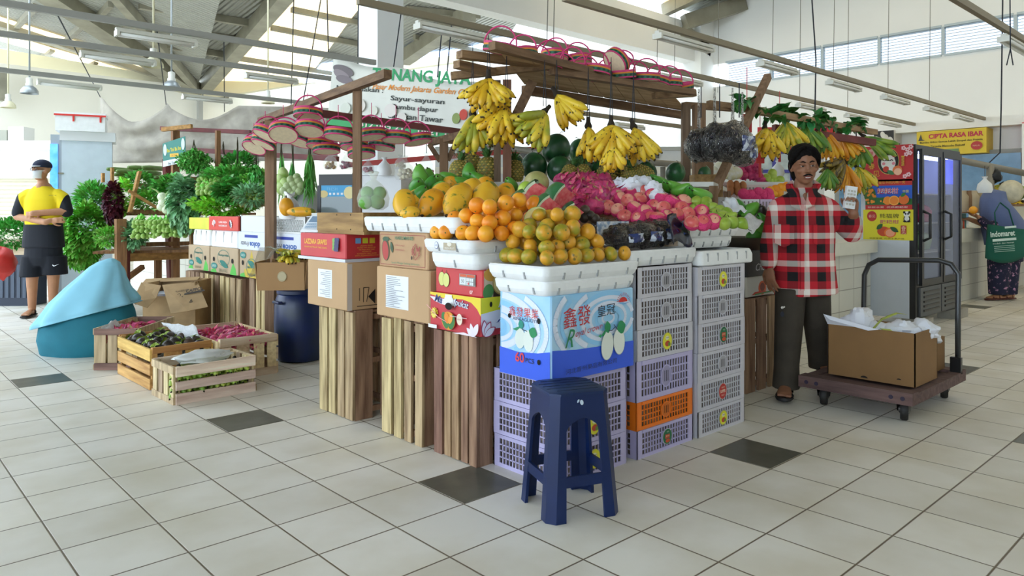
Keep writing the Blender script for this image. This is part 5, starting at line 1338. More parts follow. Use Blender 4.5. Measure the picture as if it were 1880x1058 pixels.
# cords for the hanging ones
cordm = mat('dark_cord', rgb('1E2430'), .7)
for o in obs:
 q = MB(); p = o.location; top = 1.9 if p.z > 1.72 else 1.86; q.tube([(p.x, p.y, p.z+.13), (p.x, p.y, max(top, p.z+.16))], .0025, 5); c = solo('hanging_cord', q, pink, 'x', 'cord', 'basket cords');
rank_labels([c for c in COL.objects if c.get('group') == 'basket cords'], 'pink cord of a hanging woven basket, {row}, {pos}', 14, 'basket cords')
obs = []
for i, (x,y,d) in enumerate(((916,96,4.25),(960,108,4.45),(985,112,4.7),(1005,118,4.55),(1030,122,4.9),(1050,127,4.75),(1072,133,5.0),(1094,138,4.85),(1120,140,5.1),(1142,146,5.0),(1165,150,5.2),(1186,156,5.1),(1206,160,5.3),(1228,164,5.35),(1250,166,5.5),(1128,116,4.95),(1018,108,5.1),(1062,116,5.2))):
 p = at_d(x,y,d);
 if y > 110 and (x,y) not in ((1128,116),(1018,108),(1062,116)): p.z = 2.06
 o = dup(bp_, p, (0,0,0), 1.0); tl = rnd.uniform(-.25,.2) if x != 1128 else .8
 M = Matrix.Rotation(vy + rnd.uniform(-.6,.6),3,'Z') @ Matrix.Rotation(rnd.uniform(-.2,.2) if x != 1128 else .5,3,'Y') @ Matrix.Rotation(-tl,3,'X'); o.rotation_euler = M.to_euler(); obs.append(o)
rank_labels(obs, 'woven basket with tall pink handle on the rack, {row}, {pos}', 13, 'baskets on the rack'); scrap(bp_)
# ---- bananas
M_by = two_tone('banana_yellow', 'D9A91E', 'F0CE3A', .4, 10, spots='3A2A14', sscale=38, sthr=(.60,.66), objhue=.2)
M_byg = two_tone('banana_yellow_green', '9DA332', 'E3C53A', .4, 9, spots='4A3A1A', sscale=34, sthr=(.64,.69), objhue=.3)
M_bg = two_tone('banana_green', '4E7F2C', '8FA83C', .4, 9, objhue=.3)
M_bo = two_tone('banana_gold', 'D98A1A', 'E9B02E', .4, 10, objhue=.2)
M_bb = two_tone('plantain_brown', '6B5A1E', 'A08A34', .45, 12, spots='2A2012', sscale=26, sthr=(.52,.6))
M_tip = mat('banana_tip', rgb('2A2014'), .8)
def finger_mesh(L, r, curve):
 b = MB(); pts = []; rs = []; n = 10
 for i in range(n+1):
  s = i/n; a = curve*s; pts.append((0, L/curve*(1-math.cos(a)), -L/curve*math.sin(a)))
  rs.append(r*(.42 + .58*min(1, s*4.5)) if s < .8 else r*(1 - ((s-.8)/.2)**1.6*.72))
 b.tube(pts, rs, 7); tip = MB(); d = Vector(pts[-1]) - Vector(pts[-2]); tip.tube([pts[-1], Vector(pts[-1]) + d.normalized()*.008], [r*.3, r*.2], 6)
 return b, tip
def bunch(label, px, py, d, n, spread, L, r, m, group, yaw=0.0, lean=0.0, curve=.9, rows=2, roll=0.0, cord=0.0):
 q = random.Random(int(px*7+py)); t = thing('banana_bunch', label, 'bananas', at_d(px,py,d), 0, group)
 M = Matrix.Rotation(vy + yaw,3,'Z') @ Matrix.Rotation(roll,3,'Y') @ Matrix.Rotation(lean,3,'X'); t.rotation_euler = M.to_euler()
 b = MB(); b.tube([(0,0,.05),(0,0,.02),(0,0,-.005),(0,0,-.02)], [.012,.014,.024,.02], 8); b.build('stem', M_tip, t, 60)
 L, r = L*1.5, r*1.38
 fb, tb = finger_mesh(L, r, curve*.9); me = None
 for k in range(rows):
  nn_ = n - k
  for i in range(nn_):
   f = (i + .5)/nn_ - .5; a = f*spread
   e = Matrix.Rotation(a,3,'Y') @ Matrix.Rotation(-.42 - .26*k + q.uniform(-.06,.06),3,'X') @ Matrix.Rotation(q.uniform(-.25,.25),3,'Z')
   o0 = e @ Vector((0,0,-.018))
   if me is None:
    o = fb.build('banana', m, t, 180); me = o.data; tp = tb.build('tip', M_tip, o, 180); tme = tp.data; first = o
   else:
    o = first.copy(); COL.objects.link(o); o.parent = t; tp = first.children[0].copy() if False else bpy.data.objects.new('tip', tme); COL.objects.link(tp); tp.parent = o
   o.location = o0 + Vector((a*.02, -.004*k, -.004*k)); o.rotation_euler = e.to_euler(); s = q.uniform(.88,1.08); o.scale = (s,s,s)
 if cord:
  p = at_d(px,py,d); c = MB(); c.tube([(p.x-.012,p.y,p.z+.03),(p.x,p.y,p.z+cord),(p.x+.012,p.y,p.z+.03)], .0028, 5); solo('hanging_cord', c, cordm, 'x', 'cord', 'banana cords')
 return t
G = 'yellow banana bunches under the rack'
bunch('spotted ripe banana bunch, topmost of those under the rack timbers', 897,144,4.25, 9,2.2,.135,.0165, M_by, G, rows=3, cord=.25)
bunch('greenish banana bunch hanging lowest by the banner', 868,208,4.3, 6,1.2,.15,.018, M_byg, G, yaw=.2, rows=2, cord=.4)
bunch('large yellow banana bunch below the spotted topmost one', 930,192,4.3, 8,1.7,.16,.018, M_by, G, yaw=-.2, roll=.35, rows=3, cord=.3)
bunch('banana bunch drooping sideways, dark at the crown', 1000,205,4.3, 7,1.3,.16,.0185, M_byg, G, yaw=.3, roll=.75, rows=3, cord=.3)
bunch('banana bunch with fingers pointing away from the crown, up by the bearer', 1022,172,4.4, 6,1.2,.15,.017, M_by, G, yaw=-.3, roll=-.6, rows=2, cord=.2)
bunch('small brownish banana bunch between the two middle ones', 1080,230,4.45, 5,.9,.14,.016, M_by, G, yaw=.1, rows=2, cord=.35)
bunch('wide yellow banana fan hanging in the middle under the rack', 1122,228,4.4, 10,2.1,.145,.0165, M_by, G, rows=2, cord=.4)
bunch('yellow banana bunch beside the wide fan, next to the posts', 1163,232,4.5, 6,1.2,.15,.0165, M_by, G, yaw=-.2, roll=-.3, rows=2, cord=.35)
bunch('lowest small banana bunch under the wide fan', 1124,266,4.35, 6,1.5,.10,.0145, M_by, G, rows=2)
G2 = 'banana bunches along the vine beam'
for (lab,x,y,d,n,sp,L,r,m,yaw,roll,rows) in (
('ripe yellow banana bunch beside the hanging grape bags',1404,234,5.3,6,1.5,.15,.018,M_by,.2,.2,3),
('yellow green banana bunch hanging above the plaid shirt man',1440,222,5.4,9,1.7,.15,.014,M_byg,.0,-.1,2),
('green banana bunch over the hair of the plaid shirt man',1478,230,5.5,9,1.8,.15,.014,M_bg,.0,.1,2),
('small green banana bunch tucked behind the vine leaves',1501,238,5.7,5,1.2,.12,.014,M_bg,.0,.1,2),
('narrow golden banana bunch beside the vine',1512,238,5.5,6,.9,.15,.013,M_bo,.0,-.2,2),
('golden brown banana bunch drooping from the vine beam',1540,245,5.5,6,1.1,.14,.013,M_bo,-.2,-.45,2),
('big green banana hand near the red poster',1572,262,5.3,9,2.3,.12,.015,M_bg,.1,.3,2),
('green bananas pointing over the top of the red poster',1585,250,5.35,5,.8,.16,.014,M_bg,-.2,-.9,2),
('brown plantain bunch hanging behind the raised hand',1545,288,5.7,5,.9,.2,.018,M_bb,.4,.9,2),
('yellow banana bunch hanging lower, behind the raised hand',1552,300,6.0,8,1.6,.17,.014,M_bo,.0,.2,2),
('loose yellow green bunch beside the fridge edge',1572,304,6.1,7,1.5,.15,.014,M_byg,.0,-.3,2),
('green bunch half hidden behind the man, lowest of the vine bunches',1517,308,6.2,6,1.6,.12,.013,M_bg,.0,.0,2)):
 d2 = 1/(.176 - (x-1385)*.038/221) + .02; k = d2/d; z_ = zat(y, d2); bunch(lab,x,y,d2,n,sp,L*k,r*k,m,G2,yaw,0,.9,rows,roll,max(.08, 1.94-z_))
# ---- hanging bags of dark grapes
for i, (x,y,d,r,sq,lab) in enumerate(((1283,268,4.95,.105,(.95,.9,1.1),'round clear grape bag at the post end of the hanging bags'),(1312,262,4.85,.12,(.9,.9,1.1),'clear grape bag with crumpled top, second from the post'),(1345,262,4.8,.14,(1.15,.9,1.0),'widest hanging grape bag with a printed crest'),(1363,280,4.9,.105,(1.0,.9,.9),'lowest hanging grape bag beside the banana bunch'))):
 p = at_d(x,y,d); grape_bag(lab, p, r, i+31, 1.97 - p.z - r*1.4, sq, 'hanging grape bags')
for k,(x,d) in enumerate(((1287,4.95),(1321,4.85),(1357,4.8))):
 p = at_d(x,216,d); c = MB(); c.tube([p, (p.x,p.y,1.99)], .004, 5); solo('hanging_cord', c, cordm, ['dark strap of the hanging grape bag at the post end','dark strap in the middle of the hanging grape bags','dark strap of the widest hanging grape bag'][k], 'cord', 'grape bag straps')
rank_labels([c for c in COL.objects if c.get('group') == 'banana cords'], 'dark cord loop holding up a banana bunch, {row}, {pos}', 30, 'banana cords')
# ---- vine beam
vb0, vb1 = at_z(1385,203,1.93), at_z(1606,243,1.93)
timber('wooden_beam', 'pale beam wrapped in a leafy green vine', 'beam', vb0, vb1, .06, .05, wood('vine_beam','84644A','A98A68',0))
timber('wooden_beam', 'dark red beam below the vine', 'beam', at_d(1420,235,6.3), at_d(1605,262,6.6), .05, .06, red_paint)
def leaf_geo(b, c, d, up, L, W, fold=.25):
 """one leaf: base c, direction d"""
 d = Vector(d).normalized(); s = d.cross(Vector(up)); s = s.normalized() if s.length > 1e-4 else d.orthogonal().normalized(); n = s.cross(d); c = Vector(c)
 a, m1, m2, tip = c, c + d*L*.35 - n*W*fold*.2, c + d*L*.7 - n*W*fold*.2 , c + d*L - n*L*.18
 l1, r1 = c + d*L*.32 + s*W*.5 + n*W*fold, c + d*L*.32 - s*W*.5 + n*W*fold
 l2, r2 = c + d*L*.68 + s*W*.4 + n*W*fold*.6, c + d*L*.68 - s*W*.4 + n*W*fold*.6
 b.add([a, m1, m2, tip, l1, r1, l2, r2], [(0,1,4),(0,5,1),(1,2,6,4),(1,5,7,2),(2,3,6),(2,7,3)])
M_vine = mat('vine_leaf', rgb('2F7A34'), .4, island=.4)
t = thing('vine', 'trailing green vine with broad leaves along the pale beam', 'vine', vb0, world=True)
q = random.Random(4); b = MB(); pts = []
for i in range(40):
 f = i/39; p = vb0.lerp(vb1, f*1.0-.12); a = f*22; pts.append(p + Vector((.03*math.cos(a), .03*math.sin(a), .045*math.sin(a)+.01)))
b.tube(pts, .004, 5); b.build('stem', mat('vine_stem', rgb('6A7A3A'), .6), t, 180)
b = MB()
for i in range(190):
 p = q.choice(pts); dr = Vector((q.uniform(-1,1), q.uniform(-1,1), q.uniform(-1,.7))); leaf_geo(b, p + Vector((0,0,q.uniform(-.02,.03))), dr, (0,0,1), q.uniform(.06,.12), q.uniform(.06,.10))
b.build('foliage', M_vine, t, 60)
# ================================================================ VEGETABLE STALL AND THE LEFT SIDE
def leaf_bunch(name, label, c, size, n, m, cat='vegetables', group=None, L=.12, W=.05, up=.3, seed=1, droop=0.0, stem=None, dirv=None, spread=1.0):
 if L > .065 and L < .2: n = int(n*3.2); L *= .55; W *= .72
 """a bundle of leaves filling an ellipsoid"""
 q = random.Random(seed); t = thing(name, label, cat, c, 0, group); b = MB(); sx, sy, sz = size
 for i in range(n):
  a = q.uniform(0, 6.283); zz = q.uniform(-1, 1); rr = math.sqrt(1-zz*zz)*q.uniform(.45, 1)
  p = Vector((sx*rr*math.cos(a), sy*rr*math.sin(a), sz*zz*q.uniform(.6,1)))
  o = Vector((math.cos(a)*rr, math.sin(a)*rr, zz*.7 + up - droop)) if dirv is None else Vector(dirv) + Vector((q.uniform(-1,1), q.uniform(-1,1), q.uniform(-1,1)))*spread*.5
  leaf_geo(b, p, o, (q.uniform(-.5,.5), q.uniform(-.5,.5), 1), L*q.uniform(.7,1.3), W*q.uniform(.7,1.3))
 b.build('foliage', m, t, 60)
 if stem:
  b = MB(); sm, L2, ns, dv = stem; dv = Vector(dv)
  for i in range(ns):
   o = Vector((q.uniform(-1,1)*sx*.5, q.uniform(-1,1)*sy*.5, q.uniform(-1,1)*sz*.3)); b.tube([o, o*.5 + dv*L2], [.007,.009], 5)
  b.build('stems', sm, t, 180)
 return t
Lg = mat('bright_leaf', rgb('82CC50'), .45, island=.4); Dg = mat('deep_leaf', rgb('58AA48'), .45, island=.4); Mg = mat('mid_leaf', rgb('6EBC54'), .45, island=.4)
Lime = mat('lettuce_leaf', rgb('9EE44C'), .45, island=.35); Red = mat('red_leaf', rgb('5A1E30'), .5, island=.35); Bl = mat('blue_green_leaf', rgb('86BE88'), .45, island=.35)
Stm = mat('pale_stem', rgb('B9D28A'), .5, island=.2); Wht = mat('white_radish', rgb('DCE6C4'), .45)
# stall frame
def V3(px, py, d): return at_d(px, py, d)
t = thing('vegetable_stand', 'rough timber stand with red posts stacked with vegetables', 'stand', at_d(250, 388, 8.6), 0); t.location.z = 0; t['_w'] = 1; WORLD_AT[t.name] = Vector(t.location)
vw = wood('veg_wood', '6E4A32', 'A0724C')
vwh = wood('veg_wood_x', '8A6238', 'C08E52', 0)
def vbar(nm, a, b_, w_, h_, m): q = MB(); q.bar(a, b_, w_, h_); q.build(nm, m, t)
p = V3(223,388,8.1); vbar('post', (p.x,p.y,0), V3(221,402,8.1), .10, .10, vw)
p = V3(229,388,8.25); vbar('post', (p.x,p.y,0), V3(229,440,8.25), .09, .09, red_paint)
p = V3(290,388,8.9); vbar('post', (p.x,p.y,0), V3(290,470,8.9), .07, .07, vw)
p = V3(322,388,9.0); vbar('post', (p.x,p.y,0), V3(322,240,9.0), .08, .08, vw)
p = V3(354,388,8.4); vbar('post', (p.x,p.y,.5), V3(354,325,8.4), .06, .06, vw)
p = V3(318,388,9.3); vbar('post', (p.x,p.y,0), V3(308,292,9.3), .12, .1, red_paint)
p = V3(400,388,8.6); vbar('post', (p.x,p.y,0), V3(400,240,8.6), .05, .05, vw)
vbar('crossbar', V3(215,474,8.15), V3(348,468,9.0), .06, .09, vwh)
vbar('crossbar', V3(225,450,8.3), V3(350,447,8.9), .05, .05, vw)
vbar('brace', V3(232,512,8.4), V3(262,490,8.7), .05, .05, vw)
vbar('shelf_edge', V3(235,388,8.4), V3(350,392,8.8), .06, .05, vw)
vbar('leaning_board', V3(238,390,8.3), V3(256,315,8.4), .09, .03, vwh)
vbar('leaning_board', V3(236,350,8.25), V3(298,388,8.45), .08, .03, vwh)
vbar('upright_slat', V3(189,335,8.9), V3(189,318,8.9), .06, .03, vwh)
vbar('upright_slat', V3(206,345,8.9), V3(206,308,8.9), .06, .03, vwh)
def slab(nm, pts, z, th, m): q = MB(); q.plate([(p.x, p.y, z) for p in pts], th); q.build(nm, m, t)
slab('lower_shelf', [V3(170,388,8.2), V3(352,388,8.6), V3(380,388,9.6), V3(230,388,9.2)], .70, .03, vw)
slab('upper_shelf', [V3(200,388,8.55), V3(352,388,8.9), V3(470,388,9.8), V3(225,388,9.3)], 1.13, .03, vw)
slab('top_shelf', [V3(212,388,9.2), V3(330,388,9.5), V3(330,388,10), V3(215,388,9.9)], 1.50, .03, vw)
vbar('rail', V3(296,236,9.2), V3(460,243,8.9), .05, .05, red_paint); vbar('rail', V3(360,276,9.6), V3(620,292,8.4), .05, .06, red_paint)
vbar('rail', V3(298,238,8.9), V3(352,232,8.8), .04, .05, vwh)
slab('green_shelf', [V3(355,388,7.75), V3(500,388,7.1), V3(500,388,8.4), V3(355,388,8.8)], 1.04, .03, mat('green_ply', rgb('3F7A5A'), .6))
# leafy heaps: water spinach, amaranth, kale ...
V = 'leafy vegetables at the stand'
leaf_bunch('water_spinach', 'tall heap of dark green leafy stems behind the man in yellow', V3(172,360,9.05)-Vector((0,0,.06)), (.22,.22,.2), 320, Mg, group=V, seed=1, L=.14, W=.045)
leaf_bunch('spinach_bunch', 'bright broad leaved greens spilling down beside the man in yellow', V3(158,425,8.75), (.25,.16,.33), 420, Lg, group=V, seed=2, L=.13, W=.08, up=-.2)
leaf_bunch('spinach_bunch', 'lower broad leaved greens hanging above the crouching woman', V3(150,462,8.75), (.17,.15,.2), 220, Lg, group=V, seed=12, L=.13, W=.08, up=-.3)
leaf_bunch('red_amaranth', 'dark red leafy bunch in the middle of the green heaps', V3(208,375,8.4), (.09,.1,.24), 220, Red, group=V, seed=3, L=.1, W=.06, up=-.3)
leaf_bunch('coriander_bunch', 'curly light green bunch beside the leaning boards', V3(228,360,8.5), (.1,.1,.2), 300, Lime, group=V, seed=4, L=.05, W=.04, up=0)
leaf_bunch('mustard_greens', 'pale stalked greens tied in a bundle on the lower shelf', V3(200,435,8.15), (.14,.1,.1), 120, Lg, group=V, seed=5, L=.1, W=.04, stem=(Stm,.22,26,(-.35,-.3,-.05)))
leaf_bunch('mustard_greens', 'dark leaved bundle beside the wooden post on the lower shelf', V3(245,432,8.2), (.12,.1,.12), 150, Bl, group=V, seed=6, L=.14, W=.06)
leaf_bunch('chard_bunch', 'large blue green leaves beside the pale radishes', V3(338,375,8.0), (.13,.13,.28), 200, Bl, group=V, seed=7, L=.18, W=.09, up=-.4)
leaf_bunch('chard_bunch', 'broad green leaves lying over the upper shelf', V3(315,345,8.5), (.18,.14,.1), 160, Mg, group=V, seed=8, L=.16, W=.07)
leaf_bunch('lettuce_head', 'frilly lime green lettuce heap behind the red and yellow cartons', V3(412,378,7.9), (.38,.18,.1), 760, Lime, group=V, seed=9, L=.06, W=.05, up=.4)
leaf_bunch('celery_bunch', 'dark green leaves fanned on the pale stalks by the brown post', V3(462,360,7.2), (.17,.14,.09), 150, Bl, group=V, seed=10, L=.12, W=.035)
leaf_bunch('kale_bunch', 'dark rounded leaves under the hanging long beans', V3(420,352,7.6), (.12,.12,.1), 120, Dg, group=V, seed=11, L=.14, W=.12)
leaf_bunch('spinach_bunch', 'dark green leafy crate at the edge beside the man in yellow', V3(18,430,8.9), (.3,.25,.18), 320, Dg, group=V, seed=13, L=.1, W=.05)
leaf_bunch('celery_bunch', 'leafy tops lying behind the bok choy on the green shelf', V3(430,325,8.2), (.35,.2,.1), 260, Mg, group=V, seed=14, L=.1, W=.05)
for k, (x, y, d, m, lab) in enumerate(((255,335,9.1,Mg,'green leafy heap under the long gourds'),(395,335,8.8,Mg,'leafy heap behind the kale on the green shelf'),(480,335,8.0,Lg,'leafy heap behind the hanging dark bunch by the brown post'),(275,372,8.6,Lg,'light leafy tops between the leaning boards'),(440,300,8.8,Dg,'dark leafy heap high behind the hanging beans'))):
 leaf_bunch('leafy_greens', lab, V3(x,y,d), (.2,.15,.11), 150, m, group=V, seed=50+k, L=.11, W=.05)
# hanging bunches
H = 'bunches hanging from the red rail'
def hang(label, px, py, d, size, n, m, L, W, seed, dirv=(0,0,-1), spread=.8, ztop=None, name='herb_bunch'):
 o = leaf_bunch(name, label, V3(px,py,d), size, n, m, group=H, seed=seed, L=L, W=W, dirv=dirv, spread=spread)
 zt_ = (ztop or 1.98) - o.location.z; b = MB(); q = random.Random(seed)
 for i in range(7): b.tube([(q.uniform(-1,1)*size[0]*.4, q.uniform(-1,1)*size[1]*.4, size[2]*.3), (q.uniform(-.01,.01), 0, zt_*.8), (0,0,zt_)], .003, 4)
 b.build('tied_stems', mat('tied_stem', rgb('4A4430'), .8), o, 180); return o
hang('big bushy herb bunch hanging in front of the green sign', 356,297,8.5, (.2,.16,.14), 620, Mg, .07, .03, 21, (0,0,-.2), 2.2)
hang('small herb bunch hanging from long dark stems', 410,300,8.7, (.08,.08,.09), 160, Mg, .06, .03, 22, (0,0,-.3), 2.0)
hang('narrow long bean bunch hanging beside the herbs', 436,315,8.2, (.04,.04,.17), 130, Mg, .12, .02, 23)
hang('leafy dark bunch hanging by the brown post', 470,325,7.6, (.075,.06,.15), 150, Dg, .12, .05, 24)
hang('thin green onion bunch hanging behind the brown post', 517,300,7.2, (.03,.03,.12), 60, Mg, .26, .012, 25, (0,0,-1), .25, 1.9, 'spring_onion_bunch')
hang('green onion bunch hanging in the middle of three', 537,315,7.0, (.03,.03,.13), 90, Dg, .26, .014, 26, (0,0,-1), .25, 1.9, 'spring_onion_bunch')
hang('broad chive bunch hanging above the small fridge', 569,300,6.6, (.045,.03,.12), 130, Mg, .26, .014, 27, (0,0,-1), .25, 1.9, 'spring_onion_bunch')
# countable vegetables
def many(proto, spots, label, group, seed, tol=8, scl=(.9,1.1), rot=None):
 q = random.Random(seed); obs = []
 for p in spots: obs.append(dup(proto, p, rot(q) if rot else rot_any(q), q.uniform(*scl)))
 rank_labels(obs, label, tol, group); scrap(proto); return obs
def simple(nm, cat, mb, m, mb2=None, m2=None, n2='stalk'):
 t = thing(nm, 'proto', cat); mb.build('body', m, t, 180)
 if mb2: mb2.build(n2, m2, t, 60)
 return t
b = MB(); b.ball((0,0,0), .05, 14, 10); c = MB(); c.tube([(0,0,.045),(0,.01,.09),(.02,.03,.14)], [.012,.008,.004], 6)
many(simple('white_radish','radish',b,Wht,c,Stm), [V3(x,y,8.05) for x,y in ((298,362),(311,367),(322,372),(300,372),(310,378),(320,382),(306,385),(296,380),(316,362),(327,363))], 'round pale radish stacked on the upper shelf, {row}, {pos}', 'round pale radishes', 31)
b = MB(); b.lathe([(.0005,-.05),(.02,-.045),(.028,-.02),(.024,.01),(.012,.05)], 10)
c = MB()
for a in range(4): leaf_geo(c, (0,0,.04), (.5*math.cos(a*1.57), .5*math.sin(a*1.57), 1), (0,0,1), .08, .05)
sp = [V3(248+ (i%13)*7.6 + rnd.uniform(-2,2), 407 + (i//13)*8.2 + rnd.uniform(-2,2), 8.05 + rnd.uniform(-.03,.03)) for i in range(52)]
many(simple('bok_choy','vegetable',b,mat('bok_stalk', rgb('B5CE7E'), .45, col2=rgb('86B04A'), nscale=30),c,Lg,'leaf_tuft'), sp, 'small pale green bok choy on the lower shelf, {row}, {pos}', 'bok choy on the lower shelf', 33, 7, rot=lambda q: (R(70)+q.uniform(-.3,.3), 0, vy+math.pi+q.uniform(-.4,.4)) )
b = MB(); b.lathe([(.0005,-.05),(.02,-.045),(.028,-.02),(.024,.01),(.012,.05)], 10)
c = MB()
for a in range(4): leaf_geo(c, (0,0,.04), (.5*math.cos(a*1.57), .5*math.sin(a*1.57), 1), (0,0,1), .08, .05)
sp = [V3(365 + (i%10)*8 + rnd.uniform(-2,2), 331 + (i//10)*7 + rnd.uniform(-2,2), 8.0 - (i//10)*.1) for i in range(40)] + [V3(446 + (i%7)*7 + rnd.uniform(-2,2), 350 + (i//7)*8, 7.3) for i in range(28)]
many(simple('pak_choi','vegetable',b,MATS['bok_stalk'],c,Lg,'leaf_tuft'), sp, 'pak choi bundle on the green shelf behind the cartons, {row}, {pos}', 'pak choi on the green shelf', 34, 7, rot=lambda q: (R(75)+q.uniform(-.3,.3), 0, vy+math.pi+q.uniform(-.4,.4)))
b = MB(); b.lathe([(.0005,-.2),(.02,-.19),(.03,-.1),(.03,.1),(.02,.19),(.0005,.2)], 10)
many(simple('long_gourd','gourd',b,mat('gourd_skin', rgb('6E8A4A'), .45, var=.15, nscale=20)), [V3(x,y,9.5)+Vector((0,0,.0)) for x,y in ((222,312),(238,316),(262,309),(272,317),(285,309),(268,323),(285,325),(232,322))], 'long green gourd lying on the top shelf, {row}, {pos}', 'gourds on the top shelf', 35, 5, rot=lambda q: (R(90), 0, R(-65)+q.uniform(-.15,.15)))
b = MB(); b.ball((0,0,0), (.038,.038,.038), 14, 10)
many(simple('round_gourd','gourd',b,mat('pale_gourd', rgb('AFC08A'), .4, var=.1)), [V3(x,y,6.6) for x,y in ((528,342),(538,338),(548,332),(522,350),(533,350),(543,345),(553,340),(528,358),(539,355),(550,350),(534,330),(545,325))], 'round pale green gourd behind the brown post, {row}, {pos}', 'round gourds', 36, 6)
b = MB(); b.ball((0,0,0), (.05,.05,.085), 16, 12)
many(simple('chinese_cabbage','cabbage',b,mat('cabbage', rgb('C9DC9A'), .5, col2=rgb('9AC25A'), nscale=14)), [V3(x,y,6.7) for x,y in ((516,330),(524,340),(517,346),(520,320))], 'pale chinese cabbage beside the brown post, {row}, {pos}', 'chinese cabbages', 37, 6, rot=lambda q: (.9,q.uniform(-.3,.3),-.7))
b = MB(); b.ball((0,0,0), (.06,.055,.075), 18, 12, 0, None, lambda p, a: (p[0]*(1+.06*math.cos(6*a)), p[1]*(1+.06*math.cos(6*a)), p[2]))
c = MB(); c.tube([(0,0,.07),(0,.01,.09)], [.008,.006], 6); o = simple('yellow_squash','squash',b,mat('squash', rgb('E2A01E'), .4, var=.1),c,M_stem)
o.location = V3(526,380,5.9); o['label'] = 'yellow ribbed squash in a white bag beside the brown post'
b = MB(); b.ball((0,0,0), (.05,.12,.04), 18, 12); o = simple('yellow_squash','squash',b,M_papaya); o.location = V3(553,389,5.8); o.rotation_euler = (0,0,R(40)); o['label'] = 'long yellow fruit lying behind the lattice crate'
t = thing('white_bag', 'white plastic bag around the yellow squash', 'bag', V3(532,385,6.0)); b = MB(); b.lathe([(.0005,-.08),(.075,-.075),(.085,0),(.07,.06),(.03,.1),(.045,.13)], 16, None, 0, lambda p,a: (p[0]*(1+.1*math.sin(5*a)), p[1]*(1+.1*math.cos(4*a)), p[2]+.02*math.cos(2*a)*(p[2]>.1))); b.build('bag_body', mat('white_bag_film', rgb('E6EAEC'), .4), t, 60)
# hooded shopper seen from behind
M_hg = mat('grey_headscarf', rgb('A9ADB0'), .8, bump=.2, bscale=20)
# small fridge in the stall
t = thing('display_fridge', 'small dark display fridge with a blue banner behind the wooden posts', 'fridge', at_d(660,388,5.9), vy - R(14)); t.location.z = 0
blk = mat('black_plastic', rgb('15161A'), .4); fw = mat('fridge_white', rgb('DDE0E2'), .4); glassm = mat('cold_glass', rgb('6E8088'), .1, alpha=.45)
b = MB(); b.box((-.36,.02,.3),(.17,.5,1.44)); b.build('cabinet', mat('fridge_dark', rgb('232326'), .4), t, 20)
b = MB(); b.box((-.36,.0,1.36),(-.06,.02,1.45)); b.build('head_panel', mat('fridge_dark', rgb('232326'), .4), t)
b = MB(); b.box((-.06,-.01,.3),(-.02,.02,1.46)); b.box((-.37,-.01,.3),(-.34,.02,1.36)); b.box((-.34,-.01,.3),(-.06,.02,.36)); b.build('door_frame', blk, t)
b = MB(); b.box((-.02,-.005,.3),(.36,.5,1.435)); b.build('side_panel', fw, t)
b = MB(); b.box((-.34,-.004,.36),(-.06,.004,1.36)); b.build('door_glass', mat('fridge_glass', rgb('7E8C90'), .08), t)
p = Print(Matrix.Translation((-.335,-.005,1.27)) @ frameR(0,0,0)); p.rect(0,0,.27,.09,'4FA8DC').oval(.25,.03,.05,.05,'E6D9A0').oval(.02,.02,.04,.03,'DCC88A');
for i in range(4): p.rect(.07+i*.035,.012,.09+i*.035,.03,'E6EEF4')
p.text('FRESH', .1, .06, w=.09, h='8AD0F0'); p.done('banner', t)
# plain bags on the fridge and shelf behind
def bag(label, px, py, d, r, m, inner=None, hangz=None, group='bags around the stall', sq=1.1):
 t = thing('plastic_bag', label, 'bag', at_d(px,py,d) - Vector((0,0,r)), 0, group); b = MB()
 if inner:
  q = random.Random(int(px)); g = MB()
  for i in range(26): g.ball((q.uniform(-.6,.6)*r, q.uniform(-.6,.6)*r, r*q.uniform(.2,1.0)), r*.22, 8, 6)
  o = g.build('contents', inner, t, 180); o['kind'] = 'stuff'
 b.lathe([(.0005,0),(r*.8,.01*r),(r,.5*r),(r*.85,1.2*r*sq),(r*.35,1.7*r*sq),(r*.2,1.9*r*sq),(r*.4,2.2*r*sq)], 18, None, 0, lambda p,a: (p[0]*(1+.08*math.sin(5*a)), p[1]*(1+.08*math.cos(4*a)), p[2])); b.build('bag_film', m, t, 60)
 if hangz: c = MB(); c.tube([(0,0,2.1*r*sq),(0,0,hangz-t.location.z)], .003, 5); c.build('string', cordm, t)
 return t
film = mat('bag_film', rgb('DDE2E4'), .25, alpha=.25, bump=.4, bscale=30)
chili = mat('red_onion', rgb('A8405A'), .4, island=.3); ginger = mat('ginger_root', rgb('C9A25E'), .6, island=.3); garlic = mat('garlic', rgb('E0D8B8'), .5, island=.2); potato = mat('potato', rgb('C9B47A'), .6, island=.2)
bag('clear bag of yellow roots standing on the small fridge', 607,298,6.2,.06, film, ginger); bag('clear bag of purple onions beside the bag of yellow roots', 636,298,6.2,.06, film, chili)
bag('white plastic bag behind the tall green avocados', 706,309,5.8,.06, mat('white_bag_film', rgb('E6EAEC'), .4)); bag('clear bag of pale garlic hanging from a pink string', 743,312,5.5,.075, film, garlic, 1.75)
bag('tall clear bag of red onions behind the green avocados', 783,312,5.2,.055, film, chili, 1.72, sq=1.5); bag('clear bag of onions on the shelf behind the weathered post', 676,308,5.9,.05, film, chili)
bag('faint white bag hanging behind the pineapples', 834,300,5.6,.05, film, garlic, 1.75); bag('white bag of potatoes near the red rail', 735,300,6.2,.05, film, potato)
t = thing('storage_shelf', 'back shelf inside the stall carrying bags and jars', 'shelf', at_d(740,388,6.0), 0); t.location.z = 0; t['_w'] = 1; WORLD_AT[t.name] = Vector(t.location)
b = MB(); b.plate([(q_.x,q_.y,1.36) for q_ in (at_d(768,388,5.62), at_d(812,388,5.62), at_d(812,388,6.1), at_d(768,388,6.1))], .03); b.build('shelf_board', vw, t)
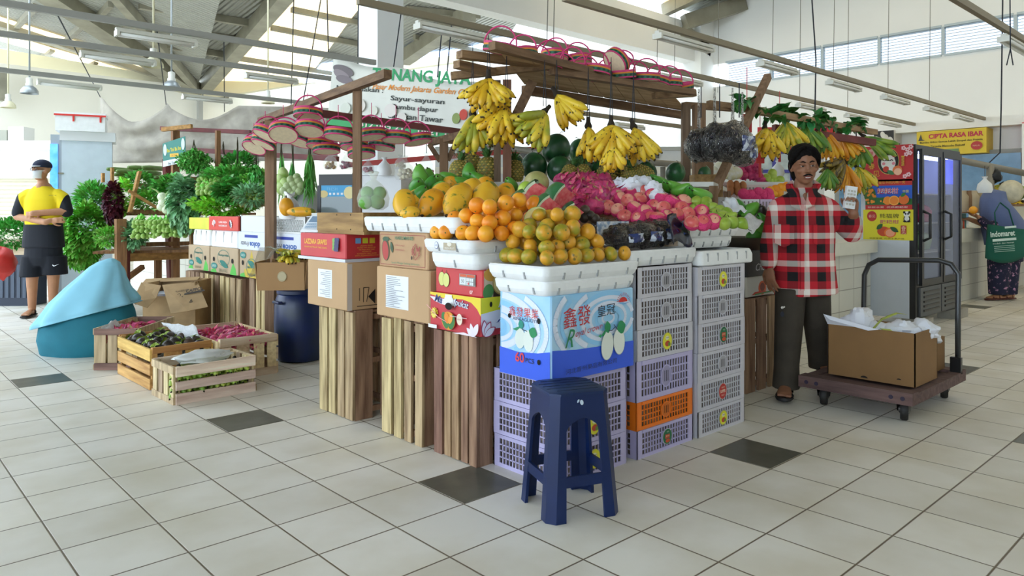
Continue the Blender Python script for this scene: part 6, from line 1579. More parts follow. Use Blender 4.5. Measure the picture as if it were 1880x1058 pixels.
for a_, d_ in ((771,5.66),(808,5.66),(808,6.05),(771,6.05)): q_ = at_d(a_,388,d_); b = MB(); b.box((q_.x-.02,q_.y-.02,0),(q_.x+.02,q_.y+.02,1.33)); b.build('leg', vw, t)
# tarp, green sign, banner -------------------------------------------------
M_tarp = mat('grey_tarp', rgb('A09A8E'), .85, var=.22, nscale=4, bump=.25, bscale=7)
def cloth(name, label, cat, fn, m, nu=40, nv=16, th=.003):
 b = MB(); b.sheet(nu, nv, fn); o = solo(name, b, m, label, cat, smooth=80); s_ = o.modifiers.new('thick','SOLIDIFY'); s_.thickness = th; return o
ta, tb_ = 10.6, 10.0
def tarp(u, v):
 px = 184 + (620-184)*u; top = 178 + 30*math.sin(math.pi*min(1,u/.28))*(u<.28) + (u>=.28)*(26*abs(math.sin(math.pi*(u-.28)/.30)) if u < .58 else 10*(u-.58)) + (16 if u > .02 else 0)*min(1,u*8)
 if u > .27 and u < .29: top = 190
 bot = 300 - 6*u; d = ta + (tb_-ta)*u + .10*noise.noise(Vector((u*7, v*4, 1)))
 return tuple(at_d(px, top + (bot-top)*v, d))
cloth('tarpaulin', 'stained grey tarpaulin hung by cords behind the vegetable stand', 'tarpaulin', tarp, M_tarp, 60, 16)
cgreen = mat('sign_green', rgb('1F7A6E'), .5)
t = thing('stall_sign', 'small green sign with yellow lettering on a white strip by the red posts', 'sign', at_d(320,305,8.7), 0)
T = frame3((0,0,0), at_d(352,300,8.7)-at_d(293,305,8.95), (0,0,1)); w_ = .39
b = MB(); b.add([(-w_/2,0,0),(w_/2,0.04,0),(w_/2,.34,0),(-w_/2,.28,0),(-w_/2,0,-.004),(w_/2,.04,-.004),(w_/2,.34,-.004),(-w_/2,.28,-.004)], [(0,1,2,3),(7,6,5,4),(0,4,5,1),(1,5,6,2),(2,6,7,3),(3,7,4,0)], 0, T); b.build('board', cgreen, t)
p = Print(T); p.poly([(-w_/2,0),(w_/2,.04),(w_/2,.1),(-w_/2,.07)], 'DDE3E6').text('Ibu Tini Bu Ibu', .0, .2, w=.24, hgt=.045, h='E0D23A', bold=.02, rot=5).rect(-.07,.11,.08,.15,'E2B83A').text('SAYUR', .005, .13, w=.1, h='C25A2A').text('Ibu Tini Bu Leur', .03, .045, w=.26, hgt=.03, h='39424A', rot=5).oval(-.15,.2,.03,.07,'C9D6D4').oval(.16,.25,.03,.07,'C9D6D4'); p.done('lettering', t)
bd0, bd1 = 7.6, 6.6
M_ban = mat('banner_vinyl', rgb('DDDDD4'), .6, var=.05, nscale=3)
bA, bB = at_d(600,232,bd0), at_d(872,262,bd1); bt0, bt1 = at_d(600,102,bd0), at_d(872,152,bd1)
t = thing('shop_banner', 'large white vinyl banner with green shop lettering tied above the vegetable stall', 'banner', bA, 0)
T = frame3((0,0,0), bB - bA, bt0 - bA); bw_ = (bB-bA).length; bh = (bt0-bA).length
sk = lambda x: (bt1-bB).length*(x/bw_) + bh*(1-x/bw_)
b = MB(); N_ = 24
def bf(u, v): x = u*bw_; return tuple(T @ Vector((x, v*(sk(x) - .05*math.sin(math.pi*u*2.0)**2), .015*math.sin(u*9+v*3)*0)))
b.sheet(N_, 8, bf); o = b.build('vinyl_sheet', M_ban, t, 80); s_ = o.modifiers.new('thick','SOLIDIFY'); s_.thickness = .003; s_.offset = 1
p = Print(T @ Matrix.Shear('XZ', 4, (0, 0)) if False else T, .001); p.z = .006
p.poly([(0.0,.0),(bw_,.0),(bw_,.085),(0,.15)], '2E9E5A').poly([(0,.15),(bw_,.085),(bw_,.1),(0,.165)], 'D9CF5A')
p.text('TONANG JAYA', bw_*.62, .55, w=bw_*.64, hgt=.15, h='2E9E62', bold=.03, rot=0)
p.text('Pasar Modern Jakarta Garden City', bw_*.63, .435, w=bw_*.64, hgt=.07, h='E58F2A', bold=.015, shear=.35)
p.text('Menyediakan :', bw_*.22, .40, w=bw_*.34, hgt=.06, h='2E3430', bold=.015).text('Sayur-sayuran', bw_*.62, .335, w=bw_*.35, hgt=.06, h='2E3430', bold=.015).text('Bumbu dapur', bw_*.61, .255, w=bw_*.3, hgt=.06, h='2E3430', bold=.015).text('dan Ikan Tawar', bw_*.62, .175, w=bw_*.36, hgt=.055, h='2E3430', bold=.015)
p.text('0812 085 21', bw_*.38, .062, w=bw_*.34, hgt=.055, h='F0D8D4', bold=.02).text('0821 175', bw_*.78, .052, w=bw_*.26, hgt=.055, h='F0D8D4', bold=.02)
for cx, cy, rx, ry, c_, r_ in ((.17,.58,.15,.05,'6E6468',-12),(.16,.53,.13,.045,'8E8286',-20),(.2,.49,.12,.04,'7A6E74',-8)): p.oval(cx,cy,rx,ry,c_,r_)
for cx, cy, r_, c_ in ((.92,.24,.05,'C8402E'),(.97,.27,.04,'E0A23A'),(.88,.2,.05,'8A9A54'),(1.0,.2,.05,'D8C08A')): p.oval(bw_*cx, cy, r_*.9, r_, c_)
for cx, cy, r_, c_ in ((.14,.2,.07,'D6D8CC'),(.24,.24,.08,'DFD6CC'),(.34,.2,.06,'DADACC'),(.46,.22,.08,'E0D8D2'),(.54,.16,.06,'DAD4CC')): p.oval(bw_*cx, cy, r_, r_*.8, c_)
p.done('lettering', t)
# cords that hold tarp and banner
def wire(label, a, b_, r=.006, m=None, group='thin cords under the roof', name='cord'):
 q = MB(); q.tube([a, b_], r, 5); return solo(name, q, m or cordm, label, 'cord', group)
for (x0,y0,d0,x1,y1,d1) in ((106,28,6.0,184,178,10.5),(288,55,6.5,305,192,10.3),(411,72,8,412,205,10.1),(540,-30,8,534,210,8.5),(603,102,7.6,600,-30,7.6),(594,-30,8,556,190,8.0),(658,-30,7.3,657,117,7.3),(722,128,7.2,738,12,7.2),(812,48,6.8,803,142,6.8),(830,35,6.8,820,142,6.8)):
 wire('thin dark cord running up from the hung cloths to the roof pipes', at_d(x0,y0,d0), at_d(x1,y1,d1))
# far left: shop fronts, shutter, tall white fridge, cool box
t = thing('shop_counter', 'cream roller shutter shop front at the far end of the aisle', 'shop front', at_d(40, 388, 13.5), vy); t.location.z = 0
b = MB(); b.box((-1.5,0,0),(1.3,.1,1.9)); b.build('shutter', mat('cream_shutter', rgb('CFC8AE'), .6, var=.05), t)
b = MB()
for i in range(24): b.box((-1.5,-.012,.05+i*.075),(1.3,0,.1+i*.075))
b.build('shutter_ribs', mat('cream_shutter2', rgb('D8D2BC'), .6), t)
b = MB(); b.box((-1.6,-.1,1.75),(1.4,.1,2.25)); b.build('fascia', white, t)
b = MB(); b.box((-1.6,-.5,2.25),(1.4,.1,2.4)); b.build('ledge', white, t)
b = MB(); b.box((.2,-.06,.1),(.24,-.02,1.55)); b.box((.2,-.06,1.5),(1.0,-.02,1.55)); b.build('grey_frame', mat('grey_window_frame', rgb('8B8D88'), .5), t)
for i, (x0, x1, z, c_) in enumerate(((-.6,-.35,.22,'E8E4D0'),(-.3,.0,.2,'9A9A8C'),(.02,.3,.26,'E6E6E0'))):
 b = MB(); b.box((x0,-.4,2.4),(x1,-.1,2.4+z)); q_ = at_d(40,388,13.5); T2 = Matrix.Translation((q_.x,q_.y,0)) @ Matrix.Rotation(vy,4,'Z'); b.v = [tuple(T2 @ Vector(v)) for v in b.v]; solo('stored_box', b, ink(c_), ['cream box stored on the shop ledge, first from left','grey box stored on the shop ledge, between two pale ones','white box stored on the shop ledge, third from left'][i], 'box')
t = thing('tall_fridge', 'tall pale blue white fridge behind the man in yellow with a cool box on top', 'fridge', at_d(150,388,9.4), vy + R(27)); t.location.z = 0
b = MB(); b.box((-.22,0,.05),(.34,.4,2.05)); b.build('cabinet', mat('fridge_pale', rgb('CBD9E4'), .45, var=.03), t, 20)
b = MB(); b.box((-.24,-.02,2.05),(.38,.42,2.17)); b.build('top_panel', fw, t)
b = MB(); b.box((-.34,.0,.05),(-.22,.4,2.12)); b.build('door', mat('fridge_grey', rgb('A9B4BE'), .4), t)
b = MB(); b.box((-.345,-.015,1.2),(-.26,.0,2.0)); b.build('lit_panel', mat('blue_lit_panel', rgb('3E8AF0'), .3, emit=1.2, col2=rgb('8CC4FF'), nscale=6), t)
for z in (1.0, 1.62): b = MB(); b.box((-.3,-.01,z),(-.2,.0,z+.02)); b.build('hinge', steel, t)
t = thing('cool_box', 'white foam cool box with red tape on top of the tall fridge', 'cool box', at_d(150,237,9.35) , vy + R(25)); t.location.z = 2.17
b = MB(); b.box((-.29,0,0),(.26,.4,.2)); b.build('box_body', foam, t, 20); b = MB(); b.box((-.3,-.01,.2),(.27,.41,.235)); b.build('lid', foam, t, 20)
b = MB(); b.box((-.302,-.012,.19),(.272,-.004,.212)); b.box((-.1,-.013,.12),(-.08,-.005,.2)); b.box((.2,-.013,.12),(.22,-.005,.2)); b.build('red_tape', ink('D8342C'), t)
# low tiled wall and dark crates behind the man, red bag at the frame edge
tiles = mat('white_tile_wall', rgb('D9DBD6'), .35, var=.03)
def tile_mat():
 m = bpy.data.materials.new('tiled_wall'); m.use_nodes = True; N = m.node_tree.nodes; L = m.node_tree.links; b = N['Principled BSDF']; tc = N.new('ShaderNodeTexCoord')
 mp = N.new('ShaderNodeMapping'); mp.inputs['Rotation'].default_value = (R(90),0,0)
 sx = N.new('ShaderNodeSeparateXYZ'); L.new(tc.outputs['Object'], sx.inputs[0]); ad = N.new('ShaderNodeMath'); L.new(sx.outputs[0], ad.inputs[0]); L.new(sx.outputs[1], ad.inputs[1]); cb = N.new('ShaderNodeCombineXYZ'); L.new(ad.outputs[0], cb.inputs[0]); L.new(sx.outputs[2], cb.inputs[1])
 br = N.new('ShaderNodeTexBrick'); br.offset = 0; br.inputs['Scale'].default_value = 1; br.inputs['Brick Width'].default_value = .33; br.inputs['Row Height'].default_value = .2; br.inputs['Mortar Size'].default_value = .004
 br.inputs['Color1'].default_value = rgb('DAD9CF') + (1,); br.inputs['Color2'].default_value = rgb('D2D1C6') + (1,); br.inputs['Mortar'].default_value = rgb('8E8B80') + (1,)
 L.new(cb.outputs[0], br.inputs['Vector']); L.new(br.outputs[0], b.inputs['Base Color']); b.inputs['Roughness'].default_value = .3; return m
M_tile = tile_mat()
b = MB(); b.box((3.6, 9.3, 0),(3.75, 13, .85)); struct('wall_tiled_counter', b, M_tile)
t = thing('storage_crate', 'dark blue plastic storage crate on the floor behind the man in yellow', 'crate', at_d(24,388,8.9), vy); t.location.z = 0
b = MB(); b.box((-.3,0,0),(.22,.3,.62)); b.build('crate_body', mat('navy_crate', rgb('1E2A3E'), .5), t, 20)
b = MB()
for i in range(5): b.box((-.16+i*.07,-.008,.1),(-.12+i*.07,0,.5))
b.build('slots', mat('grey_slot', rgb('4A5668'), .6), t)
b = MB(); b.box((-.3,0,.62),(.22,.3,.8)); b.build('wooden_top', pale_woodx, t)
t = thing('red_bag', 'red plastic bag at the edge of the picture beside the dark crate', 'bag', at_d(3,500,8.2)); t.location.z = .45
b = MB(); crumple(b, (0,0,.12), .15, 5, 18, 12, .25, (1,.8,1.2)); b.build('bag_body', mat('red_bag', rgb('C8322C'), .4), t, 60)
# ---- what the floor crates hold, the opened carton behind them, young bananas on the barrel
WLD = lambda o, v: Matrix.Translation(o.location) @ Matrix.Rotation(o.rotation_euler.z, 4, 'Z') @ Vector(v)
def liner(crate, pts, lab):
 P = [WLD(crate, p) for p in pts]; b = MB(); b.sheet(10, 10, lambda u, v: tuple((P[0]*(1-u)+P[1]*u)*(1-v) + (P[3]*(1-u)+P[2]*u)*v + Vector((0,0,.025*noise.noise(Vector((u*5,v*5,len(lab))))))))
 o = solo('newspaper', b, mat('printed_paper', rgb('DADCDE'), .85, var=.08, nscale=60), lab, 'paper', smooth=60); o.modifiers.new('thick','SOLIDIFY').thickness = .0012
liner(fc2, [(.03,.05,.2),(.345,.05,.2),(.345,.6,.2),(.03,.6,.2)], 'newspaper sheet lining the honey coloured crate')
liner(fc2, [(.30,.30,.24),(.36,.1,.22),(.35,.2,.35),(.22,.5,.36)], 'bluish newspaper flap standing up in the honey coloured crate')
liner(fc3, [(.03,.05,.2),(.27,.05,.2),(.27,.55,.2),(.03,.55,.2)], 'white paper lining the purple brown crate'); liner(fc3, [(.02,.03,.3),(.12,.03,.24),(.10,.3,.24),(.02,.25,.33)], 'white paper corner turned up in the purple brown crate')
def mg_proto():
 t = thing('mangosteen', 'proto', 'mangosteen'); b = MB(); b.ball((0,0,0), (.037,.037,.034), 16, 10); b.build('rind', M_dark_av, t, 180); b = MB()
 for a in range(4): leaf_geo(b, (0,0,.033), (math.cos(a*1.57), math.sin(a*1.57), .25), (0,0,1), .03, .026)
 b.build('calyx', mat('calyx_green', rgb('8FA83A'), .5), t); return t
q = random.Random(5); sp = []
for i in range(5):
 for j in range(7): sp.append(WLD(fc2, (.05+i*.066+q.uniform(-.01,.01), .06+j*.085+q.uniform(-.012,.012), .245+.02*((i+j)%2))))
many(mg_proto(), sp, 'dark mangosteen in the honey coloured floor crate, {row}, {pos}', 'mangosteens in the floor crate', 41, 6, rot=lambda q: (q.uniform(-1.2,1.2), q.uniform(-1,1), q.uniform(0,6)))
d1 = dragon_proto(3); sp = [WLD(fc4, (.06+i*.07+q.uniform(-.01,.01), .06+j*.09+q.uniform(-.015,.015), .235)) for i in range(5) for j in range(7)]
many(d1, sp, 'red dragon fruit in the pale floor crate, {row}, {pos}', 'dragon fruit in the pale floor crate', 42, 6)
d1 = dragon_proto(4); sp = [WLD(fc3, (.06+i*.07+q.uniform(-.01,.01), .08+j*.09+q.uniform(-.01,.01), .245)) for i in range(3) for j in range(5)]
many(d1, sp, 'pink dragon fruit in the purple brown floor crate, {row}, {pos}', 'dragon fruit in the purple brown crate', 43, 6)
M_bgy = two_tone('fresh_green_banana', '7FA83A', 'B9CC5A', .4, 9, objhue=.3)
for k, (x, y, z) in enumerate(((.08,.16,.0),(.18,.16,.0),(.28,.16,.0),(.38,.16,.0),(.44,.17,.0),(.08,.16,.075),(.17,.16,.075),(.27,.16,.075),(.37,.16,.075),(.44,.17,.075),(.14,.28,.075),(.34,.28,.075))):
 c = WLD(fc1, (x, y, z+.09)); px_, py_, d_ = seen_at(c); bunch('x', px_, py_, d_, 5, 1.1, .10, .0135, M_bgy, 'bananas in the pale pink crate', .5, -1.0, .7, 2)
rank_labels([o for o in COL.objects if o.get('label') == 'x' and o.name.startswith('banana_bunch')], 'green banana bunch packed in the pale pink floor crate, {row}, {pos}', 9, 'bananas in the pale pink crate')
b = MB(); crumple(b, (0,0,0), .1, 6, 18, 12, .3, (1.7,1,.4)); o = solo('plastic_sheet', b, mat('white_film', rgb('EEF2F2'), .35, alpha=.75), 'clear plastic bunched on the bananas in the pale pink crate', 'plastic', smooth=60, base=(0,0,-.04)); o.location = WLD(fc1, (.24,.18,.19))
for k, (x, y, rz) in enumerate(((.02,-.06,.4),(.06,.05,-.3),(-.05,.08,.9))):
 p = Matrix.Translation(bc.location) @ Matrix.Rotation(R(-38),4,'Z') @ Vector((x,y,.22)); px_, py_, d_ = seen_at(p); bunch(['young yellow green bananas at the front of the barrel carton','young yellow green bananas in the middle of the barrel carton','young yellow green bananas under the plastic in the barrel carton'][k], px_, py_, d_, 5, .9, .12, .015, M_byg, 'young bananas on the barrel', rz, -1.35, .7, 2)
t = thing('plastic_sheet', 'thin white plastic draped over the corner of the barrel carton', 'plastic', tuple(Matrix.Translation(bc.location) @ Matrix.Rotation(R(-38),4,'Z') @ Vector((-.12,.0,.2)))); b = MB()
b.sheet(14, 10, lambda u, v: tuple(Matrix.Rotation(R(-38),4,'Z') @ Vector((-.11+.26*v, -.2+.42*u, .02 + .09*math.sin(3.1*v)*(1-.5*u) - .13*max(0, .3-v)/.3 + .03*noise.noise(Vector((u*5,v*5,2))))))); o = b.build('sheet', mat('milky_film', rgb('E6EEDF'), .2, alpha=.45, bump=.5, bscale=30), t, 60); o.modifiers.new('thick','SOLIDIFY').thickness = .0015
# opened carton with hanging flaps
t = thing('cardboard_box', 'worn brown carton with its big flaps hanging open behind the floor crates', 'box', at_d(312,388,7.0), vy); t.location.z = 0; t['_w'] = 0
k2 = mat('worn_board', rgb('B0926A'), .85, var=.12, nscale=7)
def lj(px, py, y): k = (7.0 + y)/FPX; return Vector(((px-940)*k - (312-940)*7.0/FPX, y, CAMZ + (YH-py)*k))
for nm, P in (('front_flap',[(298,524,-.02),(363,518,.02),(382,564,-.22),(346,572,-.25),(314,577,-.25)]),('side_flap',[(260,519,.0),(296,525,-.02),(287,548,-.12),(270,566,-.2),(242,556,-.22),(250,540,-.12)]),('back_flap',[(262,519,.28),(362,514,.3),(368,508,.36),(268,512,.36)]),('edge_flap',[(350,517,.0),(364,515,.02),(372,528,.2),(362,524,.25)])):
 b = MB(); b.plate([lj(*p) for p in P], .006); f_ = b.build(nm, k2, t)
 if nm == 'front_flap':
  a, c_, d_ = lj(314,577,-.25), lj(382,564,-.22), lj(298,524,-.02); p = Print(frame3(a, c_-a, d_-a)); p.z = .002; w_ = (c_-a).length
  p.text('CAPPOL', w_*.58, .235, w=.16, hgt=.04, h='2A2018', bold=.02).rect(w_*.3,.195,w_*.86,.212,'2A2018').text('STRAWBERRIES', w_*.2, .25, w=.13, hgt=.022, h='5A4630').rect(w_*.02,.17,w_*.27,.182,'2A2018').text('12', w_*.08, .2, hgt=.03, h='2A2018').ring(w_*.15,.2,.02,.004,'2A2018').line([(w_*.48,.09),(w_*.55,.09),(w_*.515,.125),(w_*.48,.09)],.006,'2A2018').done('print', f_)
 if nm == 'side_flap':
  a, c_, d_ = lj(242,556,-.22), lj(270,566,-.2), lj(260,519,0); p = Print(frame3(a, c_-a, d_-a)); p.z = .002; p.oval(.045,.03,.02,.04,'4A4038',-20).line([(.09,.0),(.12,.17)],.008,'4A4038').line([(.105,.0),(.135,.16)],.003,'4A4038').done('print', f_)
for nm, lo, hi in (('front_wall',(-.24,-.02,0),(.24,-.01,.34)),('back_wall',(-.24,.34,0),(.24,.35,.48)),('side_wall',(-.25,-.02,0),(-.24,.35,.46)),('side_wall',(.24,-.02,0),(.25,.35,.48))): b = MB(); b.box(lo, hi); b.build(nm, k2, t)
b = MB(); b.box((-.22,.0,.02),(.22,.33,.36)); solo_ = b.build('lining', mat('blue_white_lining', rgb('9AA8D0'), .8, col2=rgb('D8DCE8'), nscale=6), t)
# ================================================================ RIGHT SIDE: COUNTER, FRIDGE, CART, SIGNS, FAR STALL
b = MB(); b.box((5.75, 2.97, 0), (7.66, 3.05, .74)); b.box((9.1, 2.97, 0), (13.6, 3.05, .76)); struct('wall_tiled_counter', b, M_tile)
t = thing('worktop', 'long white counter slab on the tiled wall behind the plaid shirt man', 'counter', (6.3, 3.2, .74), world=True)
b = MB(); b.box((5.75, 2.90, .741), (7.66, 3.3, .86)); b.build('slab', mat('white_slab', rgb('DAD9CC'), .4, var=.03), t)
t = thing('worktop', 'white counter slab with fruit where the woman with the green bag stands', 'counter', (11.3, 3.2, .76), world=True)
b = MB(); b.box((9.1, 2.90, .76), (13.6, 4.3, .93)); b.build('slab', mat('white_slab', rgb('DAD9CC'), .4, var=.03), t)
# double door fridge with posters
t = thing('display_fridge', 'tall white and black double door display fridge with three posters on its side', 'fridge', (8.35, 2.8, 0), world=True)
fwh = mat('fridge_side', rgb('C6CCD4'), .5, var=.02); bkf = mat('fridge_black', rgb('0E0F12'), .35)
b = MB(); b.box((7.70, 2.62, .1), (7.74, 3.08, 1.79)); b.build('side_panel', fwh, t)
b = MB(); b.box((7.70, 2.565, .1), (7.76, 2.62, 1.80)); b.box((9.0, 2.565, .1), (9.05, 2.62, 1.80)); b.box((7.76, 2.565, 1.74), (9.0, 2.62, 1.80)); b.box((7.76, 2.565, .1), (9.0, 2.62, .42)); b.build('front_frame', bkf, t)
b = MB(); b.box((7.74, 3.04, .1), (9.05, 3.08, 1.79)); b.box((9.01, 2.62, .1), (9.05, 3.04, 1.79)); b.box((7.74, 2.62, 1.75), (9.01, 3.04, 1.79)); b.box((7.74, 2.62, .1), (9.01, 3.04, .4)); b.build('cabinet', mat('fridge_inside', rgb('B8BEC8'), .5), t)
gl = mat('door_glass', rgb('AEB8D8'), .05, alpha=.22)
for i, (x0, x1) in enumerate(((7.78, 8.37), (8.40, 8.99))):
 b = MB(); b.box((x0, 2.53, .42), (x0+.05, 2.56, 1.76)); b.box((x1-.05, 2.53, .42), (x1, 2.56, 1.76)); b.box((x0+.05, 2.53, .42), (x1-.05, 2.56, .48)); b.box((x0+.05, 2.53, 1.70), (x1-.05, 2.56, 1.76)); d_ = b.build('door', bkf, t)
 b = MB(); b.box((x0+.05, 2.54, .48), (x1-.05, 2.55, 1.70)); b.build('glass', gl, d_)
 b = MB(); b.tube([(x0+.03, 2.53, .86), (x0+.03, 2.47, .89), (x0+.03, 2.47, 1.12), (x0+.03, 2.53, 1.15)], .014, 8); b.build('handle', bkf, d_, 60)
 b = MB(); b.box((x0, 2.545, .12), (x1, 2.564, .40)); v_ = b.build('vent_panel', mat('vent_grey', rgb('55585A'), .5), t)
 b = MB()
 for k in range(5): b.box((x0+.08, 2.536, .16+k*.045), (x1-.06, 2.545, .18+k*.045))
 b.build('slat', bkf, v_)
for z in (.72, 1.02, 1.32):
 b = MB(); b.box((7.76, 2.64, z), (9.0, 3.02, z+.012)); b.build('shelf', mat('wire_shelf', rgb('C8CCD0'), .4), t)
b = MB(); b.box((8.46, 2.60, 1.44), (8.94, 2.602, 1.70)); b.build('lit_header', mat('blue_header', rgb('4A5AE8'), .4, emit=.9, col2=rgb('9AB4F8'), nscale=5), t)
b = MB(); b.box((7.80, 2.66, 1.69), (8.96, 2.70, 1.73)); b.build('lamp', mat('fridge_lamp', rgb('B8C4FF'), .4, emit=6), t)
for (x0, y0, x1) in ((7.72, 2.5, 8.0), (8.75, 2.5, 9.1)): b = MB(); b.box((x0, y0, 0), (x1, y0+.2, .1)); solo('concrete_block', b, mat('concrete', rgb('9A968C'), .9, var=.1), 'concrete block under the near corner of the double door fridge' if x0 < 8 else 'concrete block under the far corner of the double door fridge', 'block')
def in_fridge(nm, lab, x, z, s, m):
 b = MB(); crumple(b, (0,0,0), s, int(x*10), 14, 10, .25, (1.2,.8,.9)); o = solo(nm, b, m, lab, 'bag', 'bags in the fridge', 60, (0,0,-s*.7)); o.location = (x, 2.84, z+.014)
in_fridge('plastic_bag', 'pink bag on the upper fridge shelf behind the first glass door', 8.05, 1.02, .13, mat('pink_bag', rgb('C83A6A'), .5)); in_fridge('plastic_bag', 'pale bag on the top fridge shelf behind the first glass door', 8.2, 1.32, .11, mat('pale_bag', rgb('B8C4D8'), .5))
in_fridge('plastic_bag', 'white bag on the middle fridge shelf behind the first glass door', 8.1, .72, .13, mat('pale_bag2', rgb('CFCFCB'), .5)); in_fridge('plastic_bag', 'red bag behind the second glass door of the fridge', 8.7, 1.02, .12, mat('pink_bag', rgb('C83A6A'), .5)); in_fridge('plastic_bag', 'pale green bag low behind the second glass door of the fridge', 8.7, .72, .12, mat('green_bag', rgb('A8C0A0'), .5))
FX = 7.70
def face(px, py): q = at_x(px, py, FX); return q.y, q.z
def poster(label_nm, pa, pb, ya, yb):
 y1, z1 = face(pa, ya); y0, z0 = face(pb, yb); return frameL(FX-.001, y1, z0), y1-y0, z1-z0
T, w_, h_ = poster('p1', 1587, 1677, 270, 330)
p = Print(T); p.rect(0,-.01,w_,h_,'BE2B2E')
p.oval(w_*.5,h_*.55,w_*.22,h_*.38,'C8B45A').oval(w_*.5,h_*.55,w_*.21,h_*.36,'17130F').oval(w_*.5,h_*.5,w_*.15,h_*.22,'EFE9E2').poly([(w_*.37,h_*.62),(w_*.40,h_*.82),(w_*.47,h_*.72)],'EFE9E2').poly([(w_*.53,h_*.72),(w_*.60,h_*.8),(w_*.63,h_*.62)],'EFE9E2')
p.line([(w_*.42,h_*.56),(w_*.46,h_*.59),(w_*.49,h_*.56)],.008,'2A2020').line([(w_*.53,h_*.56),(w_*.57,h_*.59),(w_*.60,h_*.56)],.008,'2A2020').oval(w_*.41,h_*.48,.015,.015,'E88A98').oval(w_*.61,h_*.48,.015,.015,'E88A98').oval(w_*.62,h_*.72,.02,.022,'B8202A').oval(w_*.46,h_*.32,.03,.03,'C8402E').oval(w_*.58,h_*.33,.03,.035,'EFE9E2')
p.oval(w_*.69,h_*.28,w_*.1,h_*.13,'E0763A').oval(w_*.70,h_*.24,w_*.08,h_*.1,'F0B898').leaf(w_*.48,h_*.28,.08,.02,-30,'3F7A4A').text('春', w_*.16, h_*.42, hgt=h_*.17, h='E0B83A').text('见', w_*.26, h_*.2, hgt=h_*.17, h='E0B83A').rect(w_*.77,h_*.4,w_*.83,h_*.68,'E0B83A').text('耙', w_*.80, h_*.61, hgt=.03, h='8A2020').text('耙', w_*.80, h_*.53, hgt=.03, h='8A2020').text('柑', w_*.80, h_*.45, hgt=.03, h='8A2020').oval(w_*.16,h_*.8,w_*.09,h_*.12,'E3A8A0').text('臻', w_*.16,h_*.8,hgt=.035,h='BE2B2E')
for x,y in ((.82,.9),(.9,.85),(.95,.75),(.88,.72),(.97,.92),(.93,.15),(.86,.1)):
 for a in range(5): p.oval(w_*x+.014*math.cos(a*1.257), h_*y+.014*math.sin(a*1.257), .009,.009,'EDC4C8')
p.done('red_poster', t)
T, w_, h_ = poster('p2', 1589, 1675, 331, 385)
p = Print(T); p.rect(0,0,w_,h_,'C0302C').rect(0,h_*.16,w_,h_*.8,'2C5FC8').poly([(0,h_*.16),(w_,h_*.16),(w_,h_*.36),(w_*.6,h_*.44),(w_*.3,h_*.4),(0,h_*.46)],'2F6A30').oval(w_*.1,h_*.5,w_*.13,h_*.26,'3F6A2A')
q = random.Random(3)
for i in range(20): p.oval(w_*q.uniform(.01,.22), h_*q.uniform(.22,.7), .012,.012,'E8902A')
for i in range(8): p.oval(w_*q.uniform(.22,.6), h_*q.uniform(.2,.34), .009,.009,'E8902A')
p.text('耙耙柑', w_*.5, h_*.62, w=w_*.46, hgt=h_*.2, h='F0E8E8', bold=.03).text('耙耙柑', w_*.5, h_*.62, w=w_*.46, hgt=h_*.2, h='C8303A').text('春天是见不同凡响一克', w_*.52, h_*.9, w=w_*.7, hgt=h_*.09, h='E8B83A').text('中国', w_*.88, h_*.6, w=w_*.12, h='E8D43A')
p.oval(w_*.84,h_*.33,w_*.11,h_*.16,'E0702A').oval(w_*.5,h_*.3,w_*.09,h_*.14,'E88A2A').oval(w_*.64,h_*.3,w_*.11,h_*.16,'F0A84A').oval(w_*.64,h_*.3,w_*.09,h_*.13,'E8862A').leaf(w_*.78,h_*.42,.06,.016,40,'2F7A3A').text('新鲜水果  优质耙耙柑', w_*.5, h_*.08, w=w_*.85, hgt=h_*.06, h='EAD0C8').done('blue_poster', t)
T, w_, h_ = poster('p3', 1585, 1677, 385, 442)
p = Print(T, .0005); p.rect(0,0,w_,h_,'E3D62C').oval(w_*.18,h_*.78,w_*.1,h_*.17,'B8302A').text('春见', w_*.18,h_*.78,w=w_*.14,h='E8B0A0').text('熊猫牌', w_*.53,h_*.79,w=w_*.38,hgt=h_*.15,h='1C1A14').text('耙耙柑', w_*.53,h_*.6,w=w_*.38,hgt=h_*.13,h='C04070')
p.oval(w_*.42,h_*.28,w_*.13,h_*.16,'C84A22').oval(w_*.55,h_*.24,w_*.12,h_*.16,'E8762A').oval(w_*.55,h_*.23,w_*.09,h_*.12,'F0A07A').leaf(w_*.28,h_*.34,.08,.022,45,'2A5A2A').leaf(w_*.55,h_*.42,.09,.022,-30,'2A5A2A').rect(w_*.76,h_*.2,w_*.87,h_*.48,'B8302A').text('春', w_*.815,h_*.4,hgt=.04,h='F0D0B0').text('见', w_*.815,h_*.27,hgt=.04,h='F0D0B0').text('甘甜蜜橘  优质水果产地', w_*.48,h_*.05,w=w_*.7,hgt=h_*.05,h='5A4A14')
p.oval(w_*.88,h_*.7,.03,.034,'16140F').oval(w_*.88,h_*.70,.022,.025,'E8E8E0').oval(w_*.88,h_*.85,.03,.028,'E8E8E0').oval(w_*.83,h_*.91,.011,.012,'16140F').oval(w_*.93,h_*.91,.011,.012,'16140F').oval(w_*.86,h_*.86,.007,.01,'16140F').oval(w_*.905,h_*.86,.007,.01,'16140F').oval(w_*.84,h_*.62,.014,.01,'16140F').oval(w_*.92,h_*.62,.014,.01,'16140F').done('yellow_poster', t)
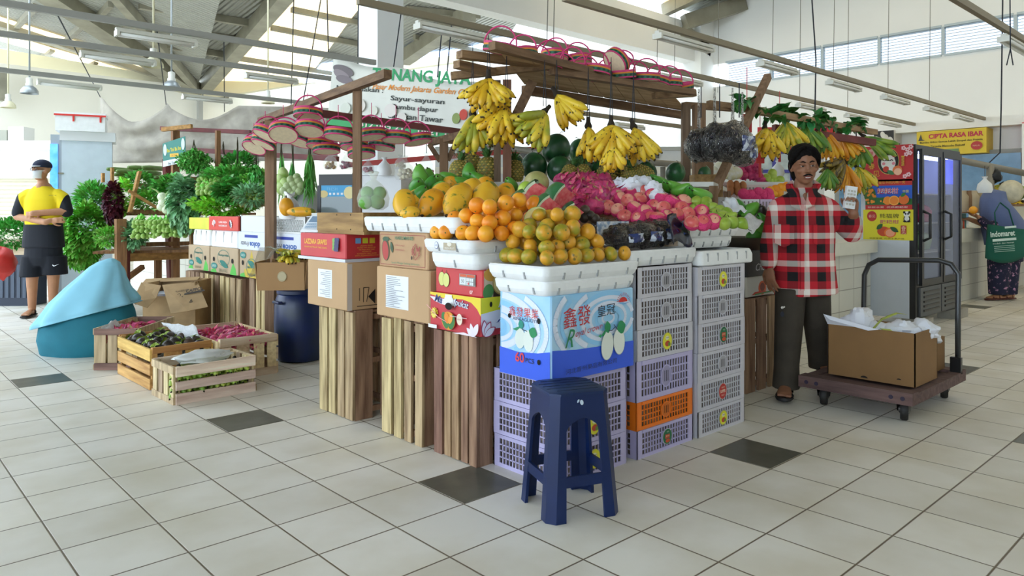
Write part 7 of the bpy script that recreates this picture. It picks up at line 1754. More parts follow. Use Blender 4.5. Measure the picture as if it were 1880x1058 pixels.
# hand cart ------------------------------------------------------
CX0, CX1, CY0, CY1 = 4.27, 5.14, 1.45, 2.045
t = thing('hand_cart', 'flat wooden hand cart with a grey steel handle holding two cartons', 'cart', ((CX0+CX1)/2, (CY0+CY1)/2, 0), world=True)
cw_ = wood('cart_wood', '4A3534', '6E5450', 1)
b = MB(); b.box((CX0, CY0, .135), (CX1, CY1, .15)); b.build('deck', cw_, t)
for nm, lo, hi in (('edge_beam',(CX0-.02,CY0-.02,.10),(CX0+.07,CY1+.02,.168)),('edge_beam',(CX1-.07,CY0-.02,.10),(CX1+.02,CY1+.02,.168)),('side_beam',(CX0+.07,CY0-.02,.10),(CX1-.07,CY0+.04,.16)),('side_beam',(CX0+.07,CY1-.04,.10),(CX1-.07,CY1+.02,.16))):
 b = MB(); b.box(lo, hi); b.build(nm, cw_, t)
b = MB()
for y in (CY0+.03, CY0+.09, CY1-.09, CY1-.03): b.lathe([(.012,0),(.012,.003)], 10, frameL(CX0-.022, y, .134))
b.build('bolt', mat('purple_bolt', rgb('2A2038'), .5), t)
rub = mat('rubber_wheel', rgb('1A1817'), .6); stl = mat('worn_steel', rgb('5E5C5A'), .4, .9)
for (x, y) in ((CX0+.06, CY0+.05),(CX0+.06, CY1-.1),(CX1-.12, CY0+.06),(CX1-.12, CY1-.08)):
 b = MB(); b.lathe([(.022,-.02),(.052,-.02),(.058,-.011),(.058,.011),(.052,.02),(.022,.02)], 20, Matrix.Translation((x,y,.058)) @ Matrix.Rotation(R(90),4,'X') @ Matrix.Rotation(R(20),4,'Y')); wv = b.build('caster_wheel', rub, t, 40)
 b = MB(); b.lathe([(.022,-.023),(.022,.023)], 12, Matrix.Translation((x,y,.058)) @ Matrix.Rotation(R(90),4,'X')); b.build('hub', stl, wv, 40)
 b = MB()
 for s in (-.027, .027): b.plate([(x-.02,y+s,.05),(x+.02,y+s,.05),(x+.035,y+s,.1),(x-.035,y+s,.1)], .003)
 b.box((x-.04,y-.03,.092),(x+.04,y+.03,.1)); b.build('caster_fork', bkf, t)
b = MB(); hx = CX1-.03; b.tube([(hx, CY1-.02, .12),(hx, CY1-.02, .5),(hx+.01, CY1-.02, .72),(hx+.01, CY1-.05, .79),(hx+.01, CY1-.11, .825),(hx+.01, CY0+.12, .84),(hx+.01, CY0+.05, .82),(hx+.01, CY0+.01, .76),(hx, CY0+.01, .5),(hx, CY0+.01, .12)], .0165, 12); b.build('handle', mat('grey_tube', rgb('4A4C4E'), .35, .6), t, 180)
for y in (CY1-.02, CY0+.01): b = MB(); b.box((hx-.05,y-.03,.15),(hx-.018,y+.03,.25)); b.build('handle_bracket', bkf, t)
kr = mat('brown_carton', rgb('86633A'), .75, var=.03)
o1 = open_box('cardboard_box', 'large brown carton stuffed with white paper on the hand cart', (4.59, 1.715, .169), 0, .36, .49, .30, kr, 'box')
p = Print(Matrix.Translation((-.1805,0,0)) @ frameL(0,0,0)); p.line([(-.244,.002),(-.244,.3)],.004,'2A1C10').oval(.16,.03,.012,.008,black_in,0,16,0,180).oval(-.03,.01,.02,.012,black_in,0,16,0,180); p.done('print', o1)
b = MB(); b.plate([(-.18,.245,.30),(-.18,-.05,.30),(-.2,-.0,.29),(-.21,.22,.33),(-.2,.262,.36)], .003); b.build('paper_flap', M_paper, o1)
o2 = open_box('cardboard_box', 'smaller brown carton behind the large one on the hand cart', (4.95, 1.75, .169), 0, .30, .44, .20, kr, 'box')
def scrunch(label, c, r, seed, sq=(1,1,.7)):
 b = MB(); crumple(b, (0,0,0), r, seed, 22, 16, .34, sq); o = solo('crumpled_paper', b, M_paper, label, 'paper', 'white papers on the cart', 30, (0,0,-r*.5)); o.location = Vector(c) - Vector((0,0,r*.5))
scrunch('big white paper twist standing up in the large carton', (4.56, 1.84, .45), .11, 3, (1,.8,1.0)); scrunch('white paper lump at the far corner of the large carton', (4.6, 1.6, .44), .10, 5); scrunch('folded white paper beside the leafy scrap in the large carton', (4.7,1.53,.45), .09, 8); scrunch('white paper over the smaller carton', (4.95, 1.62, .37), .10, 9, (1.2,1,.6)); scrunch('white paper under the leafy scrap in the large carton', (4.6, 1.72, .41), .11, 12)
b = MB(); leaf_geo(b, (4.5,1.7,.5), (.1,-.5,.3), (0,0,1), .16, .05); leaf_geo(b, (4.46,1.68,.47), (-.1,-.4,-.15), (0,0,1), .14, .06); b.tube([(4.52,1.74,.45),(4.5,1.68,.52),(4.5,1.6,.56)], .006, 6); solo('leafy_scrap', b, mat('yellow_green_leaf', rgb('B5BE5A'), .5), 'yellow green vegetable scrap lying on the white papers', 'vegetable scrap', smooth=60)
# carton and pan on the dark crate beside the man
t = carton('papaya_carton', 'pale carton printed with a cut papaya on the dark slat crate', 4.22, 4.60, 2.39, 2.70, .605, .735, mat('pale_print_board', rgb('C9C6BC'), .6))
p = Print(frameR(4.22, 2.39, .605)); p.oval(.2,.05,.05,.045,'D85A22').oval(.2,.055,.03,.028,'7A2A12').oval(.3,.07,.035,.055,'D86A2A',20).oval(.3,.07,.02,.035,'8A3012',20).poly([(.06,.01),(.3,.015),(.2,.03),(.1,.028)],'C23A2A').line([(.1,.012),(.32,.02)],.008,'3F8A4A').done('print', t)
t = carton('black_carton', 'black carton with white lettering under the avocado pan', 4.20, 4.62, 2.38, 2.74, .735, .90, mat('black_board', rgb('1A1A1E'), .5)); p = Print(frameR(4.2, 2.38, .735)); p.text('Cherry', .22, .05, w=.2, hgt=.06, h='D8D8DC', shear=.3).done('print', t)
t = carton('juice_carton', 'slim teal and yellow carton between the crate stack and the pale papaya carton', 3.86, 4.15, 2.45, 2.7, .0, .72, mat('teal_board', rgb('1F5A5A'), .6));
p = Print(frameR(3.86, 2.45, .0)); p.rect(.0,.6,.29,.72,'C8962E').rect(.02,.5,.27,.58,'D8D8D0').done('print', t)
t = thing('avocado_pan', 'shallow metal pan of avocados beside the plaid shirt man', 'pan', (4.4, 2.55, .90)); b = MB(); b.lathe([(.0005,.0),(.17,0),(.21,.075),(.215,.08),(.205,.078),(.165,.008),(.0005,.008)], 28); b.build('pan_body', mat('pan_steel', rgb('8A8478'), .35, .9), t, 40)
# ------------------------------------------------ far fruit stall behind the man
t = thing('fruit_table', 'white topped table of the far fruit stall behind the plaid shirt man', 'table', at_d(1400,388,6.2), 0); t.location.z = 0; t['_w'] = 1; WORLD_AT[t.name] = Vector(t.location)
FT = [at_d(1318,388,5.75), at_d(1445,388,5.85), at_d(1450,388,7.2), at_d(1318,388,7.2)]
b = MB(); b.plate([(q_.x,q_.y,1.26) for q_ in FT], .03); b.build('table_top', mat('white_shelf', rgb('D6D6D2'), .6), t)
for nm, z_, P_ in (('riser',1.40,((1306,6.25),(1445,6.25),(1445,6.95),(1306,6.95))),('front_step',1.165,((1325,5.2),(1422,5.2),(1422,5.72),(1325,5.72)))):
 b = MB(); b.plate([(at_d(x,388,d_).x, at_d(x,388,d_).y, z_) for x, d_ in P_], .12); b.build(nm, MATS['white_shelf'], t)
for q_ in FT: b = MB(); b.box((q_.x-.03,q_.y-.03,0),(q_.x+.03,q_.y+.03,1.23)); b.build('leg', post_wood, t)
def bcrate(label, px0, px1, py0, py1, d, m, dep=.35):
 a, c_ = at_d(px0,py1,d), at_d(px1,py1,d); w__ = (c_-a).length; h__ = (py1-py0)*d/FPX
 t = thing('plastic_crate', label, 'crate', (a+c_)/2, vy, 'crates of the far stall'); b = MB(); b.box((-w__/2,0,0),(w__/2,.012,h__)); b.box((-w__/2,dep-.012,0),(w__/2,dep,h__)); b.box((-w__/2,.012,0),(-w__/2+.012,dep-.012,h__)); b.box((w__/2-.012,.012,0),(w__/2,dep-.012,h__)); b.box((-w__/2+.012,.012,0),(w__/2-.012,dep-.012,.012)); b.build('basket', m, t)
 b = MB(); n = int(w__/.028)
 for i in range(n): x = -w__/2 + .02 + (w__-.04)*i/max(1,n-1); b.box((x-.005,-.004,h__*.2),(x+.005,0,h__*.8))
 b.build('slot_pattern', mat('crate_slot', rgb('8A7E80'), .8), t); return t
def rest(o, z): o.location.z = z
c1 = bcrate('pinkish white plastic crate behind the newspaper on the far stall', 1322, 1352, 334, 362, 5.95, mat('pink_white_crate', rgb('D8C4C4'), .5)); c2 = bcrate('wide pale plastic crate in the middle of the far stall', 1354, 1436, 338, 362, 6.1, mat('pink_white_crate', rgb('D8C4C4'), .5))
rest(c1, 1.262); rest(c2, 1.262)
c3 = bcrate('white slotted crate of pink apples in front of the far stall crates', 1332, 1394, 366, 384, 5.35, mat('white_plastic', rgb('DDDFE0'), .4)); c4 = bcrate('lilac slotted crate beside the white slotted one', 1396, 1418, 366, 388, 5.35, mat('lilac_pl2', rgb('C8B4CC'), .4))
def fill(label, spots, r, m, nm, group, sq=(1,1,1), d_default=6.0, bumpy=0):
 obs = []
 for k, (x, y, *d_) in enumerate(spots):
  d_ = d_[0] if d_ else d_default; b = MB()
  if bumpy: crumple(b, (0,0,0), r, k+2, 14, 10, bumpy, sq)
  else: b.ball((0,0,0), tuple(r*s for s in sq), 14, 10)
  o = solo(nm, b, m, 'x', nm.replace('_',' '), group, 180, (0,0,-r)); o.location = at_d(x,y,d_) - Vector((0,0,r)); obs.append(o)
 rank_labels(obs, label, 7, group)
fill('pink apple in the white slotted crate, {row}, {pos}', [(1365,356),(1378,358),(1392,354),(1400,358),(1410,355),(1412,362),(1372,362),(1388,363)], .042, M_net, 'wrapped_apple', 'apples of the far stall', d_default=5.5)
fill('orange on the far stall beside the man, {row}, {pos}', [(1414,351),(1424,348),(1434,345),(1444,343),(1420,355),(1430,354)], .04, M_orange, 'orange', 'oranges of the far stall', d_default=6.0)
fill('pale green guava at the back of the far stall, {row}, {pos}', [(1408,327),(1418,324),(1414,333),(1424,333),(1418,318),(1432,331)], .04, two_tone('guava_skin','A2C044','B9D060'), 'guava', 'guavas of the far stall', d_default=6.4)
fill('dragon fruit at the back of the far stall, {row}, {pos}', [(1362,312),(1374,310),(1386,313),(1366,322),(1380,322),(1392,324),(1398,330),(1370,304),(1384,304)], .045, M_drag, 'dragon_fruit', 'dragon fruit of the far stall', d_default=6.4, bumpy=.5)
fill('pale melon in a white foam net on the far stall, {row}, {pos}', [(1312,316),(1322,308),(1330,318),(1342,320),(1352,318),(1320,322),(1336,310)], .055, mat('foam_net_white', rgb('E6E6E0'), .7, col2=rgb('D8D08A'), nscale=12), 'netted_melon', 'netted melons of the far stall', d_default=6.3)
fill('brown snake fruit packed in the clear crate, {row}, {pos}', [(1341,340),(1352,341),(1364,342),(1341,350),(1354,350)], .03, mat('snake_fruit', rgb('A8683A'), .6), 'snake_fruit', 'snake fruit of the far stall', (1,1,1.4), 5.9)
b = MB(); b.box((0,0,0),(.2,.16,.16)); o = solo('wooden_box', b, bw, 'small brown board box at the foot of the slanting pole', 'box'); o.location = at_d(1296,362,5.3); o.rotation_euler = (0,0,vy)
bag('white bag standing behind the green guavas', 1428,312,6.8,.06, MATS['white_bag_film'])
# red shop front with purple frames beyond
t = thing('red_shop_banner', 'red shop banner with white letters seen between the banana bunches', 'banner', at_d(1450,275,11.43), vy)
b = MB(); b.box((-.5,0,-.12),(.75,.01,.35)); b.build('banner_cloth', mat('red_banner', rgb('C8343A'), .6), t); p = Print(Matrix.Translation((0,-.002,0)) @ frameR(0,0,0)); p.text('LAMPUNG', .1, .12, w=.7, hgt=.14, h='E8C86A', bold=.03).done('lettering', t)
t = thing('shop_window', 'blue and purple framed shop window beyond the hanging grape bags', 'window display', at_d(1420,320,11.40), vy); b = MB()
for x in (-.3, -.02, .26): b.box((x,-.03,-.1),(x+.05,0,.36))
b.box((-.3,-.032,.32),(.31,.002,.38)); b.box((-.3,-.032,.02),(.31,.002,.07)); b.build('frame', mat('purple_frame', rgb('4A4AA0'), .5), t)
b = MB(); b.box((-.3,.003,-.1),(.31,.02,.38)); b.build('pane', mat('pale_pane', rgb('C8D4D0'), .3, var=.15, nscale=8), t)
for (x,y,d_) in ((1396,300,6.3),(1432,272,6.4),(1372,243,5.6)):
 b = MB(); b.box((-.035,0,0),(.035,.02,.14)); b.tube([(0,.01,.0),(0,.01,-.12)], .012, 6); b.tube([(0,.01,.14),(0,.01,.5)], .003, 4); o = solo('red_ornament', b, mat('red_ornament', rgb('C0282A'), .5), 'x', 'ornament', 'red hanging ornaments', base=(0,0,-.12)); o.location = at_d(x,y,d_) - Vector((0,0,.12)); o.rotation_euler = (0,0,vy); o['label'] = {1396:'red tasselled ornament hanging behind the grape bags',1432:'square red ornament with gold print by the banana bunch',1372:'red pointed ornament hanging above the grape bags'}[x]
# back rail and white wall units behind the watermelons
t = thing('steel_handrail', 'grey steel handrail behind the pineapples and watermelons', 'rail', at_d(1000,388,8.0), 0); t.location.z = 0; t['_w'] = 1; WORLD_AT[t.name] = Vector(t.location)
b = MB(); b.tube([at_d(735,243,8.6), at_d(1010,283,8.0), at_d(1400,315,7.6)], .035, 10); b.build('top_rail', mat('grey_rail', rgb('8E8A80'), .45, .3), t, 180)
for px, d_ in ((780,8.5),(1000,8.0),(1217,7.8),(1390,7.65)): b = MB(); q_ = at_d(px,388,d_); b.tube([(q_.x,q_.y,0),(q_.x,q_.y,1.62)], .028, 8); b.build('upright', MATS['grey_rail'], t, 180)
timber('red_pipe', 'red pipe crossing behind the papayas and pineapples', 'pipe', at_d(640,303,8.8), at_d(1010,272,9.0), .06, .06, mat('red_pipe', rgb('B8403C'), .5))
t = thing('wall_cabinet', 'long white cabinet row with grey trim behind the watermelons', 'cabinet', at_d(1080,388,11.5), vy); t.location.z = 0
b = MB(); b.box((-2.4,0,0),(3.7,.3,2.1)); b.build('cabinet_body', mat('offwhite_cabinet', rgb('DADCDC'), .6, var=.03), t); b = MB(); b.box((-2.4,-.03,2.1),(3.7,.3,2.16)); b.build('trim', mat('grey_trim', rgb('B4B6B0'), .6), t); b = MB(); b.box((-1.2,-.05,1.98),(1.1,0,2.06)); b.build('dark_rail', mat('dark_grey_rail', rgb('5E5E5C'), .5), t); b = MB(); b.box((-2.4,-.04,1.74),(2.8,0,1.84)); b.build('cream_band', cream, t)
# ------------------------------------------------ lady's counter goods, signs on the right wall
SX = 13.63
def sgn(name, label, pa, pb, ya, yb, m):
 q1 = at_x(pa, ya, SX); q0 = at_x(pb, yb, SX); t = thing(name, label, 'sign', (SX, (q0.y+q1.y)/2, q0.z), world=True); b = MB(); b.box((SX, q0.y, q0.z),(SX+.37, q1.y, q1.z)); b.build('board', m, t)
 return t, frameL(SX-.002, q1.y, q0.z), q1.y-q0.y, q1.z-q0.z
t, T, w_, h_ = sgn('shop_sign', 'yellow shop sign with purple lettering on the far wall', 1683, 1811, 243, 280, mat('yellow_sign', rgb('DDBF2E'), .5))
p = Print(T, .003); p.text('CIPTA RASA IBAR', w_*.57, h_*.78, w=w_*.78, hgt=h_*.2, h='C0304A', bold=.04).text('Bumbu Giling Semua Lebih Simpel dan Praktis', w_*.5, h_*.53, w=w_*.9, hgt=h_*.1, h='4A4420', bold=.02).text('Tersedia Mencoba Ekskutif', w_*.46, h_*.36, w=w_*.5, hgt=h_*.09, h='4A4420', bold=.02).rect(w_*.42,h_*.05,w_*.62,h_*.22,'6E8A5A').oval(w_*.87,h_*.3,w_*.08,h_*.17,'B83A3A').text('HALAL', w_*.87,h_*.3,w=w_*.1,h='E8C8A0').poly([(w_*.03,h_*.62),(w_*.07,h_*.9),(w_*.09,h_*.68),(w_*.13,h_*.62)],'4A4A44').done('lettering', t)
t, T, w_, h_ = sgn('egg_sign', 'white egg shop sign with red letters behind the vine beam', 1548, 1641, 246, 292, mat('white_sign', rgb('E6E2E2'), .5))
p = Print(T, .003); p.rect(w_*.62,0,w_,h_,'2C2A28')
for x,y in ((.68,.7),(.76,.5),(.86,.75),(.9,.45),(.8,.85),(.95,.65),(.7,.3),(.82,.25),(.93,.2)): p.oval(w_*x,h_*y,w_*.045,h_*.13,'D8D4CC',20)
p.text('TELOR', w_*.32, h_*.66, w=w_*.55, hgt=h_*.3, h='D0383A', bold=.04).done('lettering', t)
t, T, w_, h_ = sgn('shop_sign', 'edge of a red and yellow shop sign at the picture border', 1876, 1960, 225, 300, mat('red_sign', rgb('C8302C'), .5)); p = Print(T, .003); p.rect(.02,0,w_,h_*.7,'DDBF2E').done('lettering', t)
t = thing('side_fridge', 'edge of a white fridge with dark base behind the woman with the green bag', 'fridge', (12.65, 2.35, 0), world=True); b = MB(); b.box((12.2, 1.6, .35),(12.8, 2.33, 1.95)); b.build('cabinet', fwh, t); b = MB(); b.box((12.2, 1.6, .05),(12.8, 2.33, .35)); b.build('base_grille', bkf, t)
t = thing('steel_pole', 'grey steel pole running above the counter of the woman with the green bag', 'pole', at_d(1820,388,9.3), 0); t.location.z = 0; t['_w'] = 1; WORLD_AT[t.name] = Vector(t.location)
b = MB(); b.tube([at_d(1755,293,9.9), at_d(1900,322,10.6)], .045, 10); b.build('cross_pole', MATS['grey_rail'], t, 180); b = MB(); q_ = at_d(1818,388,10.15); b.tube([(q_.x,q_.y,.93),(q_.x,q_.y,1.79)], .05, 10); b.build('upright', MATS['grey_rail'], t, 180)
bag('white and black plastic bag hanging from the grey steel pole', 1808,342,9.2,.085, MATS['white_bag_film'], None, 1.72)
b = MB(); crumple(b, (0,0,0), .09, 3, 16, 12, .3, (1,.8,1)); o = solo('black_bag', b, mat('black_bag', rgb('1A1A1C'), .5), 'black plastic bag hanging beside the white one on the steel pole', 'bag', smooth=50, base=(0,0,.09)); o.location = at_d(1828,312,10.15)
for i,(x,y,mm) in enumerate(((1838,338,M_byg),(1855,334,M_by),(1872,340,M_bg),(1866,358,M_by),(1850,352,M_byg),(1878,370,M_by),(1868,378,M_by))):
 bunch(['yellow green banana bunch behind the woman with the green bag, nearest the pole','yellow banana bunch in the middle above the woman with the green bag','green banana bunch at the end above the woman with the green bag','yellow banana bunch lying below the green one','yellow green bunch low behind the striped hat','large yellow bunch at the picture edge','lowest yellow bunch at the picture edge'][i],x,y,10.2,6,1.8,.2,.03,mm,'bananas on the far counter',rnd.uniform(-.5,.5),1.2+rnd.uniform(-.2,.2),.7,2)
t = thing('goods_shelf', 'far counter shelf carrying banana bunches behind the woman with the green bag', 'shelf', at_d(1855,388,10.3), vy); t.location.z = 0; b = MB(); b.box((-.4,-.2,.935),(.2,.3,1.22)); b.build('shelf_body', mat('cream_wall2', rgb('CFCAB8'), .7), t); b = MB(); b.box((-.42,-.22,1.22),(.3,.32,1.25)); b.build('shelf_top', post_wood, t)
b = MB(); b.box((9.5,3.1,.93),(11.2,3.14,1.12)); solo('teal_board', b, mat('teal_paint', rgb('2A7A7E'), .5), 'teal board standing behind the fruit on the far counter', 'board')
for i,(x,c_,s_) in enumerate(((1768,'B8A88C',.07),(1778,'8A6A4A',.06),(1787,'C8B898',.08),(1797,'A89878',.07))):
 b = MB(); b.lathe([(.0005,0),(s_,0),(s_,.22),(s_*.6,.26),(s_*.6,.3),(.0005,.3)], 12); o = solo('jar', b, ink(c_), 'x', 'jar', 'jars on the far counter', 40); o.location = at_d(x,388,9.75); o.location.z = 1.125; o['label'] = 'jar of dry goods behind the teal board, %s from the fridge' % ORD[i]
b = MB(); b.box((9.62,2.94,1.14),(11.0,3.6,1.125)); solo('counter_shelf', b, post_wood, 'low shelf over the teal board carrying the jars', 'shelf')
fill('orange held out over the far counter by the woman with the green bag', [(1787,386)], .05, M_orange, 'orange', None, d_default=9.35)
for i,(x,c_) in enumerate(((1768,'E8E2DC'),(1778,'D8402E'),(1788,'E8E2DC'),(1797,'D85A3A'))):
 b = MB(); b.box((-.04,0,0),(.04,.06,.1)); o = solo('juice_box', b, ink(c_), 'x', 'carton', 'small cartons on the far counter'); q_ = at_d(x,388,9.2); o.location = (q_.x, 2.98, .93); o['label'] = ['white small carton on the far counter, nearest the fridge','red small carton beside the first white one on the far counter','white small carton between the red ones on the far counter','orange red small carton by the woman\'s hand on the far counter'][i]
# ------------------------------------------------ lamps, rails, wires
M_tube = mat('white_tube', rgb('F2F4F0'), .4); M_fix = mat('lamp_housing', rgb('DCDCD2'), .5); M_rail = mat('brown_rail', rgb('8A7F68'), .55)
def rail(label, x0, y0, x1, y1, z=2.65):
 a, c_ = at_z(x0,y0,z), at_z(x1,y1,z); ym = (a.y+c_.y)/2; q = MB(); q.box((min(a.x,c_.x), ym-.02, z-.025), (max(a.x,c_.x), ym+.02, z+.025)); solo('lamp_rail', q, mat('grey_pipe', rgb('A0A19C'), .5) if 'stand' in label or 'far wall' in label else M_rail, label, 'rail'); return ym
def tube_light(label, xc, ym, z=2.6, L=1.15):
 t = thing('tube_light', label, 'lamp', (xc, ym, z-.11), 0, 'tube lights'); b = MB(); b.box((-L/2,-.045,.075),(L/2,.045,.09)); b.box((-L/2,-.02,.09),(L/2,.02,.11)); b.build('housing', M_fix, t)
 for s in (-.045, .045): b = MB(); b.tube([(-L/2+.03, s*.7, .058),(L/2-.03, s*.7, .058)], .012, 8); b.build('tube', M_tube, t, 180)
 for s in (-L/2+.01, L/2-.01): b = MB(); b.box((s-.01,-.045,.045),(s+.01,.045,.075)); b.build('lamp_holder', M_fix, t)
 return t
def rail_set(rl, x0,y0,x1,y1, spans, labs, z=2.65):
 ym = rail(rl, x0,y0,x1,y1,z)
 for (pa, pb), lab in zip(spans, labs):
  fx = lambda px: ym*ray(px,0).x/ray(px,0).y
  xa, xb = fx(pa), fx(pb); tube_light(lab, (xa+xb)/2, ym, z-.05, abs(xb-xa))
rail_set('first lamp rail high over the vegetable stand', -60,2,700,112, [(212,360)], ['tube light on the first rail over the vegetable stand'])
rail_set('second lamp rail over the vegetable stand', -60,52,640,150, [(147,285),(450,545)], ['tube light on the second rail, above the tall fridge','tube light on the second rail, in front of the skylight'])
rail_set('third lamp rail along the far wall side', -60,118,560,192, [(68,186),(335,425)], ['tube light on the third rail, nearer the wall end','tube light on the third rail, by the hanging dome lamp'])
rail_set('brown lamp rail passing behind the square column', 690,-12,1668,234, [(765,898),(1212,1285),(1465,1512),(1554,1590),(1617,1650)], ['tube light on the column rail, the big one beside the column','tube light on the column rail just past the baskets','tube light on the column rail, third from the column','tube light on the column rail, fourth from the column','tube light on the column rail nearest the yellow sign'])
rail_set('brown lamp rail nearer the louvre windows', 1060,-12,1800,222, [(1206,1305),(1395,1460),(1522,1576),(1622,1665),(1700,1737),(1755,1783)], ['tube light on the window side rail, biggest one above the baskets','tube light on the window side rail, second from the concrete beam','tube light on the window side rail, third from the concrete beam','tube light on the window side rail, fourth from the concrete beam','tube light on the window side rail, fifth from the concrete beam','tube light on the window side rail at its wall end'])
rail_set('near lamp rail at the upper corner of the picture', 1600,-22,2050,130, [(1842,1960)], ['tube light at the upper corner of the picture'])
rail_set('faint lamp rail low behind the bananas', 1130,190,1260,252, [(1130,1180)], ['pale tube light low behind the rack'], 2.3)
def dome(label, px, py, d, rr, pale):
 m = mat('dome_pale', rgb('D8D2B0'), .4) if pale else mat('dome_grey', rgb('9AA0A2'), .3, .5); t = thing('pendant_lamp', label, 'lamp', at_d(px,py,d), 0, 'dome lamps')
 b = MB(); b.lathe([(rr,0),(rr*.96,rr*.35),(rr*.7,rr*.75),(rr*.42,rr*.95),(rr*.4,rr*.94),(rr*.66,rr*.73),(rr*.92,rr*.34),(rr*.96,0)], 24, cap=False); b.build('shade', m, t, 60)
 b = MB(); b.lathe([(rr*.4,rr*.9),(rr*.42,rr*1.2),(rr*.34,rr*1.3),(rr*.36,rr*1.9),(rr*.1,rr*2.0)], 14); b.build('socket', M_fix, t, 50)
 b = MB(); b.tube([(0,0,rr*2),(0,0,rr*2+1.8)], .012, 6); b.build('drop_rod', m, t, 180)
for l, x, y, d, rr, pl in (('yellowish dome lamp at the picture edge',15,198,10,.095,True),('grey dome lamp above the tall fridge',54,172,9.5,.105,False),('white dome lamp high between the two rails',282,123,8.5,.11,True),('grey dome lamp in front of the roof valley',315,165,10,.125,False),('pale dome lamp behind the banner cords',492,190,11,.1,True)): dome(l,x,y,d,rr,pl)
for x, y0, y1, d in ((1006,-5,78,7),(1018,-5,82,7),(1208,40,120,10),(1240,-5,150,12),(1320,-5,170,12),(1420,-5,105,11),(1470,-5,185,11.5),(1532,-5,140,12),(1558,-5,205,12.5),(1632,-5,175,12.5),(1708,-5,192,12.5),(1770,-5,207,12.5)):
 wire('thin wire dropping from the roof to a lamp rail', at_d(x,y0,d), at_d(x-2,y1,d), .005, mat('grey_wire', rgb('6E6C64'), .6), 'lamp rail wires')
q = MB(); q.tube([at_d(1490,-10,9), at_d(1498,110,9), at_d(1496,215,9)], .009, 6); solo('cable', q, cordm, 'dark brown cable hanging down to the vine leaves', 'cable')
q = MB(); q.tube([at_d(1841,-10,11), at_d(1838,200,11), at_d(1836,280,11), at_d(1815,300,11)], .01, 6); solo('cable', q, cordm, 'dark cable hanging beside the yellow sign, kinked at the end', 'cable')
q = MB(); q.tube([at_d(1854,-40,5.2), at_d(1855,90,5.2)], .004, 6); q.tube([at_d(1855,90,5.2), at_d(1848,120,5.2)], .004, 6); q.tube([at_d(1855,90,5.2), at_d(1860,120,5.2)], .004, 6); solo('cable', q, cordm, 'frayed black cable hanging from the corner tube light', 'cable')
for gname, txt in (('thin cords under the roof', 'thin dark cord from the hung cloths up to the roof, {row}, {pos}'), ('lamp rail wires', 'thin wire dropping from the roof to a lamp rail, {row}, {pos}')): rank_labels([c for c in COL.objects if c.get('group') == gname], txt, 60, gname)
# ================================================================ PEOPLE
M_skinD = mat('brown_skin', rgb('8E6046'), .55, sub=.05, var=.08, nscale=14); M_skinL = mat('light_brown_skin', rgb('B5825F'), .5, sub=.05, var=.06, nscale=14)
M_hair = mat('black_hair', rgb('0E0B0A'), .75, spec=.15, bump=.5, bscale=120, var=.3, nscale=60); M_eye = mat('eye_white', rgb('D8D2CC'), .3); M_iris = mat('iris', rgb('1C120E'), .2); M_lip = mat('lip', rgb('7E443C'), .5)
def fuse(mb, name, m, parent, vox=.007, it=4, mats=None):
 o = mb.build(name, mats or m, parent, 180)
 r = o.modifiers.new('fuse', 'REMESH'); r.mode = 'VOXEL'; r.voxel_size = vox; r.use_smooth_shade = True
 s = o.modifiers.new('soft', 'SMOOTH'); s.factor = .5; s.iterations = it
 return o
def limb(b, pts, rs, n=12, flat=1.0):
 """tapered limb, rounded over at each joint"""
 P = [Vector(p) for p in pts]; fine = []; fr = []
 for i in range(len(P)-1):
  for k in range(5): f = k/5; fine.append(P[i].lerp(P[i+1], f)); fr.append(rs[i]*(1-f) + rs[i+1]*f)
 fine.append(P[-1]); fr.append(rs[-1]); b.tube(fine, fr, n, 0, True, flat)
 for p, r in zip(P, rs): b.ball(p, r*.985, n, 8)
def head(b, T, s=1.0):
 """head with brow, nose, lips, chin and ears; T: centre, face towards -y"""
 def e(c, r, rot=None): b.ball(T @ Vector([q*s for q in c]), [q*s for q in r], 16, 12, 0, T.to_3x3().to_4x4() @ (rot or Matrix()))
 e((0,.012,.035),(.073,.092,.082)); e((0,-.012,-.03),(.061,.074,.075)); e((0,-.045,-.083),(.028,.026,.024)); e((0,-.018,-.07),(.047,.052,.036))
 e((-.026,-.07,.022),(.03,.014,.011)); e((.026,-.07,.022),(.03,.014,.011)); e((-.04,-.058,-.022),(.021,.018,.017)); e((.04,-.058,-.022),(.021,.018,.017))
 e((0,-.086,-.002),(.0095,.014,.026)); e((0,-.098,-.024),(.0125,.015,.011)); e((-.012,-.088,-.027),(.009,.011,.008)); e((.012,-.088,-.027),(.009,.011,.008))
 e((0,-.078,-.052),(.024,.012,.007)); e((0,-.074,-.065),(.021,.012,.007))
 for q in (-1, 1): e((q*.074,.006,-.005),(.010,.02,.031)); e((q*.081,.012,.008),(.006,.014,.016))
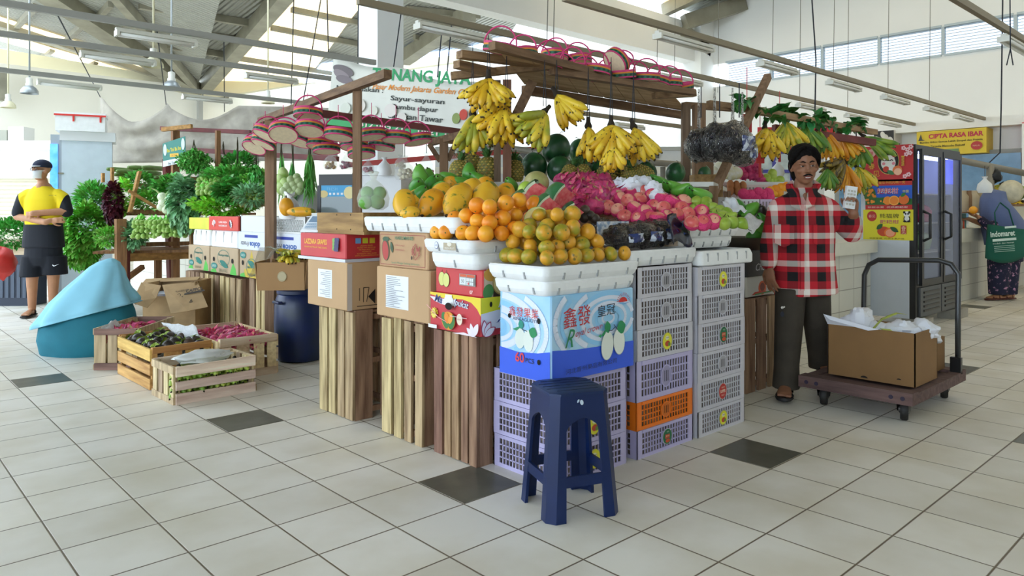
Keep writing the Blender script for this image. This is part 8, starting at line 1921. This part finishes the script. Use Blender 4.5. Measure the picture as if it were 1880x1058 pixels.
def face(parent, T, s=1.0, moustache=False, mouth_open=False):
 def part(nm, m, fn): q = MB(); fn(q); q.v = [tuple(T @ (Vector(v)*s)) for v in q.v]; return q.build(nm, m, parent, 60)
 for q in (-1, 1):
  ev = part('eye', M_eye, lambda b: b.ball((q*.028,-.070,.006),(.013,.010,.0058),14,8)); part('iris', M_iris, lambda b: b.ball((q*.028+.001,-.0795,.005),(.0062,.0035,.0056),10,6))
  part('eyelid', parent.data.materials[0] if parent.type == 'MESH' else M_skinD, lambda b: b.tube([(q*.012,-.076,.006),(q*.022,-.083,.0125),(q*.034,-.081,.0125),(q*.044,-.071,.006)], [.003,.004,.004,.003], 6))
  part('eyebrow', M_hair, lambda b: b.tube([(q*.011,-.084,.026),(q*.026,-.085,.033),(q*.047,-.070,.026)], [.003,.0045,.002], 6))
 part('lips', M_lip, lambda b: (b.tube([(-.022,-.080,-.058),(-.008,-.090,-.0555),(0,-.0895,-.057),(.008,-.090,-.0555),(.022,-.080,-.058)], [.002,.0045,.0045,.0045,.002], 8), b.tube([(-.019,-.079,-.0665),(0,-.0875,-.0705),(.019,-.079,-.0665)], [.002,.0055,.002], 8)))
 if mouth_open: part('teeth', M_eye, lambda b: b.tube([(-.014,-.083,-.0625),(0,-.088,-.063),(.014,-.083,-.0625)], [.0025,.0035,.0025], 6))
 if moustache: part('moustache', M_hair, lambda b: b.tube([(-.027,-.078,-.053),(-.01,-.091,-.046),(0,-.093,-.044),(.01,-.091,-.046),(.027,-.078,-.053)], [.002,.005,.004,.005,.002], 8))
def hand(b, wrist, d, palm, curl=.35, s=1.0, side=1, spread=.12):
 """palm with five bent fingers; d: towards the fingertips, palm: the way the palm faces"""
 w = Vector(wrist); d = Vector(d).normalized(); pn = Vector(palm); pn = (pn - d*pn.dot(d)).normalized(); x = d.cross(pn)*side
 b.tube([w - d*.01*s, w + d*.03*s, w + d*.075*s, w + d*.088*s], [.024*s,.034*s,.038*s,.030*s], 12, 0, True, .45, up=tuple(pn))
 for i, (o, L) in enumerate(((-.027,.064),(-.009,.074),(.009,.070),(.026,.056))):
  p = w + d*.082*s + x*o*s; dd = (d + x*(i-1.5)*spread).normalized(); pts = [p - d*.02*s, p]; ang = 0
  for seg in (.45, .32, .23):
   ang += curl; v = dd*math.cos(ang) + pn*math.sin(ang); p = p + v*L*seg*s*1.15; pts.append(p)
  b.tube(pts, [.0092*s,.0092*s,.0085*s,.0078*s,.0062*s], 8); b.ball(pts[-1], .0063*s, 8, 6)
 p = w + d*.022*s - x*.026*s; v1 = (d*.6 - x*.75 + pn*.25).normalized(); p1 = p + v1*.04*s; p2 = p1 + (d*.9 - x*.25 + pn*.35).normalized()*.032*s; p3 = p2 + (d*.95 + pn*.4).normalized()*.022*s
 b.tube([p, p1, p2, p3], [.016*s,.0125*s,.0105*s,.008*s], 8); b.ball(p3, .008*s, 8, 6)
def sandal_foot(b, sb, ankle, toe, s=1.0):
 """bare foot (b) standing in a dark strapped sandal (sb)"""
 a, t_ = Vector(ankle), Vector(toe); d = (t_ - a); d.z = 0; L = d.length; d.normalize(); x = Vector((d.y, -d.x, 0)); z0 = t_.z
 heel = Vector((a.x, a.y, z0)) - d*.05*s
 sec = [(0,.028,.035),(.06,.033,.05),(.12,.036,.045),(.18,.044,.028),(.215,.042,.02)]
 b.loft([(heel + d*f*s + Vector((0,0,.022*s + h*s*.5)), x*w_*s, Vector((0,0,h*s*.5+.004))) for f, w_, h in sec], 14)
 limb(b, [a, Vector((a.x, a.y, z0 + .05*s))], [.034*s,.036*s])
 for i, o in enumerate((-.03,-.014,.001,.015,.028)):
  p = heel + d*(.215 + (.02 if i < 2 else .01))*s + x*o*s*1.15 + Vector((0,0,.03*s)); b.ball(p, (.011*s,.011*s,.010*s), 8, 6); b.tube([p - d*.03*s, p], .009*s, 6)
 sb.loft([(heel + d*f*s + Vector((0,0,.010*s)), x*w_*s, Vector((0,0,.011*s))) for f, w_ in ((-.015,.03),(.03,.042),(.12,.044),(.19,.053),(.245,.042),(.262,.02))], 16, 0, True, 3)
 for f, hh, w_ in ((.165,.052,.05),(.06,.085,.042)): sb.tube([heel + d*f*s - x*w_*s + Vector((0,0,.015*s)), heel + d*(f-.0)*s - x*w_*.7*s + Vector((0,0,hh*.8*s)), heel + d*f*s + Vector((0,0,hh*s)), heel + d*f*s + x*w_*.7*s + Vector((0,0,hh*.8*s)), heel + d*f*s + x*w_*s + Vector((0,0,.015*s))], .012*s, 6, 0, True, .4)
def sandals(sb, m):
 h_ = len(sb.v)//2; n_ = sum(1 for f in sb.f if max(f) < h_)
 for a, c in ((0, 1), (1, 0)):
  q = MB(); q.v = sb.v[:h_] if a == 0 else sb.v[h_:]; q.f = [tuple(i - a*h_ for i in f) for f in (sb.f[:n_] if a == 0 else sb.f[n_:])]; q.m = [0]*len(q.f); q.build('sandal', m, body, 60)
class Figure:
 """local axes: x to the picture's right, -y to the viewer, z up; joints given where the photograph shows them"""
 def __init__(s, label, px, D, cat='person', name='person'):
  s.px, s.D = px, D; p = at_d(px, 388, D); s.t = thing(name, label, cat, (p.x, p.y, 0), vy)
 def J(s, px, py, y=0.0):
  k = (s.D + y)/FPX; return Vector(((px - 940)*k - (s.px - 940)*s.D/FPX, y, CAMZ + (YH - py)*k))
def plaid_material():
 m = bpy.data.materials.new('red_plaid'); m.use_nodes = True; N = m.node_tree.nodes; L = m.node_tree.links; b = N['Principled BSDF']; b.inputs['Roughness'].default_value = .85
 tc = N.new('ShaderNodeTexCoord'); sp = N.new('ShaderNodeSeparateXYZ'); L.new(tc.outputs['Object'], sp.inputs[0]); cols = []
 for ax, off in ((0, .03), (2, .01)):
  md = N.new('ShaderNodeMath'); md.operation = 'MULTIPLY_ADD'; md.inputs[1].default_value = 1/.17; md.inputs[2].default_value = 10 + off; L.new(sp.outputs[ax], md.inputs[0])
  fr = N.new('ShaderNodeMath'); fr.operation = 'FRACT'; L.new(md.outputs[0], fr.inputs[0])
  rp = N.new('ShaderNodeValToRGB'); rp.color_ramp.interpolation = 'CONSTANT'; e = rp.color_ramp.elements
  e[0].position = 0; e[0].color = rgb('C01A2A') + (1,); e[1].position = .27; e[1].color = rgb('0E0E12') + (1,)
  for p_, c_ in ((.60,'C01A2A'),(.79,'EDE6DC')): q_ = e.new(p_); q_.color = rgb(c_) + (1,)
  L.new(fr.outputs[0], rp.inputs[0]); cols.append(rp.outputs[0])
 mx = N.new('ShaderNodeMix'); mx.data_type = 'RGBA'; mx.inputs[0].default_value = .5; L.new(cols[0], mx.inputs[6]); L.new(cols[1], mx.inputs[7]); L.new(mx.outputs[2], b.inputs['Base Color']); return m
# ---- the fruit seller in the plaid shirt, walking, head turned and lowered, one hand raised
F = Figure('man in a plaid shirt walking beside the hand cart with one hand raised', 1475, 4.55); J = F.J; t = F.t
b = MB(); HT = Matrix.Translation(J(1477,305,-.03)) @ Matrix.Rotation(R(-9),4,'Z') @ Matrix.Rotation(R(7),4,'X') @ Matrix.Rotation(R(-3),4,'Y')
head(b, HT, 1.02)
limb(b, [J(1475,332,.02), J(1474,362,.03)], [.054,.062]); limb(b, [J(1436,380,.02), J(1474,362,.03), J(1514,380,.02)], [.045,.065,.045])
limb(b, [J(1474,370,.03), J(1475,450,.02), J(1470,505,.02)], [.10,.11,.12], 14)
limb(b, [J(1433,386,.02), J(1411,450,.0), J(1412,488,-.04)], [.048,.040,.029]); hand(b, J(1412,490,-.04), (.02,-.25,-1), (.85,.5,.1), .28, 1.0, 1)
limb(b, [J(1516,386,.02), J(1566,428,.03), J(1567,392,-.10)], [.048,.041,.029]); hand(b, J(1567,392,-.10), (-.12,-.25,1), (-.8,-.55,0), .75, .95, 1)
sb = MB(); sandal_foot(b, sb, J(1442,706,-.0), J(1440,733,-.13)); fz = 0
limb(b, [J(1450,520,.0), J(1445,610,-.01), J(1442,706,0)], [.075,.055,.036]); limb(b, [J(1496,520,.05), J(1501,600,.10), J(1506,672,.30)], [.075,.055,.036])
sandal_foot(b, sb, J(1507,676,.33), Vector((J(1512,690,.25).x, .20, .10)))
lo = min(v[2] for v in sb.v)
body = fuse(b, 'body', M_skinD, t, .0055, 3)
face(body, HT, 1.02, True, True); sandals(sb, mat('black_sandal', rgb('141214'), .6))
b = MB();
def hairfn(p, th):
 x, y, z = p; v = 1 + .05*noise.noise(Vector((x*9, y*3, z*5)));
 return (x*v, y*v, z*v)
b.ball((0,.024,.057),(.085,.095,.078),22,14,0,None,hairfn); b.ball((0,.048,.0),(.083,.075,.085),20,12,0,None,hairfn); b.ball((0,.066,-.05),(.068,.05,.06),16,10,0,None,hairfn)
for q_ in (-1,1): b.tube([(q_*.012,-.048,.112),(q_*.045,-.062,.098),(q_*.072,-.045,.06),(q_*.08,-.012,.015),(q_*.078,.0,-.015)], [.016,.018,.016,.013,.006], 10, 0, True, .7)
b.v = [tuple(HT @ (Vector(v)*1.05)) for v in b.v]; fuse(b, 'hair', M_hair, body, .006, 2)
b = MB(); MPL = plaid_material()
b.loft([(J(1474,345,.035), (.066,0,0), (0,.07,0)), (J(1474,353,.03), (.085,0,0), (0,.078,0)), (J(1474,366,.03), (.145,0,-.0), (0,.092,0)), (J(1475,382,.03), (.178,0,0), (0,.11,0)), (J(1477,420,.02), (.185,0,0), (0,.12,0)), (J(1476,465,.02), (.182,0,0), (0,.12,0)), (J(1476,500,.02), (.188,0,.01), (0,.13,0)), (J(1480,541,.02), (.19,0,.012), (0,.135,0))], 26, 0, True, 2.4)
limb(b, [J(1446,374,.02), J(1430,384,.02), J(1413,450,.0), J(1411,482,-.03)], [.062,.07,.06,.05]); limb(b, [J(1504,374,.02), J(1520,384,.02), J(1564,428,.03), J(1567,408,-.06)], [.062,.07,.062,.054])
so = fuse(b, 'plaid_shirt', MPL, t, .008, 6)
b = MB(); c0 = J(1474,350,-.0)
for q_ in (-1, 1):
 b.plate([J(1474+q_*21,338,.03), J(1474+q_*27,350,-.02), J(1474+q_*21,378,-.135), J(1474+q_*3,384,-.14), J(1474+q_*8,356,-.085)], .01)
b.tube([J(1447,346,.05), J(1460,338,.10), J(1474,336,.11), J(1488,338,.10), J(1501,346,.05)], .016, 8, 0, True, 2.2); b.build('collar', MPL, so, 60)
for q_ in (1442, 1512):
 b = MB(); cy = -.128
 pts = [(q_-17,412),(q_+17,412),(q_+17,446),(q_,455),(q_-17,446)]
 P_ = [J(x,y,cy) + Vector((0, abs(x-1474)*.0011-.012, 0)) for x, y in pts]; b.plate([p + (P_[2]-p)*0 for p in P_][::-1], .004); b.build('chest_pocket', MPL, so, 60)
b = MB(); b.box((-.012,0,-.26),(.012,.006,.26)); b.v = [tuple(Vector(v) + J(1474,455,-.118)) for v in b.v]; b.build('button_placket', MPL, so)
b = MB(); b.loft([(J(1472,500,.02), (.155,0,0), (0,.11,0)), (J(1472,530,.02), (.165,0,0), (0,.12,0))], 20)
b.loft([(J(1452,528,.0), (.092,0,0), (0,.10,0)), (J(1448,600,-.01), (.085,0,0), (0,.085,0)), (J(1444,670,-.0), (.075,0,0), (0,.078,0)), (J(1443,712,-.0), (.082,0,0), (0,.085,0))], 18)
b.loft([(J(1496,528,.05), (.092,0,0), (0,.10,0)), (J(1501,600,.11), (.083,0,0), (0,.085,0)), (J(1505,650,.22), (.074,0,0), (0,.078,0)), (J(1507,676,.29), (.078,0,0), (0,.08,0))], 18)
tr = fuse(b, 'trousers', mat('grey_brown_cloth', rgb('3C352C'), .85, var=.12, nscale=14, bump=.3, bscale=14), t, .008, 5)
p = Print(Matrix.Translation(J(1436,565,-.09)) @ frameR(0,0,0)); p.oval(0,0,.008,.008,'D8D4CC').oval(.012,.004,.005,.005,'D8D4CC').line([(.0,0),(.0,-.03),(.012,-.06)],.003,'1A1C24').oval(0,-.04,.012,.016,'141A2C'); p.done('patch', tr)
q_ = J(1560,368,-.13); t2 = thing('white_calculator', 'white calculator held up in the raised hand of the plaid shirt man', 'calculator', F.t.location, vy)
b = MB(); b.box((-.032,-.012,-.05),(.032,.012,.085)); b.v = [tuple(Matrix.Translation(q_) @ Matrix.Rotation(R(8),4,'Y') @ Vector(v)) for v in b.v]; b.build('case', wp, t2, 20); b = MB()
for i in range(3):
 for j in range(5): b.box((-.024+i*.018,-.0145,-.03+j*.02),(-.012+i*.018,-.012,-.018+j*.02))
b.v = [tuple(Matrix.Translation(q_) @ Matrix.Rotation(R(8),4,'Y') @ Vector(v)) for v in b.v]; b.build('key_pattern', mat('beige_keys', rgb('B8B4A8'), .5), t2)
# ---- man in yellow with folded arms
F = Figure('man in a yellow and black shirt, cap and mask, standing with folded arms', 76, 8.0); J = F.J; t = F.t
b = MB(); HT = Matrix.Translation(J(76,313,-.02)) @ Matrix.Rotation(R(-24),4,'Z'); head(b, HT, 1.0)
limb(b, [J(78,330,.02), J(80,348,.02)], [.05,.056]); limb(b, [J(80,350,.03), J(80,400,.02), J(80,470,.02)], [.1,.115,.12], 14)
limb(b, [J(48,362,.02), J(32,398,.0), J(84,408,-.17), J(92,405,-.16)], [.045,.043,.034,.028]); limb(b, [J(112,362,.02), J(122,388,-.02), J(60,392,-.16)], [.045,.043,.032])
hand(b, J(94,405,-.155), (1,-.05,.05), (.1,1,.0), .25, .9, 1); hand(b, J(58,392,-.155), (-.9,.35,-.1), (.2,1,0), .3, .8, -1)
for (hx, kx, ax_, yy) in ((62,59,59,0),(98,98,97,.05)): limb(b, [J(hx,470,.02), J(kx,515,-.01+yy), J(ax_,568,.02+yy)], [.085,.058,.038])
sb = MB(); sandal_foot(b, sb, J(59,566,.02), Vector((J(52,583,-.1).x,-.16,.008)), 1.02); sandal_foot(b, sb, J(97,564,.07), Vector((J(100,583,-.1).x,-.12,.008)), 1.02)
body = fuse(b, 'body', M_skinL, t, .008, 3); face(body, HT, 1.0); sandals(sb, MATS['black_sandal'])
YB = mat('yellow_cloth', rgb('E8CE12'), .8); BK = mat('black_cloth', rgb('0E1420'), .85)
b = MB(); b.loft([(J(79,342,.02), (.08,0,0), (0,.075,0)), (J(80,350,.02), (.145,0,0), (0,.09,0)), (J(80,366,.02), (.185,0,0), (0,.12,0)), (J(80,410,.02), (.19,0,0), (0,.135,0)), (J(80,455,.02), (.215,0,0), (0,.14,0))], 26, 0, True, 2.4)
limb(b, [J(54,358,.02), J(44,364,.02), J(34,391,.01)], [.07,.072,.068]); limb(b, [J(106,358,.02), J(115,364,.02), J(122,388,-.0)], [.07,.072,.068])
sh = fuse(b, 'tee_shirt', None, t, .01, 5, [YB])
# yellow chest on a black shirt: the cloth itself changes colour at the seams
m = bpy.data.materials.new('yellow_black_tee'); m.use_nodes = True; N = m.node_tree.nodes; L = m.node_tree.links; pb_ = N['Principled BSDF']; pb_.inputs['Roughness'].default_value = .8
tc = N.new('ShaderNodeTexCoord'); sp_ = N.new('ShaderNodeSeparateXYZ'); L.new(tc.outputs['Object'], sp_.inputs[0])
def mt(op, a, b_):
 n = N.new('ShaderNodeMath'); n.operation = op
 for i, q_ in enumerate((a, b_)):
  if isinstance(q_, float): n.inputs[i].default_value = q_
  else: L.new(q_, n.inputs[i])
 return n.outputs[0]
cx, zb_, zs = J(80,0).x, J(80,412).z, J(80,345).z
ax_ = mt('ABSOLUTE', mt('SUBTRACT', sp_.outputs[0], cx), 0.0); lim = mt('MULTIPLY_ADD', mt('SUBTRACT', sp_.outputs[2], zb_), .32)
lim = mt('ADD', lim, -.35)
inside = mt('MULTIPLY', mt('LESS_THAN', ax_, lim), mt('GREATER_THAN', sp_.outputs[2], zb_)); mx = N.new('ShaderNodeMix'); mx.data_type = 'RGBA'; mx.inputs[6].default_value = rgb('0E1420') + (1,); mx.inputs[7].default_value = rgb('E8CE12') + (1,); L.new(inside, mx.inputs[0]); L.new(mx.outputs[2], pb_.inputs['Base Color'])
sh.data.materials[0] = m
p = Print(Matrix.Translation(J(97,359,-.135)) @ frameR(0,0,0)); p.z = .006; p.text('SPORTS CLUB', 0, 0, w=.08, hgt=.009, h='4A4620').done('chest_print', sh)
b = MB(); b.loft([(J(80,448,.02), (.19,0,0), (0,.13,0)), (J(80,472,.02), (.2,0,0), (0,.14,0)), (J(80,488,.02), (.17,0,0), (0,.12,0))], 20)
b.loft([(J(62,470,.02), (.115,0,0), (0,.13,0)), (J(59,508,.0), (.12,0,0), (0,.13,0))], 18); b.loft([(J(100,470,.03), (.115,0,0), (0,.13,0)), (J(101,504,.05), (.125,0,0), (0,.13,0))], 18)
shn = fuse(b, 'shorts', BK, t, .01, 4); p = Print(Matrix.Translation(J(104,487,-.11)) @ frameR(0,0,0)); p.z = .02; p.poly([(-.035,.0),(-.02,-.014),(.04,.014),(-.015,-.004),(-.03,.008)], 'D8DCE0').done('swoosh_mark', shn)
b = MB(); b.ball((0,.012,.045),(.083,.1,.075),20,12); b.v = [v for v in b.v]; q_ = MB(); b.v = [(x,y,max(z,.03)) for x,y,z in b.v]; b.v = [tuple(HT @ Vector(v)) for v in b.v]; cp = b.build('cap', mat('navy_cap', rgb('16203A'), .8), body, 50)
b = MB(); b.loft([((0,-.06,.042), (.075,0,-.0), (0,.01,.006)), ((0,-.11,.04), (.07,0,0), (0,.01,.006)), ((0,-.155,.03), (.04,0,0), (0,.008,.005))], 16, 0, True, 3); b.v = [tuple(HT @ Vector(v)) for v in b.v]; b.build('brim', mat('white_brim', rgb('D8DADC'), .7), cp, 60)
b = MB(); b.loft([((0,-.045,.0),(.066,0,0),(0,.042,.004)),((0,-.058,-.02),(.068,0,0),(0,.056,0)),((0,-.058,-.05),(.062,0,0),(0,.056,0)),((0,-.045,-.09),(.045,0,0),(0,.045,0))], 20); b.tube([(-.06,-.03,-.01),(-.078,.01,.0)], .003, 5); b.tube([(.06,-.03,-.01),(.078,.01,.0)], .003, 5); b.v = [tuple(HT @ Vector(v)) for v in b.v]; b.build('face_mask', mat('white_mask', rgb('E6EAEE'), .8), body, 60)
b = MB()
for q_ in (-1,1): b.tube([(q_*.03 + .024*math.cos(a*.5236), -.092 + abs(math.cos(a*.5236))*.006, .008 + .015*math.sin(a*.5236)) for a in range(13)], .0025, 5); b.tube([(q_*.054,-.086,.012),(q_*.078,.0,.01)], .0025, 5)
b.v = [tuple(HT @ Vector(v)) for v in b.v]; b.build('glasses', mat('dark_frame', rgb('2A2A30'), .4), body, 60)
# ---- crouching woman in a pale blue headscarf, seen from behind
F = Figure('crouching woman in a pale blue headscarf and teal robe beside the floor crates', 150, 5.85); J = F.J; t = F.t
b = MB(); HT = Matrix.Translation(J(187,512,.13)) @ Matrix.Rotation(R(120),4,'Z') @ Matrix.Rotation(R(25),4,'X'); head(b, HT, 1.0)
limb(b, [J(182,530,.13), J(162,565,.13), J(142,625,.13)], [.06,.12,.16]); limb(b, [J(185,560,.13), J(212,590,.11), J(226,594,.10)], [.06,.05,.03]); hand(b, J(228,594,.10), (1,.1,-.3), (0,0,-1), .4, .9, 1)
body = fuse(b, 'body', M_skinL, t, .012, 3); face(body, HT)
TE = mat('teal_robe', rgb('1C7488'), .8, var=.08, nscale=6); TB = mat('pale_blue_scarf', rgb('8CCBE2'), .8, var=.03, nscale=5)
def drape(secs, nm, m, n=48, fold=.02, k=7, cap=True, th=None, par=None):
 b = MB(); S = []; Ls = len(secs)
 fine = []
 for i in range(Ls-1):
  for q_ in range(4):
   f = q_/4; fine.append(tuple(tuple(a*(1-f)+c*f for a, c in zip(u, v)) for u, v in zip(secs[i], secs[i+1])))
 fine.append(secs[-1]); vs = []
 for i, (c, ax_, ay) in enumerate(fine):
  c, ax_, ay = Vector(c), Vector(ax_), Vector(ay)
  for j in range(n):
   a = 2*math.pi*j/n; fo = 1 + fold*(i/len(fine))*math.sin(k*a + 1.3*math.sin(a*2)) + fold*.8*noise.noise(Vector((math.cos(a)*2, math.sin(a)*2, i*.25)))
   vs.append(tuple(c + (ax_*math.cos(a) + ay*math.sin(a))*fo))
 M_ = len(fine); fs = [(i*n+j, i*n+(j+1)%n, (i+1)*n+(j+1)%n, (i+1)*n+j) for i in range(M_-1) for j in range(n)]
 fs.append(tuple(range(n))[::-1])
 if cap: fs.append(tuple((M_-1)*n+j for j in range(n)))
 b.add(vs, fs); o = b.build(nm, m, par or t, 80)
 if th: s_ = o.modifiers.new('thick','SOLIDIFY'); s_.thickness = th
 return o
k_ = F.D/FPX
def sec(cx, cy, rx, ry, tilt=0.0, y=0.0): p_ = J(cx, cy); return ((p_.x, y, p_.z), (rx*k_, 0, tilt*k_), (0, ry*k_, 0))
def out(xl, yl, xr, yr, f=.66, y=0.1): return sec((xl+xr)/2, (yl+yr)/2, (xr-xl)/2, (xr-xl)/2*f, (yl-yr)/2, y)
drape([out(150,530,205,530), out(112,550,226,550), out(80,580,231,572), out(62,603,234,600,.62), out(58,627,230,628,.62), out(64,650,218,650,.62), out(72,661,208,661,.62)], 'teal_robe', TE, fold=.03)
drape([out(186,477,196,477,.8), out(168,483,207,484), out(153,492,212,494), out(136,508,216,508), out(110,531,221,521), out(84,558,228,535), out(67,581,234,546), out(58,597,238,553), out(54,607,240,558)], 'headscarf', TB, fold=.075, k=9, cap=False, th=.004)
# ---- shopper with the green bag, bending over the counter
F = Figure('woman in a grey blue headscarf reaching over the far counter, green bag on shoulder', 1838, 9.45); J = F.J; t = F.t
b = MB(); HT = Matrix.Translation(J(1822,368,.0)) @ Matrix.Rotation(R(-75),4,'Z') @ Matrix.Rotation(R(25),4,'X'); head(b, HT, 1.0)
limb(b, [J(1825,378,.03), J(1842,400,.05), J(1845,470,.05)], [.06,.13,.14], 14); limb(b, [J(1835,405,-.08), J(1818,418,-.14), J(1795,398,-.04)], [.05,.04,.028]); hand(b, J(1795,398,-.04), (-1,.1,.35), (0,0,1), .35, 1.0, 1)
limb(b, [J(1838,405,.1), J(1805,412,.12), J(1778,402,.1)], [.05,.04,.028]); hand(b, J(1778,402,.1), (-1,.1,-.1), (0,0,-1), .3, 1.0, 1)
sb = MB()
for (x0,x1,yy) in ((1835,1832,0),(1858,1856,.06)): limb(b, [J(x0,470,.05+yy), J(x1,545,.03+yy)], [.08,.04]); sandal_foot(b, sb, J(x1,543,.03+yy), Vector((J(x1-22,553,yy).x, -.02+yy, .008)), .95)
body = fuse(b, 'body', M_skinL, t, .012, 3); face(body, HT); sandals(sb, mat('maroon_sandal', rgb('5A2A22'), .6))
FL = mat('flowered_cloth', rgb('1A1E3A'), .85, col2=rgb('B88AA8'), nscale=24, thr=(.58,.64)); GB = mat('grey_blue_scarf', rgb('5E6C94'), .8, var=.08, nscale=4)
b = MB(); k_ = F.D/FPX
b.loft([sec(1846,455,28,26), sec(1846,480,29,26)], 18); b.loft([sec(1835,478,20,20), sec(1833,510,17,18), sec(1832,541,15,16)], 16); b.loft([sec(1858,478,18,20,0,.06), sec(1857,510,16,18,0,.06), sec(1856,541,15,16,0,.06)], 16); limb(b, [J(1835,405,-.08), J(1818,418,-.14), J(1802,404,-.06)], [.065,.06,.05]); fuse(b, 'flowered_dress', FL, t, .012, 4)
drape([sec(1824,349,4,4), sec(1826,353,16,18), sec(1824,366,20,22,-2), sec(1830,380,26,28,-4), sec(1838,400,33,34,-6), sec(1845,425,36,36,-4), sec(1848,450,34,34,0)], 'headscarf', GB, fold=.05, cap=False, th=.006)
t2 = thing('shopping_bag', 'dark green cloth shopping bag with white lettering on the shoulder of the far counter woman', 'bag', F.t.location, vy); GBm = mat('green_cloth_bag', rgb('0E5A4A'), .8, bump=.2, bscale=12)
b = MB(); z_ = -.36
def bagf(u, v): x = 1812 + (1880-1812)*u + (v-.5)*10*(1-u)*0; top = 412 + 10*u; bot = 474 + 8*math.sin(math.pi*u)-8*u; return tuple(J(x - (1-v)*4*(u<.5), bot + (top-bot)*v, z_ - .07*math.sin(math.pi*u)*math.sin(math.pi*min(1, v*1.2+.05))))
b.sheet(12, 10, bagf); o = b.build('bag_body', GBm, t2, 80); s_ = o.modifiers.new('thick','SOLIDIFY'); s_.thickness = .06; s_.offset = 1
b = MB(); b.tube([J(1828,414,z_), J(1826,390,-.30), J(1836,372,-.22), J(1852,385,-.28), J(1862,418,z_)], .012, 8, 0, True, .4); b.build('strap', GBm, t2, 180)
T = frame3(J(1818,470,z_-.145), J(1870,466,z_-.145)-J(1818,470,z_-.145), (0,0,1)); p = Print(T); p.z = .004; p.text('indomaret', .17, .26, w=.30, hgt=.07, h='C8DCD4', bold=.03).rect(.04,.17,.33,.20,'C8DCD4').rect(.2,.32,.34,.345,'C8DCD4').text('mudah dan hemat', .17,.145,w=.26,hgt=.018,h='C8DCD4')
for i in range(4): p.line([(.05,.11-i*.022),(.3,.11-i*.022)],.007,'9CC0B4')
p.done('lettering', t2)
# companion's striped hat behind her, and the hooded head behind the vegetables
b = MB(); b.ball((0,0,0),(.13,.15,.16),18,12); o = solo('straw_hat', b, mat('striped_straw', rgb('C9C2A8'), .8, var=.15, nscale=12), 'pale rounded straw hat on the goods behind the grey blue headscarf', 'hat', smooth=180, base=(0,0,-.16)); o.location = at_d(1856,352,10.0) - Vector((0,0,.16))
F = Figure('person in a grey headscarf seen from behind between the vegetables and the small fridge', 562, 7.15); J = F.J; t = F.t; k_ = F.D/FPX
b = MB(); HT = Matrix.Translation(J(563,362,.0)) @ Matrix.Rotation(R(180),4,'Z'); head(b, HT, 1.0); limb(b, [J(563,378,0), J(563,420,0), J(563,560,0)], [.06,.15,.16]); body = fuse(b, 'body', M_skinL, t, .015, 3); face(body, HT)
drape([sec(562,338,4,4), sec(562,341,12,14), sec(563,352,18,22), sec(562,370,23,28), sec(562,395,28,33), sec(562,440,36,36), sec(562,600,42,40), sec(562,690,46,44)], 'headscarf', M_hg, fold=.03)
